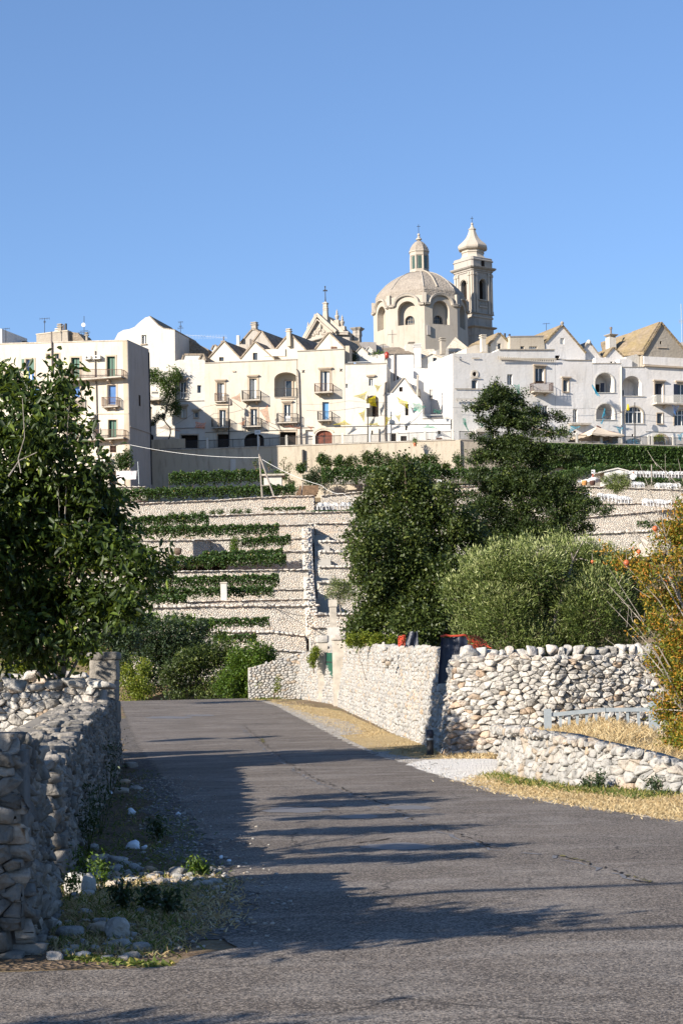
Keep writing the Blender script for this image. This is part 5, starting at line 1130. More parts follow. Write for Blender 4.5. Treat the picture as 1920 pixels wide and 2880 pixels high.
# --- apartment building on the left
P0 = Plane(359, 1200, 179, -16, ZA)
h = House('apartment_building', 'cream four storey apartment building with green shutters at the left edge', 'building', P0, anchor=P(200, 1375, 180))
for a in [('w', 657, 476, 735, 668, False, None, 'green', 'shut', 14), ('w', 983, 465, 1060, 655, False, None, 'green', 'shut', 14), ('w', 665, 738, 737, 845, False, None, 'glassb', 'side', 12), ('w', 990, 728, 1068, 907, False, None, 'glassb', 'side', 12),
          ('w', 998, 1048, 1073, 1222, False, None, 'green', 'shut', 6), ('w', 1010, 1285, 1070, 1347, False, None, 'void', 'bars', None), ('w', 240, 490, 317, 690, False, None, 'glassb', 'two', 12), ('w', 430, 445, 465, 492, False, None, 'glass', 'side', 10),
          ('w', 508, 440, 545, 487, False, None, 'glass', 'side', 10), ('w', 508, 515, 545, 565, False, None, 'glass', 'side', 8), ('d', 1000, 1515, 1068, 1655, False, None, 'void', None, None), ('w', 640, 1048, 712, 1222, False, None, 'green', 'shut', 6),
          ('w', 290, 738, 362, 900, False, None, 'glassb', 'side', 12), ('w', 290, 1048, 362, 1210, False, None, 'green', 'shut', 6)]:
    h.opening(*a)
sd = 5.6
h.body([(-900, 1680), (-900, 372), (1170, 316), (1199, 1680)], sd, 'cream')
flat(P0, [(-905, 368), (1172, 312), (1172, 322), (-905, 378)], -.06, sd + .1, M['concrete'], 'roof_coping', h.root)
flat(P0, [(1128, 322), (1168, 321), (1193, 1655), (1155, 1655)], -.02, .03, M['trim'], 'corner_stones', h.root)
for y in (990, 1390): bars(P0, [((560, y + 8), (1186, y))], -.04, .07, M['cream2'], 'string_course', h.root)
for x0, x1, y0, y1 in ((205, 240, 490, 600), (280, 317, 490, 600)): flat(P0, rect_pts(x0 - 4, y0, x1, y1), -.04, .04, M['green'], 'shutter', h.root)
h.balcony(612, 1150, 598, 675, .95, 'ironr', 12); h.balcony(958, 1105, 848, 930, .6, 'ironr', 8); h.balcony(640, 1170, 1150, 1232, .95, 'ironr', 12); h.balcony(-60, 190, 612, 690, .95, 'ironr', 12); h.balcony(630, 770, 850, 935, .6, 'ironr', 8)
# its side wall, a slab in darker render that paints in the shade
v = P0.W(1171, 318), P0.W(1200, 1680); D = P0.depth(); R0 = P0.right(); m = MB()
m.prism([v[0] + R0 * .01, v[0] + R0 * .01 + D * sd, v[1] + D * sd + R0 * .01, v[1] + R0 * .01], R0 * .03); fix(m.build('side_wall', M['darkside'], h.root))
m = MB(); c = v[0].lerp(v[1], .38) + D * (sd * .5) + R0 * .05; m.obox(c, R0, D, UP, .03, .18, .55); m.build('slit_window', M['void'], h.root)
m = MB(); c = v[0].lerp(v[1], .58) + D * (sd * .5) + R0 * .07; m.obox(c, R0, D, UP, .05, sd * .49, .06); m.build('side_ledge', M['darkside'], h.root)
m = MB(); c = v[0] + D * sd * .98 + R0 * .1; m.tube([c - UP * .3, c - UP * 14], .06, 6); m.build('drainpipe', M['iron'], h.root)
pipe_(P0, [(880, 415), (880, 690), (888, 700), (905, 1400)], -.1, .06, h.root); pipe_(P0, [(480, 240), (484, 500), (490, 640)], -.12, .09, h.root)
flat(P0, rect_pts(822, 1060, 893, 1225), -.4, .03, M['ac'], 'slatted_blind', h.root)
bars(P0, [((x, 1062), (x, 1223)) for x in range(828, 892, 12)], -.44, .03, M['iron'], 'slats', h.root)
def air_unit(pl, x0, x1, y0, y1, label):
    a, b = pl.W(x0, y1, -.28), pl.W(x1, y0, -.28); c = (a + b) / 2; root = thing('air_conditioner', label, 'air conditioner', c); w_ = abs((b - a).xy.dot(pl.t)) / 2; hh = (b.z - a.z) / 2; m = MB()
    m.obox(c, pl.right(), pl.depth(), UP, w_, .22, hh); m.build('casing', M['ac'], root); m = MB(); R = hh * .72; k = 14; cc = c - pl.depth() * .225 - pl.right() * w_ * .15
    m.prism([cc + pl.right() * R * cos(2 * pi * i / k) + UP * R * sin(2 * pi * i / k) for i in range(k)], -pl.depth() * .02); fix(m.build('fan_grille', M['iron'], root))
    m = MB(); [m.obox(c - UP * (hh + .05) + pl.right() * s * w_ * .7 + pl.depth() * .1, pl.right(), pl.depth(), UP, .02, .2, .03) for s in (-1, 1)]; m.build('bracket', M['iron'], root)
for a in [(792, 850, 464, 500, 'left air conditioner of the pair above the long balcony'), (874, 938, 460, 498, 'right air conditioner of the pair above the long balcony'), (822, 878, 998, 1035, 'single air conditioner above the slatted blind'),
          (968, 1028, 1402, 1440, 'air conditioner low on the facade above the hanging towel'), (908, 950, 1404, 1440, 'air conditioner half hidden by leaves low on the apartment facade')]: air_unit(P0, *a)
cloth('yellow_towel', [ZA(218, 602), ZA(268, 602), ZA(266, 664), ZA(220, 664)], 177, mat_simple('yellow_cloth', (.60, .62, .28), .9, .1), 'pale yellow towel hanging from the left balcony', 'towel', 6, 6, .03, 3)
cloth('red_garment', [ZA(55, 640), ZA(92, 640), ZA(88, 680), ZA(58, 680)], 177, mat_simple('red_cloth', (.65, .03, .08), .9, .1), 'small red garment hanging on the left balcony', 'clothing', 6, 6, .03, 4)
t = NT('printed_towel', .9, .1); c_ = P(*ZA(1162, 1552), 172); mp = t.n('ShaderNodeVectorMath'); mp.operation = 'DISTANCE'; t.l(t.pos, mp.inputs[0]); mp.inputs[1].default_value = tuple(c_); mp2 = mp.outputs['Value']
wv = t.ramp(t.math('FRACT', t.math('MULTIPLY', mp2, 3.2), 0.0), [(0, (.80, .72, .72)), (.4, (.80, .74, .74)), (.5, (.72, .42, .45)), (.7, (.74, .55, .56)), (.85, (.80, .74, .74)), (1, (.8, .72, .72))]); nz = t.rng(t.noise(5, 3), .45, .55)
cloth('printed_towel', [ZA(1070, 1520), ZA(1255, 1518), ZA(1250, 1592), ZA(1075, 1600)], 172, t.out(t.mix(nz, (.80, .76, .76), wv)), 'white cloth with a faded red medallion hung out on a line', 'cloth', 14, 8, .05, 6)
m = MB(); a = P(*ZA(1268, 1432), 172); m.tube([P(*ZA(1279, 1640), 172), a], .03, 6); tag(m.build('clothes_pole', M['galv'], None), 'thin leaning pole holding the line of the printed cloth', 'pole')
m = MB(); m.tube([P(*ZA(1060, 1519), 172), P(*ZA(1272, 1517), 172)], .012, 4); tag(m.build('clothesline', M['plastic'], None), 'line from which the printed white cloth hangs', 'clothesline')
shrub('young green tree growing at the corner of the apartment building', [ZA(1140, 1400) + (18,), ZA(1100, 1430) + (12,), ZA(1180, 1380) + (12,), ZA(1160, 1460) + (16,), ZA(1200, 1440) + (9,), ZA(1120, 1480) + (14,), ZA(1085, 1385) + (6,), ZA(1170, 1340) + (8,)], 173, 1700, .2, 'lf_vine', 101, name='young_tree', cat='tree', dj=.3, gap=-1, base=P(350, 1360, 173).z)
shrub('dark leafy plants beside the dark ground floor door', [ZA(1000, 1490) + (9,), ZA(975, 1530) + (11,), ZA(1050, 1480) + (10,), ZA(960, 1480) + (8,)], 173, 700, .2, 'lf_dark', 102, dj=.3, gap=-1)
terrace('L', [(-400, 1368), (300, 1368), (420, 1368)], 171, 20, -300, 412, 'low rubble wall below the hanging printed cloth', .25, False, None, 77)
# roof things of the apartment building
PB = P0.back(4, ZA)
rh = House('roof_house', 'small plastered block on the apartment roof', 'building', PB, anchor=P(*ZA(480, 335), 184)); rh.body([(338, 350), (336, 262), (622, 228), (628, 345)], 3.2, 'greyw'); flat(PB, [(333, 258), (625, 222), (625, 232), (333, 268)], -.05, 3.3, M['cream2'], 'coping', rh.root)
wall_body(PB, [(628, 350), (628, 232), (700, 240), (758, 310), (760, 350)], [], 3, M['roof'], 'lean_to', rh.root, .2, .5)
chimney(495, 525, 165, 232, PB, 1, 'greyw', 'stocky stone chimney on the small roof block'); chimney(455, 490, 200, 240, PB, 1.5, 'white', 'low white chimney left on the small roof block')
for i, (x, y0, y1, lab) in enumerate([(549, 158, 225, 'thin grey flue pipe on the roof block'), (570, 148, 222, 'thick black flue pipe on the roof block')]):
    m = MB(); a, b = PB.W(x, y1, 1), PB.W(x, y0, 1); m.tube([a - UP * .3, b], .08 + .04 * i, 8); tag(m.build('flue', M['iron'] if i else M['pipe'], None), lab, 'flue')
antenna(ZA(413, 0)[0], ZA(0, 115)[1], ZA(0, 250)[1], 184, 'tall antenna at the left end of the small roof block', ((.03, .5), (.25, .1)))
root = antenna(ZA(775, 0)[0], ZA(0, 95)[1], ZA(0, 318)[1], 183, 'tall mast with a round white dish on the apartment roof', ((.62, .4), (.68, .6), (.75, .5)))
c = P(*ZA(768, 175), 182.8); m = MB(); k = 16; m.prism([c + X3 * .21 * cos(2 * pi * i / k) + UP * .22 * sin(2 * pi * i / k) for i in range(k)], Y3 * .08); fix(m.build('dish', M['ac'], root))
chimney(788, 803, 262, 318, PB, 0, 'greyw', 'small chimney beside the dish mast')
antenna(ZA(57, 0)[0], ZA(0, 205)[1], ZA(0, 345)[1], 186, 'antenna above the far left gable', ((.05, .4),))
hl = House('house', 'white house block cut by the left edge of the picture', 'house', PB, anchor=P(-30, 965, 184)); hl.body([(-300, 400), (-300, 200), (20, 212), (22, 400)], 6, 'whiteb')
hl = House('house', 'small grey gable at the far left behind the apartment roof', 'house', PB, anchor=P(20, 965, 188)); gable(PB, (10, 345), (68, 272), (130, 352), 400, 5, 'greyw', 'roof', hl.root, 4)
# --- tall white gabled house
P1 = Plane(*ZB(300, 600), 199, -14, ZB)
h = House('white_gable_house', 'tall white house with a curved gable and dark roof behind the apartment building', 'house', P1, anchor=P(450, 1262, 199))
h.opening('w', -4, 268, 38, 352, frame='two', sill=True); h.opening('w', 88, 790, 150, 812, pane='void', frame=None); h.opening('d', 60, 1180, 105, 1300, True, 25, 'void', None, rev=.4); h.opening('d', 60, 925, 92, 1060, True, 16, 'greyw', None)
out = [(-260, 1320), (-262, 330), (-220, 250), (-170, 222), (-120, 215), (-70, 195), (-25, 152), (30, 108), (70, 97), (105, 130), (150, 178), (195, 206), (300, 222), (306, 1320)]
h.body(out, 5.0, 'white')
# roof slope behind the gable, falling to the right
D = P1.depth(); m = MB(); rl = [P1.W(*q) for q in ((70, 92), (150, 172), (197, 203), (302, 220))]; m.prism([p + UP * .03 for p in rl] + [p - UP * .12 for p in rl[::-1]], D * 7.4); fix(m.build('roof', M['roof'], h.root))
m = MB(); rl = [P1.W(*q, 5) for q in ((60, 100), (300, 222), (345, 262), (420, 300), (480, 330))]; m.prism(rl + [P1.W(480, 480, 5), P1.W(60, 480, 5)], D * 2.5); fix(m.build('rear_wing', M['roof'], h.root))
h.balcony(60, 185, 812, 868, .9, 'railw', 10)
pr = House('white_rear_house', 'white house with a shaded wall between the tall gable and the twin gables', 'house', P1, anchor=P(*ZB(500, 500), 206)); wall_body(P1, [(420, 540), (424, 420), (500, 312), (520, 288), (545, 300), (640, 360), (640, 540)], [], 4, M['white'], 'wall', pr.root, .2, 6)
gable(P1, (498, 330), (520, 285), (590, 345), 400, 2.5, 'white', 'roof', pr.root, 5.6, name='dormer'); 
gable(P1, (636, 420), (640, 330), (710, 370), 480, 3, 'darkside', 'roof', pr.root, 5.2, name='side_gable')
chimney(590, 624, 258, 335, P1, 5.4, 'greyw', 'stone chimney with a thin flue left of the tall white one'); m = MB(); a = P1.W(607, 260, 5.6); m.tube([a, P1.W(607, 200, 5.6)], .08, 6); tag(m.build('flue', M['pipe'], None), 'thin flue pipe on the stone chimney near the twin gables', 'flue')
chimney(696, 717, 168, 350, P1, 7, 'white', 'tall slim white chimney against the sky left of the stone house', cap=False)
antenna(ZB(353, 0)[0], ZB(0, 148)[1], ZB(0, 290)[1], 204, 'antenna behind the tall white gable house', ((.02, .25), (.3, .15), (.42, .3)))
m = MB(); [m.tube([P(*ZB(x, 266), 206), P(*ZB(x, 305), 206)], .010, 4) for x in range(380, 780, 14)]; m.tube([P(*ZB(378, 266), 206), P(*ZB(782, 296), 206)], .014, 4); tag(m.build('roof_railing', M['railw'], None), 'thin white roof railing behind the chimneys', 'railing')
# --- narrow white house with the climbing vine
h = House('narrow_white_house', 'narrow white house with garage and climbing vine left of the twin gables', 'house', PF, anchor=PF.W(440, 1305))
h.opening('w', 350, 697, 404, 855, frame='two', surround=14, lintel=True); h.opening('w', 505, 730, 542, 800, frame='side'); h.opening('w', 358, 938, 404, 1030, frame='drape', surround=12, lintel=True, sill=True)
h.opening('w', 480, 980, 516, 1026, frame='side', surround=8, lintel=True, sill=True); h.opening('d', 358, 1188, 512, 1308, pane='void', frame=None, surround=12, name='garage_door', rev=.5)
h.body([(300, 1330), (300, 508), (340, 496), (555, 494), (577, 505), (577, 1330)], 6, 'white'); h.balcony(342, 420, 800, 855, .15, 'railw', 6, brackets=0)
gable(PF, (355, 497), (372, 440), (555, 440), 500, 4, 'white', 'roof', h.root, 1.0); gable(PF, (520, 497), (548, 440), (572, 500), 502, 3, 'greyw', 'roof', h.root, .5)
bars(PF, [((335, 880), (570, 872)), ((290, 1128), (576, 1120))], -.06, .05, M['pipe'], 'wire_run', h.root)
# climbing vine
cl = pxclumps([ZB(290, 560) + (16,), ZB(270, 620) + (22,), ZB(320, 600) + (16,), ZB(120, 640) + (24,), ZB(75, 620) + (14,), ZB(180, 690) + (24,), ZB(230, 720) + (26,), ZB(300, 680) + (20,), ZB(240, 800) + (24,), ZB(290, 780) + (16,), ZB(250, 880) + (24,), ZB(310, 900) + (14,), ZB(290, 960) + (18,), ZB(230, 940) + (14,), ZB(330, 640) + (13,), ZB(110, 700) + (12,), ZB(160, 640) + (14,), ZB(310, 990) + (8,)], 196.0, .25, 5)
root = thing('climbing_vine', 'large dark climbing vine hanging on the narrow white house', 'vine', P(*ZB(240, 1240), 195.2)); foliage('leaves', cl, 6500, .2, M['lf_ivy'], root, 6, per=7, gap=-.7, gf=1.5)
m = MB(); m.tube([P(*ZB(x, y), 194.2) for x, y in ((240, 1235), (262, 1170), (258, 1120), (225, 1085), (200, 1050), (210, 1000), (235, 900))], .07, 6); m.build('stem', M['bark'], root)
cl = pxclumps([ZB(150, 1020) + (8,), ZB(190, 1015) + (8,), ZB(120, 1050) + (8,), ZB(100, 1080) + (7,)], 195, .2, 7); root = thing('climbing_vine', 'small dark mass of leaves at the foot of the tall white house', 'vine', P(*ZB(140, 1110), 195)); foliage('leaves', cl, 900, .18, M['lf_dark'], root, 8, per=6, gap=-1)
# --- cream palazzo with twin gables
h = House('cream_palace', 'long cream house with twin gables, a round loggia and five balconies', 'house', PF, anchor=PF.W(950, 1305))
h.opening('w', 690, 710, 753, 878, frame='drape', surround=16, lintel=True); h.opening('w', 985, 668, 1050, 866, frame='drape', surround=20, lintel=True)
h.opening('w', 710, 957, 768, 1112, frame='two', surround=18, lintel=False); h.opening('w', 995, 947, 1056, 1100, frame='two', surround=16); h.opening('w', 1302, 905, 1362, 1065, frame='two', surround=18, lintel=True)
h.opening('d', 692, 1180, 795, 1308, pane='void', frame=None, surround=14, rev=.4); h.opening('d', 938, 1170, 1120, 1308, True, 60, 'void', None, 0, rev=.5); h.opening('d', 1266, 1160, 1412, 1308, pane='void', frame=None, surround=12, rev=.5)
h.opening('void_only', 1213, 610, 1430, 838, True, 66)
h.body([(578, 1330), (576, 524), (700, 515), (895, 504), (1180, 496), (1421, 490), (1424, 1330)], 7, 'cream')
m = MB(); pts = arch_pts(1213, 610, 1430, 838, 66)
nb_ = House('x', 'x', 'x', PF); bpy.data.objects.remove(nb_.root)
flat(PF, [(1205, 846), (1205, 600), (1438, 600), (1438, 846)], 1.3, .05, M['cream'], 'loggia_back', h.root)
fr = flat(PF, rect_pts(1300, 676, 1362, 836), 1.24, .05, M['glass'], 'loggia_door', h.root); bars(PF, [((1296, 836), (1296, 670)), ((1366, 836), (1366, 670)), ((1292, 668), (1370, 668))], 1.2, .17, M['trim'], 'surround', fr); bars(PF, [((1304, 836), (1304, 676))], 1.18, .09, M['wfr'], 'frame', fr)
m = MB(); O = [PF.W(*q, .25) for q in pts]; O2 = [p + PF.depth() * 1.1 for p in O]; n = len(O); m.add(O + O2, [(i, (i + 1) % n, n + (i + 1) % n, n + i) for i in range(n)]); fix(m.build('loggia_vault', M['cream'], h.root))
flat(PF, [(578, 522), (1424, 488), (1424, 497), (578, 531)], -.06, .3, M['greyw'], 'coping', h.root)
h.balcony(673, 775, 808, 880, .35, 'ironr', 8, brackets=0); h.balcony(930, 1096, 790, 872, 1.0, 'iron', 12); h.balcony(1216, 1425, 760, 838, .12, 'iron', 4, brackets=0); h.balcony(650, 812, 1046, 1120, .8, 'iron', 10); h.balcony(934, 1100, 1040, 1112, .8, 'iron', 10); h.balcony(1246, 1432, 998, 1075, .7, 'iron', 10)
flat(PF, rect_pts(1304, 1010, 1360, 1064), .15, .04, M['wfr'], 'door_panel', h.root)
bars(PF, [((1268, 852), (1402, 852))], -.1, .14, M['trim'], 'ledge', h.root); bars(PF, [((672, 910), (800, 908)), ((675, 884), (778, 884))], -.1, .12, M['trim'], 'ledge', h.root)
bars(PF, [((828, 603), (858, 603))], -.1, .14, M['trim'], 'spout', h.root)
pipe_(PF, [(1418, 585), (1436, 612), (1440, 700), (1457, 1300)], -.12, .07, h.root)
bars(PF, [((578, 1164), (930, 1150)), ((1120, 1148), (1424, 1140))], -.05, .04, M['iron'], 'wire_run', h.root)
PT2 = Plane(*ZB(900, 400), 198.6, -22, ZB)
for (L, A, R_, o) in (((588, 516), (752, 334), (905, 494), 1.2), ((905, 494), (1036, 338), (1212, 494), 1.2)):
    hol = [rect_pts(707, 472, 750, 508)] if L[0] == 588 else [rect_pts(1016, 432, 1058, 498)]
    g = gable(PT2, L, A, R_, 530, 7.5, 'cream', 'roof', h.root, 0, holes=hol); flat(PT2, hol[0], .22, .03, M['glass'], 'window', h.root)
# roofs behind: slopes seen falling to the right
PG = Plane(*ZB(900, 400), 202, -24, ZB)
h = House('stone_gable_house', 'bare stone gabled house behind the cream palace roofs', 'house', PG, anchor=P(*ZB(1100, 440), 202)); gable(PG, (1015, 345), (1095, 238), (1232, 425), 520, 8, 'limeg', 'roof', h.root, 0); gable(PG, (1160, 262), (1200, 226), (1246, 262), 330, 2.5, 'limeg', 'roof', h.root, 4)
for x0, x1, y0, y1, lab in ((1275, 1305, 296, 330, 'squat dark chimney right of the stone gable'),): chimney(x0, x1, y0, y1, PG, 3, 'limeg', lab)
h = House('pale_gable_house', 'pale gabled house behind the roof terrace right of the twin gables', 'house', PG, anchor=P(*ZB(1380, 440), 203)); gable(PG, (1238, 425), (1375, 268), (1520, 420), 520, 9, 'cream', 'roof', h.root, -.5); chimney(1361, 1391, 238, 385, PG, -1.0, 'cream2', 'tall slab chimney standing in front of the pale gable')
h = House('dark_stone_house', 'dark rough stone house with a sloping roof and chimney above the twin gables', 'house', PG, anchor=P(*ZB(900, 330), 206)); gable(PG, (778, 330), (912, 172), (1040, 260), 460, 7, 'limeg', 'roof', h.root, 3); chimney(895, 936, 122, 185, PG, 2.9, 'limeg', 'stone chimney crowning the dark stone house'); wall_body(PG, [(775, 460), (778, 326), (985, 326), (985, 460)], [], 3, M['limeg'], 'lower_wall', h.root, .2, 2.2)
for i, x in enumerate((938, 955, 972)): m = MB(); m.tube([PG.W(x, 420, 1.5), PG.W(x, 285 + i * 8, 1.5)], .09, 7); tag(m.build('flue', M['pipe'], None), 'grey flue pipe standing before the dark stone house', 'flue', 'flues before the dark stone house')
wall_body(PG, [(1228, 500), (1228, 440), (1420, 435), (1420, 500)], [], .4, M['cream'], 'parapet', h.root, .1, -3)
# --- cream house with the brown arched door
h = House('arched_door_house', 'tall cream house with a brown arched door and a blue balcony door', 'house', PFc, anchor=PFc.W(330, 1300))
h.opening('w', 330, 600, 416, 800, frame='drape', surround=14, lintel=True); h.opening('w', 346, 884, 408, 1052, pane='blued', frame='side', surround=0); h.opening('w', 627, 965, 661, 1018, frame=None, pane='void')
h.opening('w', 614, 1164, 640, 1190, frame='side', pane='void'); h.opening('d', 286, 1144, 438, 1303, True, 46, 'brown', 'shut', 0); h.opening('d', 192, 1140, 262, 1303, pane='white', frame=None)
wb_ = h.body([(118, 1330), (120, 418), (340, 408), (550, 398), (553, 1330)], 9, 'cream')
flat(PFc, [(116, 412), (340, 402), (552, 392), (552, 401), (340, 411), (116, 422)], -.08, .35, M['greyw'], 'coping', h.root)
h.balcony(285, 450, 728, 800, 1.0, 'ironr', 12); h.balcony(312, 440, 980, 1058, .95, 'iron', 10)
a_ = arch_pts(286, 1144, 438, 1303, 46); b_ = arch_pts(268, 1126, 456, 1303, 54); bars(PFc, list(zip(b_[1:-1], b_[2:-1]))[:-1], -.03, .17, M['cream2'], 'arch_surround', h.root)
for x, y in ((171, 602), (516, 590)): bars(PFc, [((x - 10, y - 12), (x + 10, y + 12)), ((x + 10, y - 12), (x - 10, y + 12))], -.05, .06, M['iron'], 'wall_anchor', h.root)
PT3 = Plane(*ZC(410, 400), 198, -22, ZC); gable(PT3, (285, 402), (408, 252), (545, 388), 420, 8, 'cream', 'roof', h.root, 0); flat(PT3, rect_pts(428, 376, 480, 396), -.1, .1, M['ironr'], 'vent_tiles', h.root)
bars(PFc, [((118, 1124), (270, 1118)), ((456, 1112), (920, 1104))], -.05, .04, M['iron'], 'wire_run', h.root)
# --- white house with the niche
h = House('niche_house', 'white house with an arched niche hung with a yellow cloth', 'house', PFc, anchor=PFc.W(740, 1300))
h.opening('w', 560, 716, 578, 754, pane='glass', frame='side'); h.opening('w', 773, 668, 811, 734, frame='two', lintel=True); h.opening('w', 797, 1146, 811, 1180, frame=None, pane='void'); h.opening('void_only', 752, 824, 862, 1020, True, 38)
h.body([(553.5, 1330), (554, 540), (740, 537), (938, 530), (942, 1330)], 8, 'white'); flat(PFc, rect_pts(745, 815, 870, 1028), 1.0, .05, M['cream2'], 'niche_back', h.root); fr = flat(PFc, rect_pts(800, 870, 858, 1018), .93, .05, M['void'], 'door', h.root)
m = MB(); O = [PFc.W(*q, .25) for q in arch_pts(752, 824, 862, 1020, 38)]; n = len(O); m.add(O + [p + PFc.depth() * .8 for p in O], [(i, (i + 1) % n, n + (i + 1) % n, n + i) for i in range(n)]); fix(m.build('niche_vault', M['white'], h.root))
flat(PFc, [(553, 534), (740, 531), (938, 525), (938, 532), (740, 538), (553, 541)], -.07, .3, M['greyw'], 'coping', h.root); bars(PFc, [((580, 518), (800, 512))], .1, .05, M['railw'], 'terrace_rail', h.root)
pipe_(PFc, [(943, 700), (925, 712), (921, 780), (924, 1190), (932, 1300)], -.1, .09, h.root); pipe_(PFc, [(868, 1130), (868, 1300)], -.1, .05, h.root)
# roof clutter behind it
wall_body(PFc, [(550, 560), (548, 352), (586, 352), (590, 560)], [], 3, M['cream2'], 'stair_block', h.root, .1, 1.0)
g1 = House('small_white_gable', 'small bright white gable on the roof terrace behind the niche house', 'house', PFc.back(5), anchor=PFc.W(730, 520, 5)); gable(PFc.back(5), (655, 430), (702, 380), (765, 435), 530, 4, 'white', 'greyw', g1.root, 0, .08); gable(PFc.back(6), (745, 420), (770, 380), (812, 415), 530, 3, 'white', 'white', g1.root, 0, .08); wall_body(PFc.back(4.6), [(690, 540), (690, 462), (915, 440), (915, 540)], [], 1, M['white'], 'terrace_wall', g1.root, .1)
chimney(706, 746, 358, 425, PFc, 7, 'cream2', 'small chimney beside the small white gable'); chimney(885, 912, 435, 530, PFc, 1.0, 'white', 'white corner pier of the roof terrace', cap=False)
m = MB(); p = PFc.W(702, 508, 3); m.box(p.x - .25, p.y - .2, p.z - .5, p.x + .25, p.y + .2, p.z + .25); tag(m.build('water_tank', mat_simple('blue_plastic', (.12, .38, .62)), None), 'small blue tank on the roof terrace', 'tank')
c = PFc.W(925, 422, 2); m = MB(); m.lathe(c, [(.05, c.z - .4), (.2, c.z - .35), (.27, c.z - .1), (.27, c.z + .15), (.1, c.z + .35)], 12); tag(m.build('red_jar', mat_simple('red_glaze', (.35, .05, .03), .3), None, smooth=True), 'round red jar on the corner of the roof terrace', 'jar')
shrub('dark plants on the roof terrace under the pergola wires', [ZC(620, 470) + (10,), ZC(650, 460) + (9,), ZC(630, 500) + (9,), ZC(600, 450) + (6,)], 199, 600, .16, 'lf_dark', 110, dj=.2, gap=-2, per=5); shrub('green climber on the pergola above the roof terrace', [ZC(830, 440) + (7,), ZC(860, 436) + (7,), ZC(890, 440) + (6,), ZC(800, 446) + (5,)], 199, 300, .14, 'lf_bush', 111, dj=.2, gap=-2, per=5)
h = House('long_stone_roof_house', 'low house with dark stone slab roofs below the dome', 'house', PG, anchor=P(*ZC(700, 350), 209)); Pq = Plane(*ZC(700, 400), 208, 8, ZC)
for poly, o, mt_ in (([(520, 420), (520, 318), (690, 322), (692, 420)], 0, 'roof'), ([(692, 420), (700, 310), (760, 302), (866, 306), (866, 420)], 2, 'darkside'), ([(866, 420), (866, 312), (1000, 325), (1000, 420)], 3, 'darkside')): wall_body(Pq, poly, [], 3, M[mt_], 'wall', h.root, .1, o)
# --- hip roofed rough house in the shade
Ph = Plane(*ZC(1000, 600), 199.5, -4, ZC)
h = House('shaded_rough_house', 'tall rough grey house with a stone hip roof half in shade', 'house', Ph, anchor=Ph.W(1060, 900)); h.opening('w', 1030, 645, 1046, 680, frame=None, pane='void'); h.opening('w', 957, 622, 970, 660, frame=None, pane='void'); h.body([(944, 900), (944, 446), (1180, 440), (1186, 560), (1186, 900)], 6, 'bluew')
m = MB(); a, b, D = Ph.W(930, 446, -.2), Ph.W(1188, 440, -.2), Ph.depth(); r1, r2 = Ph.W(880, 345, 3), Ph.W(1040, 335, 3); r1.z = r2.z; m.add([a, b, b + D * 6.4, a + D * 6.4, r1, r2], [(0, 1, 5, 4), (1, 2, 5), (2, 3, 4, 5), (3, 0, 4), (3, 2, 1, 0)]); fix(m.build('roof', M['roof'], h.root)); pipe_(Ph, [(1010, 445), (1010, 690)], -.15, .09, h.root)
bp = P(*ZC(905, 365), 200); antenna(ZC(905, 0)[0], ZC(0, 350)[1], ZC(0, 430)[1], 200, 'blue antenna in front of the stone hip roof', ((.1, .3),))
antenna(ZC(990, 0)[0], ZC(0, 222)[1], ZC(0, 345)[1], 205, 'leaning antenna against the foot of the dome', ((.35, .5),)); antenna(ZC(660, 0)[0], ZC(0, 200)[1], ZC(0, 310)[1], 206, 'antenna left of the dome beside the church gable', ((.05, .12), (.2, .12), (.4, .15), (.9, .5)))
# --- low gabled house with two dark doors
h = House('low_gable_house', 'low rough white house with a small gable and two dark doorways', 'house', PFc, anchor=PFc.W(1090, 1300))
h.opening('w', 1105, 902, 1142, 1008, frame='side', pane='void'); h.opening('w', 1106, 1104, 1131, 1145, frame='side', pane='void'); h.opening('d', 976, 1176, 1026, 1303, pane='void', frame=None); h.opening('d', 1066, 1196, 1121, 1303, pane='void', frame=None); h.opening('w', 1198, 1228, 1216, 1250, pane='void', frame=None)
h.body([(944, 1330), (943, 800), (1090, 808), (1205, 812), (1262, 880), (1268, 1000), (1330, 1040), (1524, 1036), (1530, 1330)], 4.5, 'whiteb')
gable(PFc, (972, 812), (1096, 662), (1198, 815), 860, 3.6, 'whiteb', 'greyw', h.root, .25, .14, holes=[rect_pts(1050, 743, 1082, 786)]); flat(PFc, rect_pts(1050, 743, 1082, 786), .44, .03, M['void'], 'window', h.root)
m = MB(); m.tube([PFc.W(1223, 830, -.1), PFc.W(1223, 645, -.1)], .09, 8); m.tube([PFc.W(1213, 648, -.1), PFc.W(1233, 644, -.1)], .1, 6); tag(m.build('stove_pipe', M['concrete'], None), 'thin pale stove pipe on the low gabled house', 'flue'); k = Tri(); k.rock(PFc.W(1230, 800, .1), (.28, 0, 0), (0, .25, 0), (0, 0, .6), .4, .1, .6, seed=3); k.build('chimney_base', M['greyw'], h.root)
for a in [('w', 1406, 1150, 1430, 1178, 'void'), ('d', 1391, 1212, 1446, 1303, 'ironr'), ('d', 1308, 1226, 1340, 1303, 'ironr')]: flat(PFc, rect_pts(*a[1:5]), -.012, .03, M[a[5]], 'window' if a[0] == 'w' else 'door', h.root)
bars(PFc, [((1262, 1006), (1512, 1002))], -.05, .06, M['railw'], 'terrace_rail', h.root); bars(PFc, [((1262, 1036), (1524, 1030))], -.1, .06, M['greyw'], 'coping', h.root); bars(PFc, [((944, 1086), (1524, 1090))], -.06, .04, M['iron'], 'wire_run', h.root)
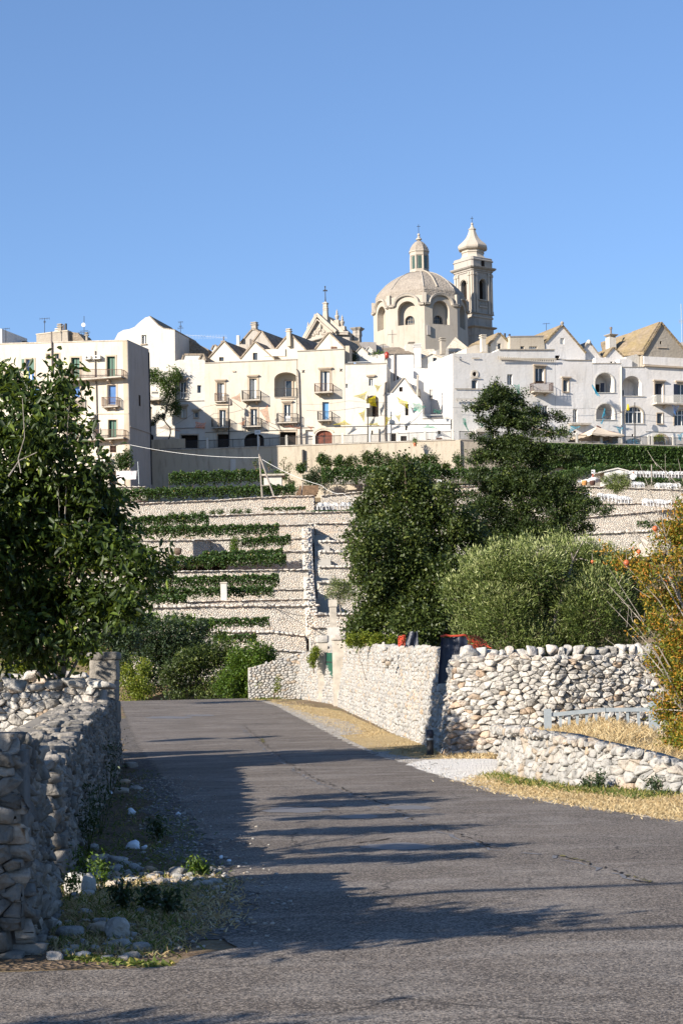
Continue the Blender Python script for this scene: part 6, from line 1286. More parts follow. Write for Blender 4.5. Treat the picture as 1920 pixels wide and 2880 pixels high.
# --- loggia house behind the small terrace
Pl = Plane(*ZC(1350, 800), 199.0, 4, ZC)
h = House('loggia_house', 'white house with a square loggia and a chimney above the small terrace', 'house', Pl, anchor=Pl.W(1360, 1000)); h.opening('void_only', 1346, 700, 1488, 846); h.opening('w', 1356, 892, 1390, 944, frame='two')
h.body([(1186, 1050), (1182, 572), (1320, 576), (1458, 578), (1462, 470), (1535, 440), (1535, 1050)], 5, 'whiteb'); flat(Pl, rect_pts(1335, 690, 1498, 856), 1.5, .05, M['cream2'], 'loggia_back', h.root); flat(Pl, rect_pts(1380, 714, 1452, 846), 1.42, .05, M['void'], 'loggia_door', h.root)
m = MB(); O = [Pl.W(*q, .25) for q in rect_pts(1346, 700, 1488, 846)]; n = 4; m.add(O + [p + Pl.depth() * 1.3 for p in O], [(i, (i + 1) % n, n + (i + 1) % n, n + i) for i in range(n)]); fix(m.build('loggia_walls', M['cream2'], h.root))
h.balcony(1334, 1492, 776, 848, .5, 'iron', 12); gable(Pl, (1256, 485), (1358, 432), (1456, 470), 580, 4, 'white', 'rooft', h.root, .8, .1, holes=[rect_pts(1370, 466, 1404, 520)], name='dormer'); flat(Pl, rect_pts(1370, 466, 1404, 520), .98, .03, M['glass'], 'window', h.root)
m = MB(); a, b, D = Pl.W(1120, 400, 2.0), Pl.W(1450, 470, 2.0), Pl.depth(); r1, r2 = Pl.W(1128, 325, 5), Pl.W(1420, 322, 5); a = Pl.W(1250, 480, 2.0); m.add([a, b, r2, r1, a - UP * .2, b - UP * .2, r2 - UP * 1.5, r1 - UP * 1.5], [(0, 1, 2, 3), (4, 7, 6, 5), (0, 4, 5, 1), (1, 5, 6, 2), (2, 6, 7, 3), (3, 7, 4, 0)]); fix(m.build('roof', M['rooft'], h.root))
wall_body(Pl, [(1186, 560), (1120, 400), (1128, 326), (1190, 330), (1255, 480), (1255, 570)], [], 2, M['white'], 'gable_end', h.root, .1, 1.6)
chimney(1196, 1252, 362, 566, Pl, .2, 'whiteb', 'tall white chimney in front of the pale slab roof'); chimney(1194, 1248, 254, 326, Pl, 6, 'greyw', 'grey brick chimney at the foot of the dome')
m = MB(); c_ = Pl.W(1500, 450, 2.5); c_ = P(*ZD(650, 440), 204); Rr = 1.0; a0 = P(*ZD(492, 445), 202); b0 = P(*ZD(806, 440), 202); ap = P(*ZD(625, 266), 204); zb_ = min(a0.z, b0.z); m.add([Vector((a0.x, 201, zb_)), Vector((b0.x, 201, zb_)), Vector((b0.x, 208, zb_)), Vector((a0.x, 208, zb_)), ap], [(0, 1, 4), (1, 2, 4), (2, 3, 4), (3, 0, 4), (3, 2, 1, 0)]); fix(m.build('pyramid_roof', M['rooft'], h.root))
m = MB(); m.box(a0.x + .3, 201.3, zb_ - 5, b0.x - .1, 207.6, zb_ - .01); m.build('rear_block', M['whiteb'], h.root)
# promenade and its retaining wall
m = MB(); a, b = PW.W(40, 1306), PRWd.W(600, 1488); A1, A2 = PW.W(-60, 1316), PW.using(ZD).W(640, 1492); zt_ = A1.z
def strip(pl, x0, x1, z0, z1, mat, name, label, th=.5, cat='wall'):
    a, b = pl.W(x0, 1300), pl.W(x1, 1300); a = Vector((a.x, a.y, z1)); b = Vector((b.x, b.y, z1)); m = MB(); m.prism([a, b, Vector((b.x, b.y, z0)), Vector((a.x, a.y, z0))], pl.depth() * th); return tag(fix(m.build(name, mat, None)), label, cat)
ZS = PF.W(800, 1306).z; ZP = PW.W(800, 1308).z
strip(PW, 20, 2920, ZP - 7, ZP, M['retain'], 'promenade_wall', 'long stained plaster retaining wall below the promenade railing')
c0, c1 = PW.W(20, 1300), PRWd.W(600, 1400)
xe = PW.W(2920, 1300)
PRe = Plane(*ZD(640, 1400), PW.using(ZD).W(640, 1400).y, 21, ZE)
ZQ = PRe.W(600, 1545).z
strip(PRe, -770, 3200, ZP - 7, ZP - .012, M['retain'], 'promenade_wall', 'right hand retaining wall mostly hidden by the hanging ivy hedge')
m = MB(); pr = [PW.W(20, 1300), xe, PRe.W(3200, 1300)]; bk_ = [PF.W(0, 1300, 8), PF.using(ZD).W(640, 1300, 8), PRe.W(3200, 1300, 14)]
V = [Vector((p.x, p.y + .3, ZP - .02)) for p in pr] + [Vector((p.x, p.y, ZP - .02)) for p in bk_]; m.add(V, [(0, 1, 4, 3), (1, 2, 5, 4)]); o = m.build('promenade', M['concrete'], None, (0, 0, 0)); o['kind'] = 'structure'
# coping and railing with white posts
def railing(pl, xs_, xp, ytop, ybot, label, h_=1.0, zz=None):
    zz = ZP; a, b = pl.W(xs_[0], 1300, .2), pl.W(xs_[1], 1300, .2); a.z = b.z = zz; root = thing('promenade_railing', label, 'railing', a); L = (b - a).length; t_ = (b - a).normalized()
    m = MB(); m.tube([a + UP * .95, b + UP * .95], .035, 5); m.tube([a + UP * .12, b + UP * .12], .025, 5); m.build('handrail', M['iron'], root); m = MB()
    for k in range(int(L / .125)): q = a + t_ * k * .125; m.obox(q + UP * .53, t_, pl.depth(), UP, .017, .017, .42)
    for k in range(int(L / 2)): q = a + t_ * k * 2; m.obox(q + UP * .5, t_, pl.depth(), UP, .03, .03, .5)
    m.build('balusters', M['iron'], root); m = MB(); m.obox((a + b) / 2 + UP * .03, t_, pl.depth(), UP, L / 2, .28, .05); m.build('kerb', M['concrete'], root)
    for x in xp:
        q = pl.W(x, 1300, .2); q.z = zz + .08; m = MB(); m.obox(q + UP * .5, t_, pl.depth(), UP, .12, .12, .5); m.add([q + UP * 1.0 + t_ * i * .14 + pl.depth() * j * .14 for i, j in ((-1, -1), (1, -1), (1, 1), (-1, 1))] + [q + UP * 1.18], [(0, 1, 4), (1, 2, 4), (2, 3, 4), (3, 0, 4), (3, 2, 1, 0)]); m.build('post', M['white'], root)
railing(PW, (160, 1420), (370, 600, 1068, 1325), 0, 0, 'black promenade railing in front of the cream palace and its garages')
railing(PWc, (115, 1560), (18, 272, 532, 784, 1035, 1290, 1542), 0, 0, 'black promenade railing in front of the brown arched door and the niche house')
railing(PRe, (-770, 1620), (-600, -400, -180, 160, 455, 713, 1210, 1245, 1465), 0, 0, 'black promenade railing in front of the blue door and the umbrella')
m = MB(); q = PW.W(60, 1240, .5); m.obox(PW.W(210, 1270, .1), PW.right(), PW.depth(), UP, 2.2, .15, .5); tag(m.build('parapet_block', M['retain'], None), 'low plastered parapet at the left end of the promenade', 'wall')
m = MB(); m.tube([PW.W(1480, 1325, -.2), PW.W(1483, 1510, -.2)], .14, 8); tag(m.build('wall_pipe', M['iron'], None), 'thick dark pipe running down the promenade wall', 'pipe')
for i, (x, y0) in enumerate(((1470, 1360),)): pass
flat(PW, rect_pts(812, 1410, 860, 1520), -.03, .02, M['white'], 'plaster_patch', None); o = COL.objects[-1]; tag(o, 'pale repaired patch on the shaded promenade wall', 'plaster')
# --- facades turning away to the right
Pd = PRd
h = House('oval_window_house', 'rough white house with a small oval window and bracketed ledge', 'house', Pd, anchor=Pd.W(800, 1480))
ov = [(837 + 22 * cos(2 * pi * k / 14), 675 + 26 * sin(2 * pi * k / 14)) for k in range(14)]; h.holes.append(ov); h.jobs.append(('void_only',) + (0,) * 4 + (False, None, 'void', None, None, False, None, .2, False))
h.opening('w', 806, 742, 868, 832, frame='side'); h.opening('w', 851, 1030, 903, 1100, frame='side'); h.opening('d', 780, 1378, 866, 1485, frame='two'); h.opening('d', 876, 1368, 944, 1485, frame=None, pane='void')
h.body([(598, 1500), (598, 448), (800, 446), (1036, 440), (1102, 410), (1102, 1500)], 7, 'whiteb'); flat(Pd, rect_pts(805, 640, 870, 712), .2, .02, M['void'], 'oval_window', h.root)
R1 = [(837 + 33 * cos(2 * pi * k / 14), 675 + 37 * sin(2 * pi * k / 14)) for k in range(15)]; bars(Pd, list(zip(R1, R1[1:])), -.05, .2, M['cream'], 'oval_surround', h.root); bars(Pd, [((790, 718), (900, 718)), ((805, 500), (890, 500))], -.12, .09, M['cream2'], 'ledge', h.root)
bars(Pd, [((615, 836), (1060, 842))], -.1, .08, M['greyw'], 'upper_ledge', h.root); bars(Pd, [((620, 950), (1090, 950))], -.25, .16, M['white'], 'lower_ledge', h.root)
for x in range(640, 1080, 50): bars(Pd, [((x, 962), (x, 985))], -.15, .14, M['white'], 'corbel', h.root)
flat(Pd, [(755, 1335), (790, 1310), (915, 1265), (945, 1300), (945, 1330)], -1.2, 1.1, M['cream'], 'awning', h.root); bars(Pd, [((602, 440), (602, 475)), ((602, 480), (700, 520))], -.3, .1, M['white'], 'spout', h.root)
# block with the projecting parapet
h = House('bracketed_parapet_house', 'broad rough white house with a bracketed parapet and a tall balcony window', 'house', PR, anchor=PRd.W(1300, 1480)); s_ = lambda x, y: ((x / 3.92 - (1500 - 1120)) * 3.733, ((y / 3.92 + 880) - 860) * 3.733)
h.opening('w', *s_(1196, 676), *s_(1256, 792), frame='two'); h.opening('w', 12, 652, 106, 816, frame='two', surround=16, lintel=True); h.opening('w', 95, 1047, 145, 1180, frame='two'); 
h.body([s_(1100, 1500), s_(1101, 402), (0, 462), (215, 462), (222, 560), (228, 1560)], 8, 'whiteb')
bars(PR, [(s_(1100, 404), (218, 462))], -.08, .12, M['greyw'], 'coping', h.root); bars(PR, [(s_(1100, 512), (222, 564))], -.3, .18, M['cream2'], 'cornice', h.root)
for k in range(26): x = -380 + k * 23; bars(PR, [((x, 575 - (222 - x) * .07), (x, 596 - (222 - x) * .07))], -.2, .12, M['cream2'], 'corbel', h.root)
h.balcony(-38, 165, 822, 905, .95, 'ironr', 14); bars(PR, [((8, 812), (112, 812))], .05, .5, M['void'], 'door_foot', h.root)
ah = House('attic_gable_house', 'small cream gabled house with a stone roof on top of the broad house', 'house', PRd, anchor=PRd.W(1200, 400, 2)); gable(PRd, (1110, 300), (1195, 190), (1290, 290), 420, 6, 'cream', 'roofy', ah.root, 2.0, holes=[rect_pts(1182, 300, 1216, 390)]); flat(PRd, rect_pts(1182, 300, 1216, 390), 2.18, .03, M['glass'], 'window', ah.root)
m = MB(); D = PRd.depth(); a, b = PRd.W(1110, 300, 2.2), PRd.W(1195, 188, 2.2); c2, d2 = PRd.W(950, 300, 4.5), PRd.W(1100, 215, 7); m.add([a, b, d2, c2, a - UP * .25, b - UP * .25, d2 - UP * .25, c2 - UP * .25], [(0, 1, 2, 3), (7, 6, 5, 4), (0, 4, 5, 1), (1, 5, 6, 2), (2, 6, 7, 3), (3, 7, 4, 0)]); fix(m.build('side_roof', M['roofy'], ah.root))
wall_body(PRd, [(850, 420), (850, 350), (950, 310), (1110, 305), (1110, 420)], [], 3, M['cream'], 'side_wall', ah.root, .1, 2.4); chimney(985, 1028, 232, 400, PRd, 1.5, 'cream', 'cream chimney left of the attic gable'); chimney(724, 770, 180, 345, PRd, 6, 'greyw', 'tall grey chimney between the dome and the bell tower'); wall_body(PRd, [(700, 440), (700, 290), (760, 265), (980, 265), (980, 440)], [], 2, M['white'], 'rear_wall', ah.root, .1, 7)
at = House('attic_block', 'flat roofed plaster attic block with small windows above the broad house', 'house', PR, anchor=PR.W(0, 455, 2)); x9 = s_(1290, 230)[0]
at.opening('w', *s_(1405, 342), *s_(1450, 400), frame='side'); at.opening('w', 10, 402, 96, 455, frame='four'); at.body([(x9, 480), (x9, 300), (0, 296), (162, 296), (175, 400), (178, 480)], 4, 'cream2', off=1.4); flat(PR, [(x9 - 5, 292), (165, 288), (165, 298), (x9 - 5, 302)], 1.34, 4.1, M['darkside'], 'coping', at.root)
for x, y0, y1, lab in ((1303, 170, 228, 'black flue on the left of the attic block'), (1355, 178, 228, 'short capped flue on the attic block')): m = MB(); m.tube([PRd.W(x, y1, 3), PRd.W(x, y0, 3)], .12, 8); tag(m.build('flue', M['iron'], None), lab, 'flue')
# --- blue white gabled house
h = House('yellow_roof_gable_house', 'blue white gabled house with a lichen yellow stone roof', 'house', PR, anchor=PR.W(420, 1540))
h.opening('w', 306, 779, 360, 904, frame='side', surround=12, lintel=True, sill=True); h.opening('w', 410, 1085, 456, 1222, frame='two'); h.opening('w', 414, 1312, 446, 1336, frame=None, pane='void'); h.opening('d', 345, 1398, 500, 1545, True, 60, 'void', None); h.opening('d', 92, 1400, 200, 1545, True, 40, 'void', None)
h.body([(228.5, 1560), (226, 572), (400, 570), (612, 572), (614, 1560)], 7, 'bluew')
bars(PR, [((250, 556), (345, 570)), ((345, 570), (612, 573))], -.06, .09, M['greyw'], 'coping', h.root)
gable(PR, (188, 370), (360, 188), (608, 480), 590, 10, 'bluew', 'roofy', h.root, 1.5, .2, holes=[rect_pts(344, 312, 386, 378), rect_pts(292, 497, 339, 558)]); flat(PR, rect_pts(344, 312, 386, 378), 1.68, .03, M['ac'], 'shutter', h.root); flat(PR, rect_pts(292, 497, 339, 558), 1.68, .03, M['void'], 'window', h.root)
c = PR.W(360, 165, 1.4); m = MB(); m.lathe(c, [(.12, c.z - .25), (.12, c.z - .05), (.2, c.z), (.2, c.z + .15), (.05, c.z + .3)], 10); m.build('finial', M['greyw'], h.root)
m = MB(); D = PR.depth(); a, b = PR.W(190, 368, 1.6), PR.W(358, 190, 1.6); c2, d2 = PR.W(62, 282, 5.5), PR.W(70, 290, 8); c2 = PR.W(60, 288, 5.0); e2 = PR.W(235, 215, 8.5); m.add([a, b, e2, c2] + [p - UP * .3 for p in (a, b, e2, c2)], [(0, 1, 2, 3), (7, 6, 5, 4), (0, 4, 5, 1), (1, 5, 6, 2), (2, 6, 7, 3), (3, 7, 4, 0)]); fix(m.build('side_roof', M['roofy'], h.root))
antenna(ZE(131, 0)[0], ZE(0, 185)[1], ZE(0, 260)[1], 205, 'antenna above the attic block left of the yellow roof', ((.05, .4),))
# --- house of the two big arches
h = House('double_arch_house', 'white house with two open arched loggias one above the other', 'house', PR, anchor=PR.W(760, 1540))
h.opening('void_only', 646, 706, 836, 910, True, 95); h.opening('void_only', 656, 1030, 842, 1196, True, 93); h.opening('d', 690, 1400, 835, 1545, True, 40, 'glass', None); 
h.body([(614.5, 1560), (614, 612), (760, 610), (915, 612), (917, 1560)], 7, 'bluew'); flat(PR, [(612, 602), (917, 602), (917, 610), (612, 610)], -.05, .4, M['greyw'], 'coping', h.root)
for y0, y1, x0, x1 in ((706, 910, 646, 836), (1030, 1196, 656, 842)):
    O = [PR.W(*q, .27) for q in arch_pts(x0, y0, x1, y1, 95)]; n = len(O); m = MB(); m.add(O + [p + PR.depth() * 1.5 for p in O], [(i, (i + 1) % n, n + (i + 1) % n, n + i) for i in range(n)]); fix(m.build('loggia_vault', M['bluew'], h.root)); flat(PR, rect_pts(x0 - 5, y0 - 5, x1 + 5, y1 + 5), 1.72, .05, M['bluew'], 'loggia_back', h.root)
    A_ = arch_pts(x0 - 8, y0 - 8, x1 + 8, y1, 103); bars(PR, list(zip(A_, A_[1:])), -.04, .12, M['white'], 'arch_surround', h.root); bars(PR, [((x0 - 15, y1 + 3), (x1 + 22, y1 + 3))], -.06, .07, M['white'], 'sill', h.root)
flat(PR, rect_pts(646, 800, 762, 908), 1.62, .05, M['void'], 'loggia_window', h.root); flat(PR, rect_pts(722, 804, 762, 908), .5, .05, M['tarp'], 'shutter', h.root); flat(PR, rect_pts(672, 1082, 732, 1194), 1.62, .05, M['brown'], 'loggia_door', h.root)
gable(PR, (572, 470), (668, 348), (800, 525), 620, 7, 'bluew', 'greyw', h.root, 2.0, .12); wall_body(PR, [(700, 620), (700, 525), (856, 525), (900, 560), (900, 620)], [rect_pts(858, 566, 880, 597)], 4, M['bluew'], 'upper_block', h.root, .15, 1.2); flat(PR, rect_pts(858, 566, 880, 597), 1.34, .02, M['void'], 'window', h.root); flat(PR, rect_pts(622, 535, 662, 597), 1.9, .05, M['glassb'], 'window', h.root)
c = PR.W(668, 345, 2); m = MB(); m.lathe(c, [(.05, c.z - .3), (.25, c.z - .2), (.28, c.z), (.15, c.z + .2), (.02, c.z + .26)], 10); m.build('finial', M['white'], h.root); flat(PR, [(530, 380), (655, 348), (600, 450), (570, 440)], 4.5, .3, M['roof'], 'side_roof', h.root)
# --- narrow house with arch windows and the blue door
h = House('blue_door_house', 'narrow white house with a pale blue double door and a wide arched window', 'house', PR, anchor=PR.W(1030, 1540))
h.opening('void_only', 926, 736, 1130, 944, True, 100); h.opening('w', 958, 1062, 1140, 1232, True, 76, 'glass', 'four'); h.opening('d', 960, 1392, 1132, 1545, True, 36, 'bluep', 'shut', name='double_door'); h.opening('w', 1026, 1346, 1046, 1372, frame=None, pane='void')
h.body([(917.5, 1560), (917, 646), (1050, 646), (1154, 650), (1160, 1560)], 7, 'bluew'); flat(PR, [(916, 640), (1156, 640), (1156, 648), (916, 648)], -.05, .4, M['greyw'], 'coping', h.root)
O = [PR.W(*q, .27) for q in arch_pts(926, 736, 1130, 944, 100)]; n = len(O); m = MB(); m.add(O + [p + PR.depth() * 1.5 for p in O], [(i, (i + 1) % n, n + (i + 1) % n, n + i) for i in range(n)]); fix(m.build('loggia_vault', M['bluew'], h.root)); flat(PR, rect_pts(920, 730, 1136, 950), 1.72, .05, M['bluew'], 'loggia_back', h.root); fr = flat(PR, rect_pts(966, 864, 1018, 942), 1.62, .05, M['glass'], 'loggia_window', h.root); bars(PR, [((966, 942), (966, 864)), ((992, 942), (992, 864)), ((1018, 942), (1018, 864))], 1.55, .08, M['wfr'], 'frame', fr)
A_ = arch_pts(950, 1054, 1148, 1236, 84); bars(PR, list(zip(A_, A_[1:])), -.04, .16, M['cream2'], 'arch_surround', h.root); bars(PR, [((920, 948), (1160, 950)), ((955, 1238), (1160, 1240))], -.08, .07, M['white'], 'ledge', h.root); pipe_(PR, [(912, 640), (914, 1000), (918, 1500)], -.12, .09, h.root, 'white')
for x in (978, 1103): c = [(x + 9 * cos(2 * pi * k / 10), 1430 + 9 * sin(2 * pi * k / 10)) for k in range(11)]; bars(PR, list(zip(c, c[1:])), .2, .03, M['iron'], 'door_wreath', h.root)
gable(PR, (820, 515), (905, 418), (1020, 530), 660, 5, 'bluew', 'roofy', h.root, 1.5, .15); m = MB(); a, b = PR.W(822, 512, 1.6), PR.W(903, 420, 1.6); c2, e2 = PR.W(765, 455, 5), PR.W(850, 432, 7); m.add([a, b, e2, c2] + [p - UP * .25 for p in (a, b, e2, c2)], [(0, 1, 2, 3), (7, 6, 5, 4), (0, 4, 5, 1), (1, 5, 6, 2), (2, 6, 7, 3), (3, 7, 4, 0)]); fix(m.build('side_roof', M['roofy'], h.root)); wall_body(PR, [(925, 650), (925, 555), (965, 545), (1060, 560), (1060, 650)], [], 1.5, M['bluew'], 'upper_block', h.root, .1, .6)
antenna(ZE(762, 0)[0], ZE(0, 378)[1], ZE(0, 445)[1], 208, 'small antenna between the white gables', ((.2, .3), (.4, .2)))
# --- big grey gable at the right
h = House('great_gable_house', 'tall grey house with a great triangular gable and yellow lichened roof', 'house', PR, anchor=PR.W(1350, 1560))
h.opening('w', 1269, 813, 1354, 1040, pane='tarp', frame='shut', surround=12, lintel=True); h.opening('w', 1500, 822, 1600, 1040, pane='glass', frame='two', surround=10, lintel=True); h.opening('w', 1291, 1128, 1349, 1240, frame='side', surround=8, sill=True); h.opening('w', 1474, 1097, 1650, 1258, True, 70, 'glass', 'four')
h.opening('d', 1278, 1376, 1388, 1560, True, 48, 'bluep', None, rev=.5); h.opening('d', 1484, 1450, 1600, 1560, True, 30, 'bluep', None, rev=.4)
h.body([(1160.5, 1580), (1154, 680), (1154, 625), (1700, 652), (1760, 1590)], 8, 'bluew'); flat(PR, [(1150, 620), (1740, 650), (1740, 668), (1150, 636)], -.25, .5, M['trim'], 'cornice', h.root)
gable(PR, (1154, 480), (1340, 176), (1600, 480), 640, 6, 'greyw', 'roofy', h.root, .3, .22, holes=[rect_pts(1337, 366, 1356, 398)]); flat(PR, rect_pts(1337, 366, 1356, 398), .48, .03, M['void'], 'window', h.root); bars(PR, [((1302, 432), (1408, 436)), ((1150, 540), (1700, 560))], .2, .12, M['trim'], 'ledge', h.root)
flat(PR, [(1154.5, 530), (1590, 552), (1590, 640), (1154.5, 612)], -.01, .2, M['bluew'], 'whitewashed_band', h.root); bars(PR, [((1170, 1320), (1600, 1332))], -.03, .05, M['darkside'], 'string_course', h.root)
m = MB(); a, b = PR.W(1156, 478, .1), PR.W(1338, 176, .1); c2, e2 = PR.W(965, 430, 5.0), PR.W(1112, 232, 9.0); m.add([a, b, e2, c2] + [p - UP * .35 for p in (a, b, e2, c2)], [(0, 1, 2, 3), (7, 6, 5, 4), (0, 4, 5, 1), (1, 5, 6, 2), (2, 6, 7, 3), (3, 7, 4, 0)]); fix(m.build('side_roof', M['roofy'], h.root))
wall_body(PR, [(1010, 660), (1010, 520), (1150, 486), (1150, 660)], [], 2, M['white'], 'side_wall', h.root, .1, .9)
h.balcony(1242, 1700, 950, 1036, 1.0, 'ac', 14); A_ = arch_pts(1256, 1350, 1410, 1560, 76); bars(PR, list(zip(A_, A_[1:])), -.06, .22, M['trim'], 'arch_surround', h.root); A_ = arch_pts(1466, 1090, 1655, 1258, 78); bars(PR, list(zip(A_, A_[1:])), -.04, .12, M['trim'], 'arch_surround', h.root)
flat(PR, rect_pts(1466, 822, 1506, 1010), -.06, .05, M['tarp'], 'shutter', h.root)
r_ = chimney(980, 1048, 262, 440, PR, 4, 'white', 'white chimney with a wide flat cap and a metal flue', cap=False); c = PR.W(1014, 258, 4.4); m = MB(); m.lathe(c, [(.42, c.z - .1), (.45, c.z), (.85, c.z + .25), (.85, c.z + .32)], 4, pi / 4 + radians(27)); m.build('wide_cap', M['greyw'], r_); m = MB(); m.tube([c + UP * .3, c + UP * .95], .11, 8); m.tube([c + UP * .95, c + UP * 1.2], .16, 8); m.build('flue', M['pipe'], r_)
a = P(*ZE(1548, 0), 214); m = MB(); m.tube([P(*ZE(1556, 430), 214), P(*ZE(1545, -20), 214)], .05, 5); [m.tube([P(*ZE(1545, y), 214) - X3 * .3, P(*ZE(1545, y), 214) + X3 * .4], .04, 4) for y in (150, 165, 180)]; tag(m.build('radio_mast', M['galv'], None), 'tall radio mast cut by the right edge of the picture', 'mast')
m = MB(); m.box(*(P(*ZE(1540, 440), 212) - Vector((0, 0, .5))), *(P(*ZE(1600, 400), 212) + Vector((.5, 1, .2)))); tag(m.build('roof_block', M['darkside'], None), 'dark block behind the great gable at the right edge', 'building')

# ------------------------------------------------------------------ domed church
DC = P(*ZK(610, 1400), 252); Zk = lambda y, d=246: P(*ZK(610, y), d).z
church = thing('domed_church', 'octagonal church drum with arched niches under a grey stone dome and lantern', 'church', Vector((DC.x, DC.y, 24)))
R8 = 495 / 3.733 * 252 / F; v8 = [(DC.x + R8 * sin(radians(2 + 45 * k)), DC.y - R8 * cos(radians(2 + 45 * k))) for k in range(8)]
z0, zc, zs, zb, zt_, zp = Zk(1400) - 14, Zk(1035), Zk(1095), Zk(1240), Zk(990), Zk(925)
def vface(k): a, b = Vector(v8[k]), Vector(v8[(k + 1) % 8]); return a, b
for k in range(8):
    a, b = vface(k); t_ = (b - a).normalized(); n = Vector((t_.y, -t_.x)); W_ = (b - a).length; cxm = W_ / 2; rr_ = W_ * .26
    pl3 = lambda u, z, off=0.0: Vector((a.x + t_.x * u - n.x * off, a.y + t_.y * u - n.y * off, z))
    nich = [(cxm - rr_, zb), (cxm - rr_, zt_ - rr_)] + [(cxm - rr_ * cos(pi * i / 12), zt_ - rr_ + rr_ * sin(pi * i / 12)) for i in range(1, 12)] + [(cxm + rr_, zt_ - rr_), (cxm + rr_, zb)]
    top = zp - .15; out = [(0, z0), (0, top), (W_, top), (W_, z0)]; m = MB()
    O = [pl3(*q) for q in out]; H_ = [pl3(*q) for q in nich]; tr = tessellate_polygon([[Vector((u, z, 0)) for u, z in out], [Vector((u, z, 0)) for u, z in nich]]); m.add(O + H_, tr)
    B = [pl3(u, z, 1.0) for u, z in nich]; N = len(B); m.add(H_ + B, [(i, (i + 1) % N, N + (i + 1) % N, N + i) for i in range(N)])
    rw = rr_ * .52; cw = cxm + (rr_ * .05); win = [(cw - rw, zb + .02), (cw - rw, zb + .75)] + [(cw - rw * cos(pi * i / 10), zb + .75 + rw * sin(pi * i / 10)) for i in range(1, 10)] + [(cw + rw, zb + .75), (cw + rw, zb + .02)]
    m.add(B + [pl3(u, z, 1.0) for u, z in win], tessellate_polygon([[Vector((u, z, 0)) for u, z in nich], [Vector((u, z, 0)) for u, z in win]]))
    NW = len(win); m.add([pl3(u, z, 1.0) for u, z in win] + [pl3(u, z, 1.5) for u, z in win], [(i, (i + 1) % NW, NW + (i + 1) % NW, NW + i) for i in range(NW)])
    m.build('drum_face', M['lime'], church)
    m = MB(); m.add([pl3(u, z, 1.42) for u, z in win], tessellate_polygon([[Vector((u, z, 0)) for u, z in win]])); wn = m.build('window', M['glass'] if k != 7 else M['glassb'] if False else M['glass'], church)
    m = MB()
    for i in (-1, 0, 1): m.obox(pl3(cw + rw * .5 * i, zb + .8, 1.38), Vector((t_.x, t_.y, 0)), Vector((n.x, n.y, 0)), UP, .025, .03, .75)
    for i in (.4, .9): m.obox(pl3(cw, zb + i, 1.38), Vector((t_.x, t_.y, 0)), Vector((n.x, n.y, 0)), UP, rw, .03, .025)
    m.build('glazing_bars', M['greyw'], wn)
    # scalloped cornice
    ra = W_ * .345; prof = [(0, zc), (cxm - ra - .15, zc)] + [(cxm - ra * cos(pi * i / 14), zc + .1 + (zp - .12 - zc) * sin(pi * i / 14)) for i in range(0, 15)] + [(cxm + ra + .15, zc), (W_, zc)]
    for off, rad in ((-.22, .14), (-.12, .2), (-.30, .07)):
        m = MB(); pts = [pl3(u, z + (.18 if off == -.3 else 0), off) for u, z in prof]; m.tube(pts, rad, 5); m.build('cornice', M['limeg'] if off == -.3 else M['lime'], church)
# corner blocks and dome
m = MB()
for (x, y) in v8: d = Vector((x - DC.x, y - DC.y, 0)).normalized(); m.obox(Vector((x, y, 0)) + d * .02 + UP * ((zc + zp) / 2 + .1), Vector((-d.y, d.x, 0)), d, UP, .28, .2, (zp - zc) / 2)
m.build('corner_block', M['lime'], church)
sec = [((x - DC.x) / R8, (y - DC.y) / R8) for x, y in v8]; kz = 252 / F / 3.733
Zd = lambda y: Zk(y, 252)
dome = [(R8 * .95, Zd(1060)), (R8 * .95, Zd(965)), (R8 * .92, Zd(940)), (405 * kz, Zd(885)), (352 * kz, Zd(830)), (295 * kz, Zd(788)), (228 * kz, Zd(750)), (165 * kz, Zd(724)), (108 * kz, Zd(708)), (90 * kz, Zd(704))]
def dm(sec2):
    m = MB(); m.lathe(DC, dome, sq=sec); return m
o = dm(sec).build('dome', M['dome'] if 'dome' in M else M.setdefault('dome', mat_roof('dome_stone', (.29, .25, .21), (.35, .31, .26), (.20, .17, .14), .4)), church)
for k in range(8):
    m = MB(); m.tube([Vector((DC.x + sec[k][0] * r_ * 1.0, DC.y + sec[k][1] * r_, z)) for r_, z in dome[2:-1]], .09, 5); m.build('rib', M['limeg'], church)
m = MB(); m.tube([Vector((DC.x + (sec[0][0] * .55 + sec[1][0] * .45) * r_, DC.y + (sec[0][1] * .55 + sec[1][1] * .45) * r_ * .98 - .05, z + .1)) for r_, z in dome[2:-1]], .14, 5); m.build('roof_steps', M['greyw'], church)
# lantern
ln = [(112 * kz, Zd(706)), (112 * kz, Zd(690)), (104 * kz, Zd(688)), (104 * kz, Zd(672)), (96 * kz, Zd(670)), (96 * kz, Zd(530)), (104 * kz, Zd(528)), (104 * kz, Zd(494)), (113 * kz, Zd(490)), (114 * kz, Zd(480)), (108 * kz, Zd(476))]
m = MB(); m.lathe(DC, ln, 8, radians(22)); lt_ = m.build('lantern', M['lime'], church)
for k in range(8):
    a_ = radians(22 + 22.5 + 45 * k); d = Vector((cos(a_), sin(a_), 0)); m = MB(); m.obox(DC * Vector((1, 1, 0)) if False else Vector((DC.x, DC.y, (Zd(672) + Zd(532)) / 2)) + d * (96 * kz * cos(pi / 8) + .01), Vector((-d.y, d.x, 0)), d, UP, .27, .02, (Zd(532) - Zd(672)) / 2 * .95); m.build('lantern_window', M['copper'], lt_)
m = MB()
for k in range(8): a_ = radians(22 + 45 * k); m.tube([Vector((DC.x + cos(a_) * 98 * kz, DC.y + sin(a_) * 98 * kz, z)) for z in (Zd(672), Zd(530))], .12, 6)
m.build('lantern_columns', M['lime'], lt_)
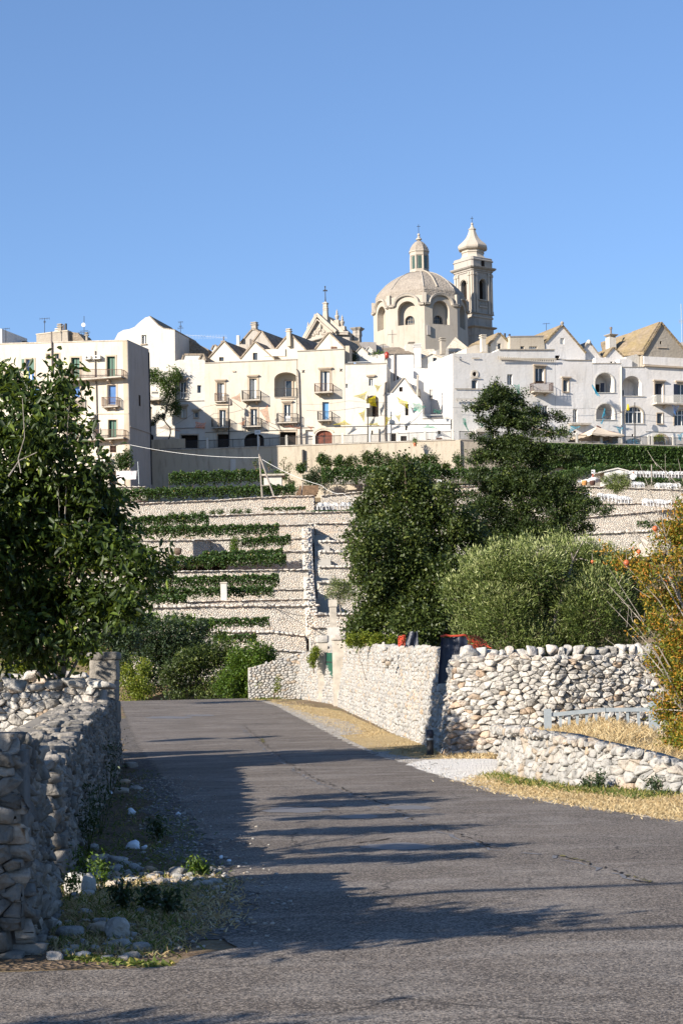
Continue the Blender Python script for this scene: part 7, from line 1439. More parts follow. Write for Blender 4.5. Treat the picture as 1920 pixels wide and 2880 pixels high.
m = MB(); m.lathe(DC, [(110 * kz, Zd(478)), (98 * kz, Zd(445)), (75 * kz, Zd(410)), (45 * kz, Zd(380)), (16 * kz, Zd(364)), (12 * kz, Zd(360))], 8, radians(22)); m.build('lantern_cap', M['dome'], lt_)
m = MB(); m.lathe(DC, [(10 * kz, Zd(364)), (33 * kz, Zd(352)), (30 * kz, Zd(342)), (14 * kz, Zd(332)), (18 * kz, Zd(322)), (6 * kz, Zd(313)), (14 * kz, Zd(305)), (15 * kz, Zd(297)), (10 * kz, Zd(288)), (2 * kz, Zd(284))], 12); m.build('finial', M['lime'], lt_)
m = MB(); m.tube([Vector((DC.x, DC.y, Zd(286))), Vector((DC.x, DC.y, Zd(190)))], .035, 5); m.tube([Vector((DC.x - .25, DC.y, Zd(212))), Vector((DC.x + .25, DC.y, Zd(212)))], .035, 5); m.build('cross', M['iron'], lt_)
m = MB(); q = P(*ZK(210, 1350), 250); m.obox(q, X3, Y3, UP, .12, .3, .75); m.build('slit', M['void'], church); q = P(*ZK(683, 1305), 245.6); m = MB(); m.obox(q, Vector((cos(.4), sin(.4), 0)), Vector((-sin(.4), cos(.4), 0)), UP, .26, .3, .65); m.build('blocked_window', M['darkside'], church)
# ------------------------------------------------------------------ bell tower
TX, TD = 1163, 263; TC = P(*ZK(TX, 1000), TD); Zt = lambda y: P(*ZK(TX, y), TD - 1.5).z; tk = TD / F / 3.733; YA = radians(38)
tw = thing('bell_tower', 'tall stone bell tower with arched openings and an onion shaped cap', 'bell tower', Vector((TC.x, TC.y, 24)))
def sqsec(ch=.12):
    o = []
    for k in range(4):
        for s in (-1, 1):
            x, y = (1, s * (1 - ch)) if True else 0; a_ = YA + pi / 2 * k - pi / 2; u = Vector((cos(a_), sin(a_))); w_ = Vector((-sin(a_), cos(a_))); q = u + w_ * s * (1 - ch); o.append((q.x, q.y))
    return o
SQ = sqsec(); S = 150 * tk
def tower_part(nm, prof, mat='limeg', sec=None): m = MB(); m.lathe(TC, [(r_ * tk, Zt(y)) for r_, y in prof], sq=sec or SQ); return m.build(nm, M[mat], tw)
tower_part('base', [(146, 1700), (146, 1368), (150, 1366), (150, 1290), (165, 1284), (178, 1276), (178, 1268), (150, 1262)]); tower_part('lower_stage', [(141, 1262), (141, 1180), (146, 1178), (146, 1160), (143, 1158), (143, 1140), (158, 1136), (158, 1130), (146, 1126)])
# open belfry: four faces with arched openings
hw = 138 * tk
for k in range(4):
    a_ = YA + pi / 2 * k - pi / 2; n = Vector((cos(a_), sin(a_), 0)); t_ = Vector((-sin(a_), cos(a_), 0)); c = Vector((TC.x, TC.y, 0)); f3 = lambda u, z, off=0.0: c + n * (hw - off) + t_ * u + UP * z
    zA, zB, zT = Zt(985), Zt(1127), Zt(700); ow = 44 * tk; out = [(-hw, zB), (-hw, zT), (hw, zT), (hw, zB)]; op = [(-ow, zA), (-ow, Zt(815))] + [(-ow * cos(pi * i / 10), Zt(815) + ow * sin(pi * i / 10)) for i in range(1, 10)] + [(ow, Zt(815)), (ow, zA)]
    m = MB(); m.add([f3(*q) for q in out] + [f3(*q) for q in op], tessellate_polygon([[Vector((*q, 0)) for q in out], [Vector((*q, 0)) for q in op]])); N = len(op); m.add([f3(*q) for q in op] + [f3(*q, .7) for q in op], [(i, (i + 1) % N, N + (i + 1) % N, N + i) for i in range(N)])
    m.add([f3(*q, .7) for q in out] + [f3(*q, .7) for q in op], tessellate_polygon([[Vector((*q, 0)) for q in out], [Vector((*q, 0)) for q in op]])); m.build('belfry_wall', M['limeg'], tw)
    for s in (-1, 1):
        for w1 in (.62, .90): m = MB(); m.obox(f3(s * hw * w1, (zT + zB) / 2, -.06), t_, n, UP, .17, .08, (zT - zB) / 2 - .02); m.obox(f3(s * hw * w1, zT - .35, -.1), t_, n, UP, .22, .12, .16); m.obox(f3(s * hw * w1, zB + .2, -.09), t_, n, UP, .21, .11, .18); m.build('pilaster', M['lime'], tw)
    m = MB(); m.tube([f3(-ow * 1.25 * cos(pi * i / 10), Zt(815) + ow * 1.25 * sin(pi * i / 10), -.05) for i in range(11)], .09, 5); m.build('arch_moulding', M['lime'], tw)
    m = MB(); m.obox(f3(0, Zt(1060), -.06), t_, n, UP, ow * 1.3, .08, .12); m.obox(f3(0, Zt(990), -.08), t_, n, UP, ow * 1.4, .12, .08)
    for i in range(5): q = f3(ow * .4 * (i - 2), 0, -.06); m.lathe(q, [(.05, Zt(1052)), (.10, Zt(1035)), (.05, Zt(1018)), (.08, Zt(1000)), (.05, Zt(992))], 7)
    m.build('balustrade', M['lime'], tw)
m = MB(); m.lathe(TC, [(hw * .62, Zt(1100)), (hw * .62, Zt(715))], sq=SQ); m.build('belfry_dark_core', M['void'], tw)  # dark box added so the belfry openings look unlit
m = MB(); m.obox(Vector((TC.x, TC.y, Zt(1100))), X3, Y3, UP, 1.3, 1.3, .3); m.obox(Vector((TC.x, TC.y, Zt(705))), X3, Y3, UP, 1.4, 1.4, .2); m.build('belfry_floor', M['limeg'], tw)
tower_part('main_cornice', [(146, 702), (146, 690), (155, 684), (155, 674), (172, 664), (182, 652), (182, 646), (150, 640)]); tower_part('attic', [(150, 642), (150, 580), (158, 576), (158, 568), (150, 560), (150, 545), (140, 538)])
a_ = YA - pi / 2; n = Vector((cos(a_), sin(a_), 0)); t_ = Vector((-sin(a_), cos(a_), 0)); m = MB(); m.obox(Vector((TC.x, TC.y, Zt(610))) + n * (151 * tk) - t_ * .0, t_, n, UP, .3, .03, .42); m.build('attic_window', M['void'], tw)
oc = [(cos(2 * pi * k / 8 + YA + pi / 8) * 1.0, sin(2 * pi * k / 8 + YA + pi / 8)) for k in range(8)]
tower_part('upper_stage', [(148, 540), (135, 530), (124, 515), (118, 500), (118, 480), (128, 474), (128, 466), (118, 460), (118, 452), (126, 448), (120, 444)], 'lime', oc)
oc2 = [(q[0] * 1.04, q[1] * 1.04) for q in oc]
tower_part('onion_cap', [(118, 448), (145, 440), (156, 425), (156, 408), (146, 392), (125, 372), (100, 350), (78, 325), (62, 300), (50, 275), (41, 250), (35, 232), (34, 226), (42, 220), (40, 214), (26, 206), (18, 190), (12, 176), (11, 170)], 'lime', oc2)
m = MB(); m.lathe(TC, [(.02, Zt(171)), (12 * tk, Zt(166)), (13 * tk, Zt(157)), (9 * tk, Zt(148)), (.02, Zt(144))], 10); m.build('finial', M['lime'], tw)
m = MB(); m.tube([Vector((TC.x, TC.y, Zt(146))), Vector((TC.x, TC.y, Zt(80)))], .035, 5); m.tube([Vector((TC.x - .22, TC.y, Zt(100))), Vector((TC.x + .22, TC.y, Zt(100)))], .035, 5); m.build('cross', M['iron'], tw)
tower_part('carved_band', [(143, 1182), (150, 1176), (150, 1166), (143, 1160)], 'lime')
# ------------------------------------------------------------------ small church gable with urns
PQ = Plane(*ZF(355, 900), 232, -22, ZF)
sc_ = thing('gabled_church', 'pale baroque church gable with carved pediment, stone urns and an iron cross', 'church', PQ.W(380, 1300))
wall_body(PQ, [(92, 1500), (92, 1182), (355, 700), (690, 1010), (690, 1500)], [], 3.0, M['lime'], 'wall', sc_, .1)
for a, b, th_ in (((78, 1185), (352, 690), .42), ((352, 690), (700, 1010), .42), ((85, 1200), (560, 1070), .30), ((130, 1180), (358, 780), .14), ((358, 780), (640, 1020), .14)):
    bars(PQ, [(a, b)], -.22, th_, M['lime'], 'raking_cornice', sc_, .5)
m = MB(); D = PQ.depth(); q = [PQ.W(*x, -.5) for x in ((352, 676), (705, 1000))]; m.prism([q[0], q[1], q[1] + UP * .12, q[0] + UP * .12], D * 1.6); q = [PQ.W(*x, 1.0) for x in ((430, 660), (760, 940))]; m.prism([q[0], q[1], q[1] - UP * 3, q[0] - UP * 3], D * 3.2); fix(m.build('roof', M['rooft'], sc_))
for k in range(22): u = k / 21; x, y = 95 + 250 * u, 1165 - 455 * u; 
dent = [(((95 + 250 * k / 20), 1172 - 455 * k / 20 + 8), ((95 + 250 * k / 20), 1172 - 455 * k / 20 + 26)) for k in range(21)]; bars(PQ, dent, -.3, .09, M['limeg'], 'dentils', sc_, .3)
bars(PQ, [((110 + 22 * k, 1206 - 6 * k), (110 + 22 * k, 1226 - 6 * k)) for k in range(20)], -.3, .09, M['limeg'], 'dentils', sc_, .3)
rr = random.Random(2); k_ = Tri()
for i in range(70):
    x = rr.uniform(200, 540); t_ = rr.random(); ytop = 800 + abs(x - 370) * 1.25 + 40; y = rr.uniform(ytop, 1080); 
    if y < 1090: s = rr.uniform(.06, .18); p = PQ.W(x, y, -.03); k_.rock(p, (s, 0, 0), (0, .1, 0), (0, 0, s * rr.uniform(.6, 1.6)), .5, .2, .9, seed=i)
k_.rock(PQ.W(410, 920, -.1), (.16, 0, 0), (0, .2, 0), (0, 0, .55), .5, .15, .9, seed=999); k_.build('carved_relief', M['lime'], sc_)
def urn(x, y0, y1, off, wk=1.0, base=0):
    c = PQ.W(x, y1, off); top = PQ.W(x, y0, off).z; H = top - c.z; r_ = H * .2 * wk; m = MB(); m.lathe(c, [(r_ * .9, c.z - base), (r_ * .9, c.z), (r_ * .5, c.z + H * .05), (r_ * .8, c.z + H * .15), (r_ * 1.15, c.z + H * .35), (r_ * .95, c.z + H * .45), (r_ * .45, c.z + H * .5), (r_ * .7, c.z + H * .6), (r_ * .4, c.z + H * .68), (r_ * .5, c.z + H * .78), (r_ * .25, c.z + H * .88), (.02, top)], 10); m.build('urn', M['lime'], sc_)
urn(175, 815, 985, 0, .8, .5); urn(265, 655, 830, .5, .8, .5); urn(618, 545, 750, 1.6, .9, 0); urn(716, 650, 860, 1.6, .9, 0)
m = MB(); D, Rt = PQ.depth(), PQ.right()
for x, y0, y1, hw_ in ((622, 750, 880, 48), (730, 865, 1000, 48)): a, b = PQ.W(x, y0, 1.6), PQ.W(x, y1, 1.6); m.obox((a + b) / 2, Rt, D, UP, hw_ * .0071, .35, (a.z - b.z) / 2)
m.build('urn_pedestal', M['lime'], sc_)
c = PQ.W(452, 680, .8); Z_ = lambda y: PQ.W(452, y, .8).z; kk = .0071; sq4 = [(cos(a) * 1.4, sin(a) * 1.4) for a in [radians(-22) + pi / 4 + pi / 2 * i for i in range(4)]]
m = MB(); m.lathe(c, [(62 * kk, Z_(800)), (60 * kk, Z_(680)), (52 * kk, Z_(600)), (58 * kk, Z_(596)), (58 * kk, Z_(585)), (48 * kk, Z_(575)), (60 * kk, Z_(560)), (60 * kk, Z_(548)), (46 * kk, Z_(535)), (54 * kk, Z_(520)), (48 * kk, Z_(500)), (50 * kk, Z_(475)), (66 * kk, Z_(465)), (66 * kk, Z_(452)), (30 * kk, Z_(440)), (12 * kk, Z_(425))], sq=[(x * .72, y * .72) for x, y in sq4]); m.build('cross_pedestal', M['lime'], sc_)
m = MB(); m.tube([Vector((c.x, c.y, Z_(430))), Vector((c.x, c.y, Z_(300)))], .09, 6, .05); m.tube([Vector((c.x, c.y, Z_(300))), Vector((c.x, c.y, Z_(145)))], .055, 6); m.tube([Vector((c.x - .19, c.y, Z_(222))), Vector((c.x + .19, c.y, Z_(222)))], .06, 6)
for x, z in ((-.2, 222), (.2, 222), (0, 150), (0, 210), (0, 400)): m.obox(Vector((c.x + x, c.y, Z_(z))), X3, Y3, UP, .08, .06, .09)
m.build('iron_cross', M['iron'], sc_)
wall_body(PQ, [(688, 1300), (672, 1000), (690, 985), (870, 985), (905, 1010), (905, 1300)], [], 3, M['limeg'], 'side_block', sc_, .1, .6); bars(PQ, [((672, 1000), (905, 1003)), ((690, 1035), (900, 1038))], .3, .16, M['lime'], 'side_cornice', sc_, .5)
m = MB(); c = PQ.W(972, 1060, 2); m.lathe(c, [(.45, c.z - 2), (.42, PQ.W(0, 1150, 2).z), (.5, PQ.W(0, 1120, 2).z), (.46, PQ.W(0, 1040, 2).z), (.72, PQ.W(0, 1000, 2).z), (.78, PQ.W(0, 985, 2).z), (.4, PQ.W(0, 972, 2).z)], sq=sq4); m.build('corner_pier', M['limeg'], sc_)
# ------------------------------------------------------------------ street furniture and colour on the promenade
def lamp_post(pl, x, y0, y1, off, label, head=True):
    a = pl.W(x, y1, off); b = pl.W(x - 2, y0, off); root = thing('lamp_post', label, 'lamp post', a); m = MB(); m.tube([a, b], .07, 7, .05); m.build('post', M['iron'], root)
    if head: m = MB(); c = b + Vector((.2, -.1, -.05)); m.lathe(Vector((b.x + .18, b.y, 0)), [(.02, b.z - .12), (.12, b.z - .2), (.22, b.z - .75), (.2, b.z - .85)], 8); m.build('lamp_shade', M['n_bl'] if False else M['pipe'], root)
    return root
lamp_post(PF, 820, 865, 1305, -1.6, 'dark lamp post with a hanging shade before the cream palace')
r_ = lamp_post(PFc, 783, 855, 1300, -2.4, 'dark post carrying a small grey box before the arched niche', False); m = MB(); m.obox(PFc.W(783, 950, -2.5), X3, Y3, UP, .2, .12, .22); m.build('junction_box', M['ac'], r_)
r_ = lamp_post(PR, 956, 1045, 1545, -2.2, 'tall thin grey pole in front of the pale blue double door', False); pl_ = PR
m = MB(); c = PR.W(917, 1085, -1.5); m.lathe(c, [(.03, c.z + .35), (.1, c.z + .3), (.16, c.z - .3), (.04, c.z - .4)], 8); tag(m.build('lantern', M['n_ye'], None, smooth=True), 'yellow net lantern hanging beside the arched window', 'lantern')
# sign plate on a short post
a = PW.W(1068, 1330, -.3); root = thing('sign', 'white enamel plate with faint text on a pole at the promenade railing', 'sign', a); m = MB(); m.tube([a, PW.W(1066, 1180, -.3)], .05, 6); m.build('post', M['railw'], root); m = MB(); c = PW.W(1065, 1165, -.32); m.obox(c, X3, Y3, UP, .31, .03, .23); pt_ = m.build('plate', M['plastic'], root)
m = MB(); [m.obox(c + UP * z - Y3 * .04, X3, Y3, UP, w_, .01, .018) for z, w_ in ((.06, .18), (0, .2), (-.08, .1))]; m.build('lettering', M['galv'], pt_)
# leaning timber pole with a strut
a, b = P(*ZB(1105, 1790), 166), P(*ZB(1075, 1362), 166); root = thing('utility_pole', 'timber utility pole with a diagonal strut standing on the terraces', 'pole', a); m = MB(); m.tube([P(*ZT(1012, 385), 166), b], .11, 7, .07); m.build('pole', M['barkp'], root)
m = MB(); m.tube([P(*ZT(1118, 378), 164.5), P(*ZB(1082, 1385), 165.8)], .1, 7, .07); m.build('strut', M['barkp'], root); m = MB(); m.tube([P(*ZB(1085, 1655), 165.8), P(*ZB(1165, 1650), 165.6)], .04, 5); m.build('crossbar', M['barkp'], root)
cable([P(*ZA(1200, 1278), 178), P(*ZB(1075, 1395), 166)], .02, 'pale cable running from the apartment building to the timber pole', .35, 'railw', 14)
cable([P(*ZB(1080, 1398), 166), P(*ZC(340, 1650), 160), P(*ZC(540, 1725), 150), P(*ZU(450, 410), 132)], .02, 'pale cable descending from the timber pole towards the big oak', .25, 'railw', 8)
cable([P(*ZT(720, 960), 134), P(*ZT(1000, 1035), 128), P(*ZT(1530, 1130), 97)], .02, 'thin black cable sagging across the lower terraces', .5, 'iron', 12)
# white posts on the slope
for (x0, x1, y0, y1, d, lab) in ((711, 752, 912, 1045, 131.5, 'square white masonry post among the lower vines'),):
    a, b = P(*ZT(x0, y1), d), P(*ZT(x1, y0), d); root = thing('masonry_post', lab, 'post', Vector((a.x, d, a.z - .3))); m = MB(); m.box(a.x, d, a.z - .4, b.x, d + .7, b.z); m.build('shaft', M['white'], root); m = MB(); m.box(a.x - .04, d - .05, b.z, b.x + .04, d + .75, b.z + .1); m.build('cap', M['concrete'], root)
# garden hut
a, b = P(*ZB(1118, 1655), 174), P(*ZB(1280, 1560), 174); root = thing('garden_hut', 'small white flat roofed hut among the upper vines', 'hut', a); m = MB(); m.box(a.x, 174, a.z - .2, b.x, 176, b.z); m.build('wall', M['white'], root); m = MB(); m.box(a.x - .35, 173.7, b.z, b.x + .3, 176.3, b.z + .16); m.build('roof', M['concrete'], root)
p = P(*ZT(1256, 372), 164.8); m = MB(); m.box(p.x - .22, 164.6, p.z - .3, p.x + .22, 165.1, p.z + .45); m.box(p.x - .25, 164.5, p.z + .45, p.x + .25, 165.2, p.z + .5); tag(m.build('utility_box', M['plastic'], None), 'small white cabinet at the foot of the strutted pole', 'cabinet')
p = P(*ZT(1178, 245), 168); m = MB(); m.box(p.x - .16, 168, p.z - .3, p.x + .16, 168.2, p.z + .3); tag(m.build('notice_board', M['plastic'], None), 'tiny white notice at the end of the uppermost vine row', 'notice')
# café hut
d = 180; a, b = P(*ZV(845, 300), d), P(*ZV(1045, 250), d); root = thing('cafe_hut', 'white hut with a shallow gabled roof behind the café olive tree', 'hut', a); ax = P(*ZV(965, 226), d); m = MB(); m.prism([Vector((a.x, d, a.z - .8)), Vector((a.x, d, b.z)), Vector((ax.x, d, ax.z)), Vector((b.x, d, b.z)), Vector((b.x, d, a.z - .8))], Vector((0, 3, 0))); fix(m.build('wall', M['whiteb'], root))
m = MB(); q = [Vector((a.x - .9, d - .15, b.z - .15)), Vector((ax.x, d - .15, ax.z + .01)), Vector((b.x + .3, d - .15, b.z - .03))]; m.prism(q + [p + UP * .12 for p in q[::-1]], Vector((0, 3.3, 0))); fix(m.build('roof', M['white'], root))
a = P(*ZV(740, 310), 175); root = thing('road_sign', 'small white sign on an orange post by the café wall', 'sign', a); m = MB(); m.tube([a, P(*ZV(738, 262), 175)], .05, 5); m.build('post', M['redp'], root); m = MB(); c = P(*ZV(740, 251), 175); m.obox(c - Y3 * .06, X3, Y3, UP, .18, .02, .19); pp_ = m.build('plate', M['plastic'], root); m = MB(); m.obox(c - Y3 * .085, X3, Y3, UP, .03, .006, .1); m.build('mark', M['galv'], pp_)
# café terrace: cloth covered low wall, crates, chairs
def chair(p, yaw, first=[None]):
    if first[0] is None:
        m = MB(); s = .23
        for i, j in ((-1, -1), (1, -1), (1, 1), (-1, 1)): m.tube([Vector((i * s, j * s, 0)), Vector((i * s * .85, j * s * .85, .44))], .035, 4)
        m.box(-.24, -.24, .42, .24, .24, .46); m.tube([Vector((-.24, .22, .44)), Vector((-.25, .3, .8)), Vector((-.12, .32, .9)), Vector((.12, .32, .9)), Vector((.25, .3, .8)), Vector((.24, .22, .44))], .04, 4)
        for x in (-.12, 0, .12): m.tube([Vector((x, .24, .46)), Vector((x, .31, .88))], .03, 4)
        for x in (-.26, .26): m.tube([Vector((x, .26, .66)), Vector((x, -.2, .66)), Vector((x * .9, -.22, .44))], .03, 4)
        o = m.build('plastic_chair', M['plastic'], None, (0, 0, 0)); first[0] = o
    else: o = first[0].copy(); COL.objects.link(o)
    o.location = p; o.rotation_euler = (0, 0, yaw); o.scale = (.8, .8, .74); return o
rr = random.Random(12)
def chair_row(n, x0, y0, x1, y1, d, label, group, sp=0):
    for k in range(n):
        u = k / (n - 1); q = P(*ZV(x0 + (x1 - x0) * u, y0 + (y1 - y0) * u), d + rr.uniform(-.25, .25)); tag(chair(q, rr.uniform(-.5, .5) + pi * (k % 2) * .0), label, 'chair', group)
chair_row(18, 1062, 302, 1568, 308, 176, 'white plastic chair in the row behind the café hut', 'white chairs in the back row'); chair_row(8, 1330, 418, 1520, 420, 166.4, 'white plastic chair on the terrace at the right edge', 'white chairs on the right terrace')
chair_row(13, 385, 512, 700, 506, 160.5, 'white plastic chair in the row left of the café olive tree', 'white chairs left of the olive'); chair_row(9, 800, 512, 935, 530, 160.6, 'white plastic chair just left of the olive trunk', 'white chairs beside the olive trunk'); chair_row(8, 968, 540, 1070, 545, 160.2, 'white plastic chair just right of the olive trunk', 'white chairs right of the trunk')
chair_row(9, 1215, 565, 1440, 582, 155.5, 'white plastic chair on the lower terrace behind the pomegranate twigs', 'white chairs on the lower terrace'); chair_row(6, 1120, 405, 1190, 410, 166.6, 'white plastic chair beside the standing person', 'white chairs beside the person')
def UCHAIR(x, y, d, lab, g): q = P(*ZU(x, y), d); tag(chair(q, rr.uniform(-1, 1)), lab, 'chair', g)
for k in range(10): UCHAIR(95 + 38 * k, 466 - .5 * k, 160.6, 'white plastic chair on the ledge between the stairs and the oak', 'white chairs left of the oak')
UCHAIR(950, 300, 168, 'single white plastic chair seen above the oak crown', None); UCHAIR(1160, 400, 164, 'white plastic chair left of a pair between oak and conifer', None)
cloth('white_sheet', [ZV(605, 316), ZV(820, 310), ZV(830, 345), ZV(600, 345)], 169, M['plastic'], 'crumpled white sheeting spread on the café terrace wall', 'sheet', 12, 6, .25, 8)
for x, lab in ((662, 'orange wicker pot on the café terrace wall'), (735, 'dark wicker pot on the café terrace wall')):
    c = P(*ZV(x, 375), 167.5); m = MB(); m.lathe(c, [(.2, c.z), (.28, c.z + .25), (.24, c.z + .45)], 10); tag(m.build('pot', mat_simple('wicker', (.5, .24, .08) if x < 700 else (.08, .04, .03), .9), None), lab, 'pot')
# person at the café
def person(p, h):
    me = bpy.data.meshes.new('person'); J = dict(pel=(0, 0, .92), che=(0, .02, 1.28), neck=(0, .01, 1.47), head=(0, -.02, 1.60), top=(0, -.02, 1.72), ls=(-.18, .01, 1.40), le=(-.24, -.02, 1.13), lh=(-.22, -.14, .92), rs=(.18, .01, 1.40), re=(.25, -.05, 1.14), rh=(.16, -.24, 1.05),
             lhp=(-.09, 0, .9), lk=(-.10, -.03, .5), la=(-.10, .02, .09), lt=(-.11, -.15, .03), rhp=(.09, 0, .9), rk=(.12, -.05, .5), ra=(.13, .02, .09), rt=(.15, -.15, .03))
    N = list(J); E = [('pel', 'che'), ('che', 'neck'), ('neck', 'head'), ('head', 'top'), ('che', 'ls'), ('ls', 'le'), ('le', 'lh'), ('che', 'rs'), ('rs', 're'), ('re', 'rh'), ('pel', 'lhp'), ('lhp', 'lk'), ('lk', 'la'), ('la', 'lt'), ('pel', 'rhp'), ('rhp', 'rk'), ('rk', 'ra'), ('ra', 'rt')]
    Rr = dict(pel=.14, che=.155, neck=.055, head=.095, top=.07, ls=.06, le=.045, lh=.035, rs=.06, re=.045, rh=.035, lhp=.09, lk=.06, la=.042, lt=.035, rhp=.09, rk=.06, ra=.042, rt=.035); s = h / 1.78
    me.from_pydata([tuple(Vector(J[k]) * s) for k in N], [(N.index(a), N.index(b)) for a, b in E], []); o = bpy.data.objects.new('person', me); COL.objects.link(o); o.location = p
    md = o.modifiers.new('s', 'SKIN'); sv = me.skin_vertices[0].data
    for k, n_ in enumerate(N): sv[k].radius = (Rr[n_] * s, Rr[n_] * s * .8)
    sv[0].use_root = True; o.modifiers.new('u', 'SUBSURF').levels = 1; t = NT('person_clothes', .85, .2); tc = t.n('ShaderNodeTexCoord'); sp_ = t.n('ShaderNodeSeparateXYZ'); t.l(tc.outputs['Object'], sp_.inputs[0])
    t.out(t.ramp(t.rng(sp_.outputs[2], 0, 1.8 * s), [(0, (.02, .02, .02)), (.5, (.03, .035, .06)), (.515, (.78, .78, .78)), (.82, (.78, .78, .78)), (.835, (.38, .22, .15)), (.93, (.05, .03, .02))], 'CONSTANT')); me.materials.append(t.m); return o
o = person(P(*ZV(1112, 412), 167.4), 1.75); tag(o, 'person in white shirt and dark trousers standing among the café chairs', 'person')
# big umbrella
c = PR.W(587, 1540, -2.6); top = PR.W(570, 1312, -2.6); root = thing('market_umbrella', 'large cream square umbrella with scalloped edge on the promenade', 'umbrella', c); m = MB(); m.tube([c, Vector((c.x, c.y, top.z))], .06, 7); m.build('pole', M['brown'], root)
hz = PR.W(0, 1395, -2.6).z; l, r_ = PR.W(335, 1395, -2.6), PR.W(745, 1370, -2.6); hwx = (r_ - l).length / 2; ctr = (l + r_) / 2; m = MB(); rt = radians(27)
cs_ = [Vector((ctr.x + (cos(rt) * i - sin(rt) * j) * hwx * .86, ctr.y + (sin(rt) * i + cos(rt) * j) * hwx * .86, hz + .1)) for i, j in ((-1, -1), (1, -1), (1, 1), (-1, 1))]; ap = Vector((ctr.x, ctr.y, hz + 1.15)); V = [ap]; 
ring = []
for k in range(4):
    for s_ in range(8): u = s_ / 8; ring.append(cs_[k].lerp(cs_[(k + 1) % 4], u) - UP * .1 * sin(pi * u))
mid = [ap.lerp(q, .5) - UP * .12 for q in ring]; low = [q - UP * (.16 + .07 * (i % 2)) for i, q in enumerate(ring)]; n = 32; V = [ap] + mid + ring + low
f = [(0, 1 + i, 1 + (i + 1) % n) for i in range(n)] + [(1 + i, 1 + n + i, 1 + n + (i + 1) % n, 1 + (i + 1) % n) for i in range(n)] + [(1 + n + i, 1 + 2 * n + i, 1 + 2 * n + (i + 1) % n, 1 + n + (i + 1) % n) for i in range(n)]
m.add(V, f); m.build('canopy', M['canvas'], root); m = MB(); [m.tube([ap - UP * .15, q - UP * .04], .025, 4) for q in cs_]; m.tube([Vector((c.x, c.y, top.z)), ap + UP * .1], .07, 5); m.build('ribs', M['brown'], root)
flat(PR, [(355, 1238), (575, 1240), (560, 1260), (370, 1258)], -.8, .8, M['concrete'], 'awning_slab', None); tag(COL.objects[-1], 'pale concrete canopy slab above the umbrella', 'canopy')
c = PR.W(1290, 1450, -.4); root = thing('planter', 'bushy green plant in a dark pot on the promenade wall', 'planter', c); m = MB(); m.lathe(c, [(.4, c.z - .3), (.52, c.z), (.54, c.z + .12), (.45, c.z + .1)], 12); m.build('pot', M['tarp'], root); foliage('plant', [(c + UP * .55, (.55, .4, .45)), (c + UP * .6 + X3 * .35, (.35, .3, .4)), (c + UP * .5 - X3 * .35, (.35, .3, .35))], 900, .16, M['lf_yel'], root, 5, per=6, gap=-2, up=1, wide=.3)
for i, (x, y, kk) in enumerate([(620, 1455, 0), (660, 1462, 1), (690, 1460, 0), (740, 1465, 1), (760, 1468, 2), (240, 1430, 3)]):
    c = PRWd.W(x, y, 1.4); lab = ['green potted plant behind the railing below the oval window house', 'terracotta pot with a small plant behind the railing', 'red flowering pot near the café awning', 'leafy pot plant before the low gabled house'][kk]; root = thing('potted_plant', lab, 'pot plant', c, 'potted plants behind the railing' if kk < 2 else None); m = MB(); m.lathe(c, [(.14, c.z - .2), (.2, c.z + .15), (.18, c.z + .12)], 10); m.build('pot', mat_simple('terracotta', (.45, .15, .07)), root); foliage('plant', [(c + UP * .4, (.3, .25, .3))], 160, .14, M['lf_bush'], root, i, per=5, gap=-2)
def bench(pl, x, y, lab):
    c = pl.W(x, y, -1); root = thing('bench', lab, 'bench', c); m = MB(); m.obox(c + UP * .42, pl.right(), pl.depth(), UP, .75, .22, .03); m.build('seat', M['wood'], root)
    for s_ in (-1, 1): m = MB(); m.obox(c + pl.right() * .6 * s_ + UP * .2, pl.right(), pl.depth(), UP, .04, .2, .2); m.build('leg', M['plastic'], root)
bench(PFc, 1160, 1290, 'low bench in front of the second dark doorway'); bench(PFc, 1340, 1290, 'low bench in front of the rusty brown doors')
m = MB(); c = PR.W(672, 1540, -3.6); m.obox(c + UP * .65, PR.right(), PR.depth(), UP, .36, .3, .75); tag(m.build('white_pier', M['white'], None), 'thick white pier between the umbrella and the railing post', 'pillar')
m = MB(); c = PR.W(765, 1500, -1.2); m.obox(c, PR.right(), PR.depth(), UP, .5, .3, .6); tag(m.build('white_counter', M['plastic'], None), 'white counter box in front of the arched café door', 'counter')
# stretched coloured nets
def net_tri(pl, pts, mat, label, off=-1.5, group=None):
    """a sagging triangular or four cornered net"""
    q = [pl.W(*p, off + o) for p, o in pts]; c = sum(q, Vector((0, 0, 0))) / len(q) - UP * .12; n = len(q); V = []; F_ = []
    K = 5
    for i in range(n):
        a, b = q[i], q[(i + 1) % n]; base = len(V)
        for r_ in range(K + 1):
            for s_ in range(K + 1):
                e = a.lerp(b, s_ / K); e = e + (c - e) * .18 * sin(pi * s_ / K); p = c.lerp(e, r_ / K); p = p + pl.depth() * .12 * sin(r_ * 1.9 + s_ * 1.3 + i); V.append(p)
        for r_ in range(K):
            for s_ in range(K): u = base + r_ * (K + 1) + s_; F_.append((u, u + 1, u + K + 2, u + K + 1))
    return tag(MB().add(V, F_).build('net_sail', M[mat], None, smooth=True), label, 'net sail', group)
O_ = lambda *a: [((a[i], a[i + 1]), .5 * ((i // 2) % 3)) for i in range(0, len(a), 2)]
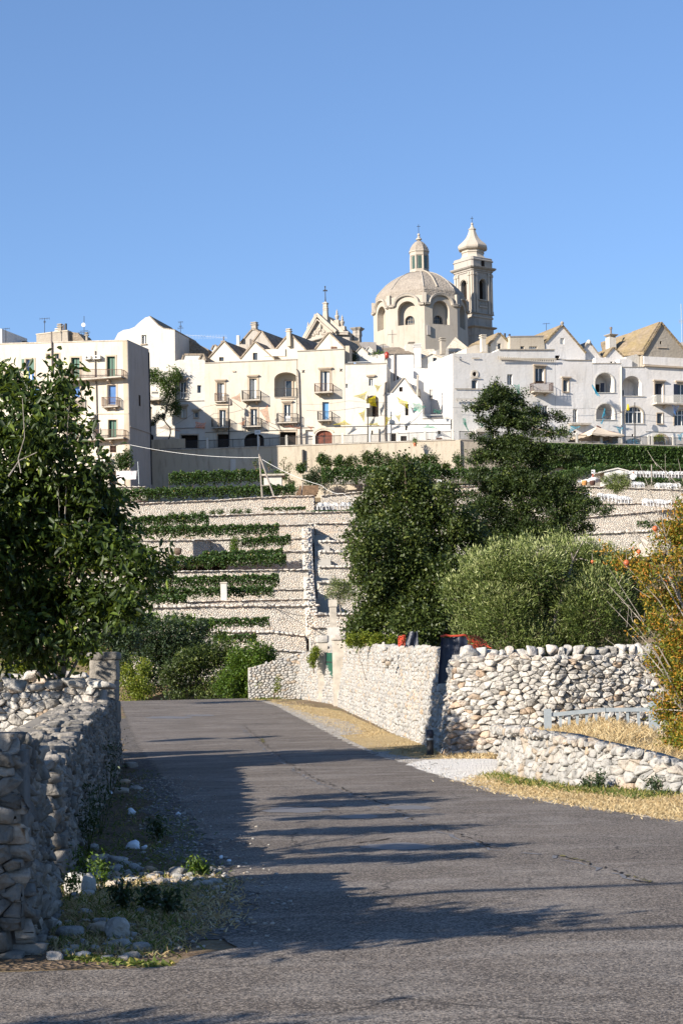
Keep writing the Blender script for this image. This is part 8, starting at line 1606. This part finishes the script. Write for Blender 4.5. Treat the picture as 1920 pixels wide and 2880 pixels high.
NS = [(PF, O_(835, 868, 915, 810, 920, 895), 'n_or', 'orange net sail left of the central balcony of the cream palace'), (PF, O_(1095, 975, 1165, 920, 1185, 1075, 1170, 1105), 'n_or', 'pale orange net sail right of the lower central balcony'), (PF, O_(512, 1080, 606, 1085, 585, 1140, 500, 1140), 'n_or', 'square orange net sail left of the garage doors'),
 (PF, O_(150, 1140, 230, 1100, 370, 1160, 280, 1150), 'n_or', 'long orange net sail by the foot of the climbing vine'), (PF, O_(890, 1100, 965, 1060, 940, 1110), 'n_or', 'small orange net sail left of the lower central balcony'), (PF, O_(1370, 1112, 1470, 1130, 1465, 1142, 1300, 1120), 'n_or', 'narrow red orange net strip above the right garage'), (PFc, O_(215, 1118, 275, 1118, 255, 1150), 'n_or', 'small red orange net strip left of the brown arched door'),
 (PFc, O_(640, 850, 770, 795, 740, 875), 'n_ye', 'pale yellow net sail left of the arched niche'), (PFc, O_(832, 745, 898, 742, 855, 800), 'n_ye', 'yellow net sail hanging above the arched niche'), (PFc, O_(752, 880, 845, 826, 852, 935, 760, 935), 'n_ye', 'bright yellow cloth filling the arched niche'), (PFc, O_(1033, 852, 1140, 895, 1142, 960, 1060, 915), 'n_ye', 'bright yellow net sail over the window of the low gabled house'),
 (PFc, O_(455, 1112, 560, 1060, 622, 1100), 'n_ye', 'wide yellow net sail right of the brown arched door'), (PFc, O_(940, 1035, 990, 1030, 925, 1120), 'n_ye', 'slim yellow net sail beside the white corner pipe'), (PFc, O_(1020, 1025, 1075, 1005, 1058, 1080), 'n_ye', 'small yellow net sail below the window of the low gabled house'), (PFc, O_(690, 1005, 750, 960, 735, 1080), 'n_ye', 'faint yellow net sail left under the niche'), (PFc, O_(740, 1105, 860, 1085, 880, 1108), 'n_ye', 'flat yellow net strip under the niche'),
 (PFc, O_(1180, 910, 1240, 905, 1300, 930, 1250, 1000, 1190, 975), 'n_gr', 'dark green net sail at the left of the small terrace'), (PFc, O_(1370, 965, 1445, 970, 1430, 1000, 1370, 998), 'n_gr', 'green net stretched above the terrace rail'), (PFc, O_(1262, 1140, 1310, 1102, 1370, 1110, 1430, 1148, 1350, 1128), 'n_gr', 'arched green net sail above the small dark window'),
 (Pd, O_(640, 1180, 690, 1170, 760, 1330, 650, 1240), 'n_gr', 'pale green net sail on the oval window house'), (Pd, O_(1195, 810, 1280, 800, 1338, 940, 1260, 930), 'n_gr', 'green net sail behind the top of the conifer'), (Pd, O_(1390, 1200, 1470, 1110, 1530, 1110, 1500, 1170), 'n_gr', 'green net sail right of the conifer'), (Pd, O_(815, 1220, 920, 1235, 900, 1275), 'n_gr', 'green net scrap by the café awning'),
 (PR, O_(540, 840, 560, 845, 645, 960, 630, 980), 'n_tu', 'long narrow turquoise net sail left of the upper arch'), (PR, O_(672, 1090, 708, 1160, 690, 1190), 'n_tu', 'slim turquoise net sail inside the lower arch'), (PR, O_(625, 1245, 690, 1195, 690, 1250), 'n_tu', 'small turquoise net sail below the lower arch'), (PR, O_(320, 1280, 445, 1275, 330, 1365), 'n_tu', 'turquoise net sail above the left side of the umbrella'), (PR, O_(790, 1285, 885, 1290, 885, 1365), 'n_tu', 'turquoise net sail right of the umbrella'),
 (PR, O_(1430, 1370, 1510, 1345, 1520, 1430, 1450, 1425), 'n_tu', 'turquoise net sail near the right edge of the promenade'), (PR, O_(1375, 1060, 1470, 1060, 1460, 1160, 1400, 1150), 'n_bl', 'faint blue net sail under the right balcony'), (PR, O_(965, 1430, 1000, 1390, 1130, 1530), 'n_tu', 'faint blue net sail across the pale blue door')]
for pl, pts, mt_, lab in NS: net_tri(pl, pts, mt_, lab)
cable([PF.W(820, 870, -1.6), PF.W(1190, 1090, -1.6), PFc.W(170, 1120, -1.6)], .03, 'black cable sagging from the lamp post across the cream palace', .3); cable([PF.W(60, 1235, -1), PF.W(580, 940, -1), PF.W(815, 868, -1.6)], .015, 'thin cable rising from the white house to the lamp post', .2); cable([PFc.W(120, 912, -1), PFc.W(600, 885, -1), PFc.W(1150, 885, -1)], .015, 'thin cable across the arched door house and niche house', .2)
cable([PFc.W(780, 1010, -2), PFc.W(1000, 1025, -1.5), PFc.W(1180, 920, -1)], .02, 'sagging cable between the niche post and the green net', .15); cable([PR.W(690, 1190, -1.5), PR.W(845, 1140, -1.5), PR.W(915, 1110, -1.5)], .03, 'ochre cord from the turquoise net to the yellow lantern', .02, 'wood'); cable([PRd.W(560, 1050, -.5), PR.W(0, 1075, -.5), PR.W(560, 1080, -.5), PR.W(1560, 1180, -.5)], .015, 'long thin cable across the blue white facades', .1)
# ivy hedge hanging over the right promenade wall
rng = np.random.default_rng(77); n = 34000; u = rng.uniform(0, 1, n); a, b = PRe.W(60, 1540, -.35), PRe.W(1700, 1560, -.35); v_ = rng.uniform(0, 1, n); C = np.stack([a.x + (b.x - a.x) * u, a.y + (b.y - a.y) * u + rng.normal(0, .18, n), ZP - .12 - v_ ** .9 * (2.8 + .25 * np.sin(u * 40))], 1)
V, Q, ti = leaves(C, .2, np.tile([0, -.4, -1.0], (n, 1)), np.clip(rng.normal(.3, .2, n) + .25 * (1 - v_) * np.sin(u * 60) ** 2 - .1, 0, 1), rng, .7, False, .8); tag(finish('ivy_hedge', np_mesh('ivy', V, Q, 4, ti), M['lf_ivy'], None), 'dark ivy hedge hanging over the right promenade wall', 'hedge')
vine_row([(1545, 1365), (1700, 1330)], 176, 26, 'leafy hedge left of the café hut roof', seed=31, posts=False, thick=1.2); vine_row([(1560, 1372), (1620, 1370)], 170.5, 30, 'dark vine clump beside the café wall', seed=32, posts=False, thick=1.0)
p = P(*ZV(1205, 855), 140); m = MB(); a, b = P(*ZV(1150, 1030), 140), P(*ZV(1350, 1030), 140); apx = P(*ZV(1205, 855), 143); m.add([Vector((a.x, 140, a.z)), Vector((b.x, 140, a.z)), Vector((b.x, 147, a.z)), Vector((a.x, 147, a.z)), apx], [(0, 1, 4), (1, 2, 4), (2, 3, 4), (3, 0, 4), (3, 2, 1, 0)]); tag(fix(m.build('stone_cone_hut', M['rooft'], None)), 'small conical stone hut roof behind the pomegranate twigs', 'hut')
for x, y0, y1, d in ((1277, 185, 350, 168),): m = MB(); m.tube([P(*ZV(x, y1), d), P(*ZV(x, y0), d)], .06, 5); tag(m.build('stake', M['barkp'], None), 'thin upright stake among the white chairs', 'stake')
m = MB(); m.tube([P(*ZC(155, 1745), 168), P(*ZC(168, 1625), 168)], .06, 5); tag(m.build('stake', M['barkp'], None), 'pale stake beside the short flight of dark steps', 'stake')
m = MB(); m.tube([P(*ZC(727, 1690), 170), P(*ZC(727, 1615), 170)], .06, 5); tag(m.build('stake', M['barkp'], None), 'pale stake in the tall vine hedge', 'stake')
# dark opening and doorway on the slope
k = Tri(); p = P(*ZT(412, 682), 145.5); k.rock(p, (.3, 0, 0), (0, .2, 0), (0, 0, .34), .2, .2, .7, seed=2); tag(k.build('boulder', M['bark'], None), 'dark brown boulder on the bare orange ledge', 'rock')
cable([G(560, 2200) + Vector((-4.2, -2, 5.6)), G(1500, 2188) + Vector((5, 3.5, 5.9))], .02, 'overhead wire crossing the road out of the picture', .2) if False else None
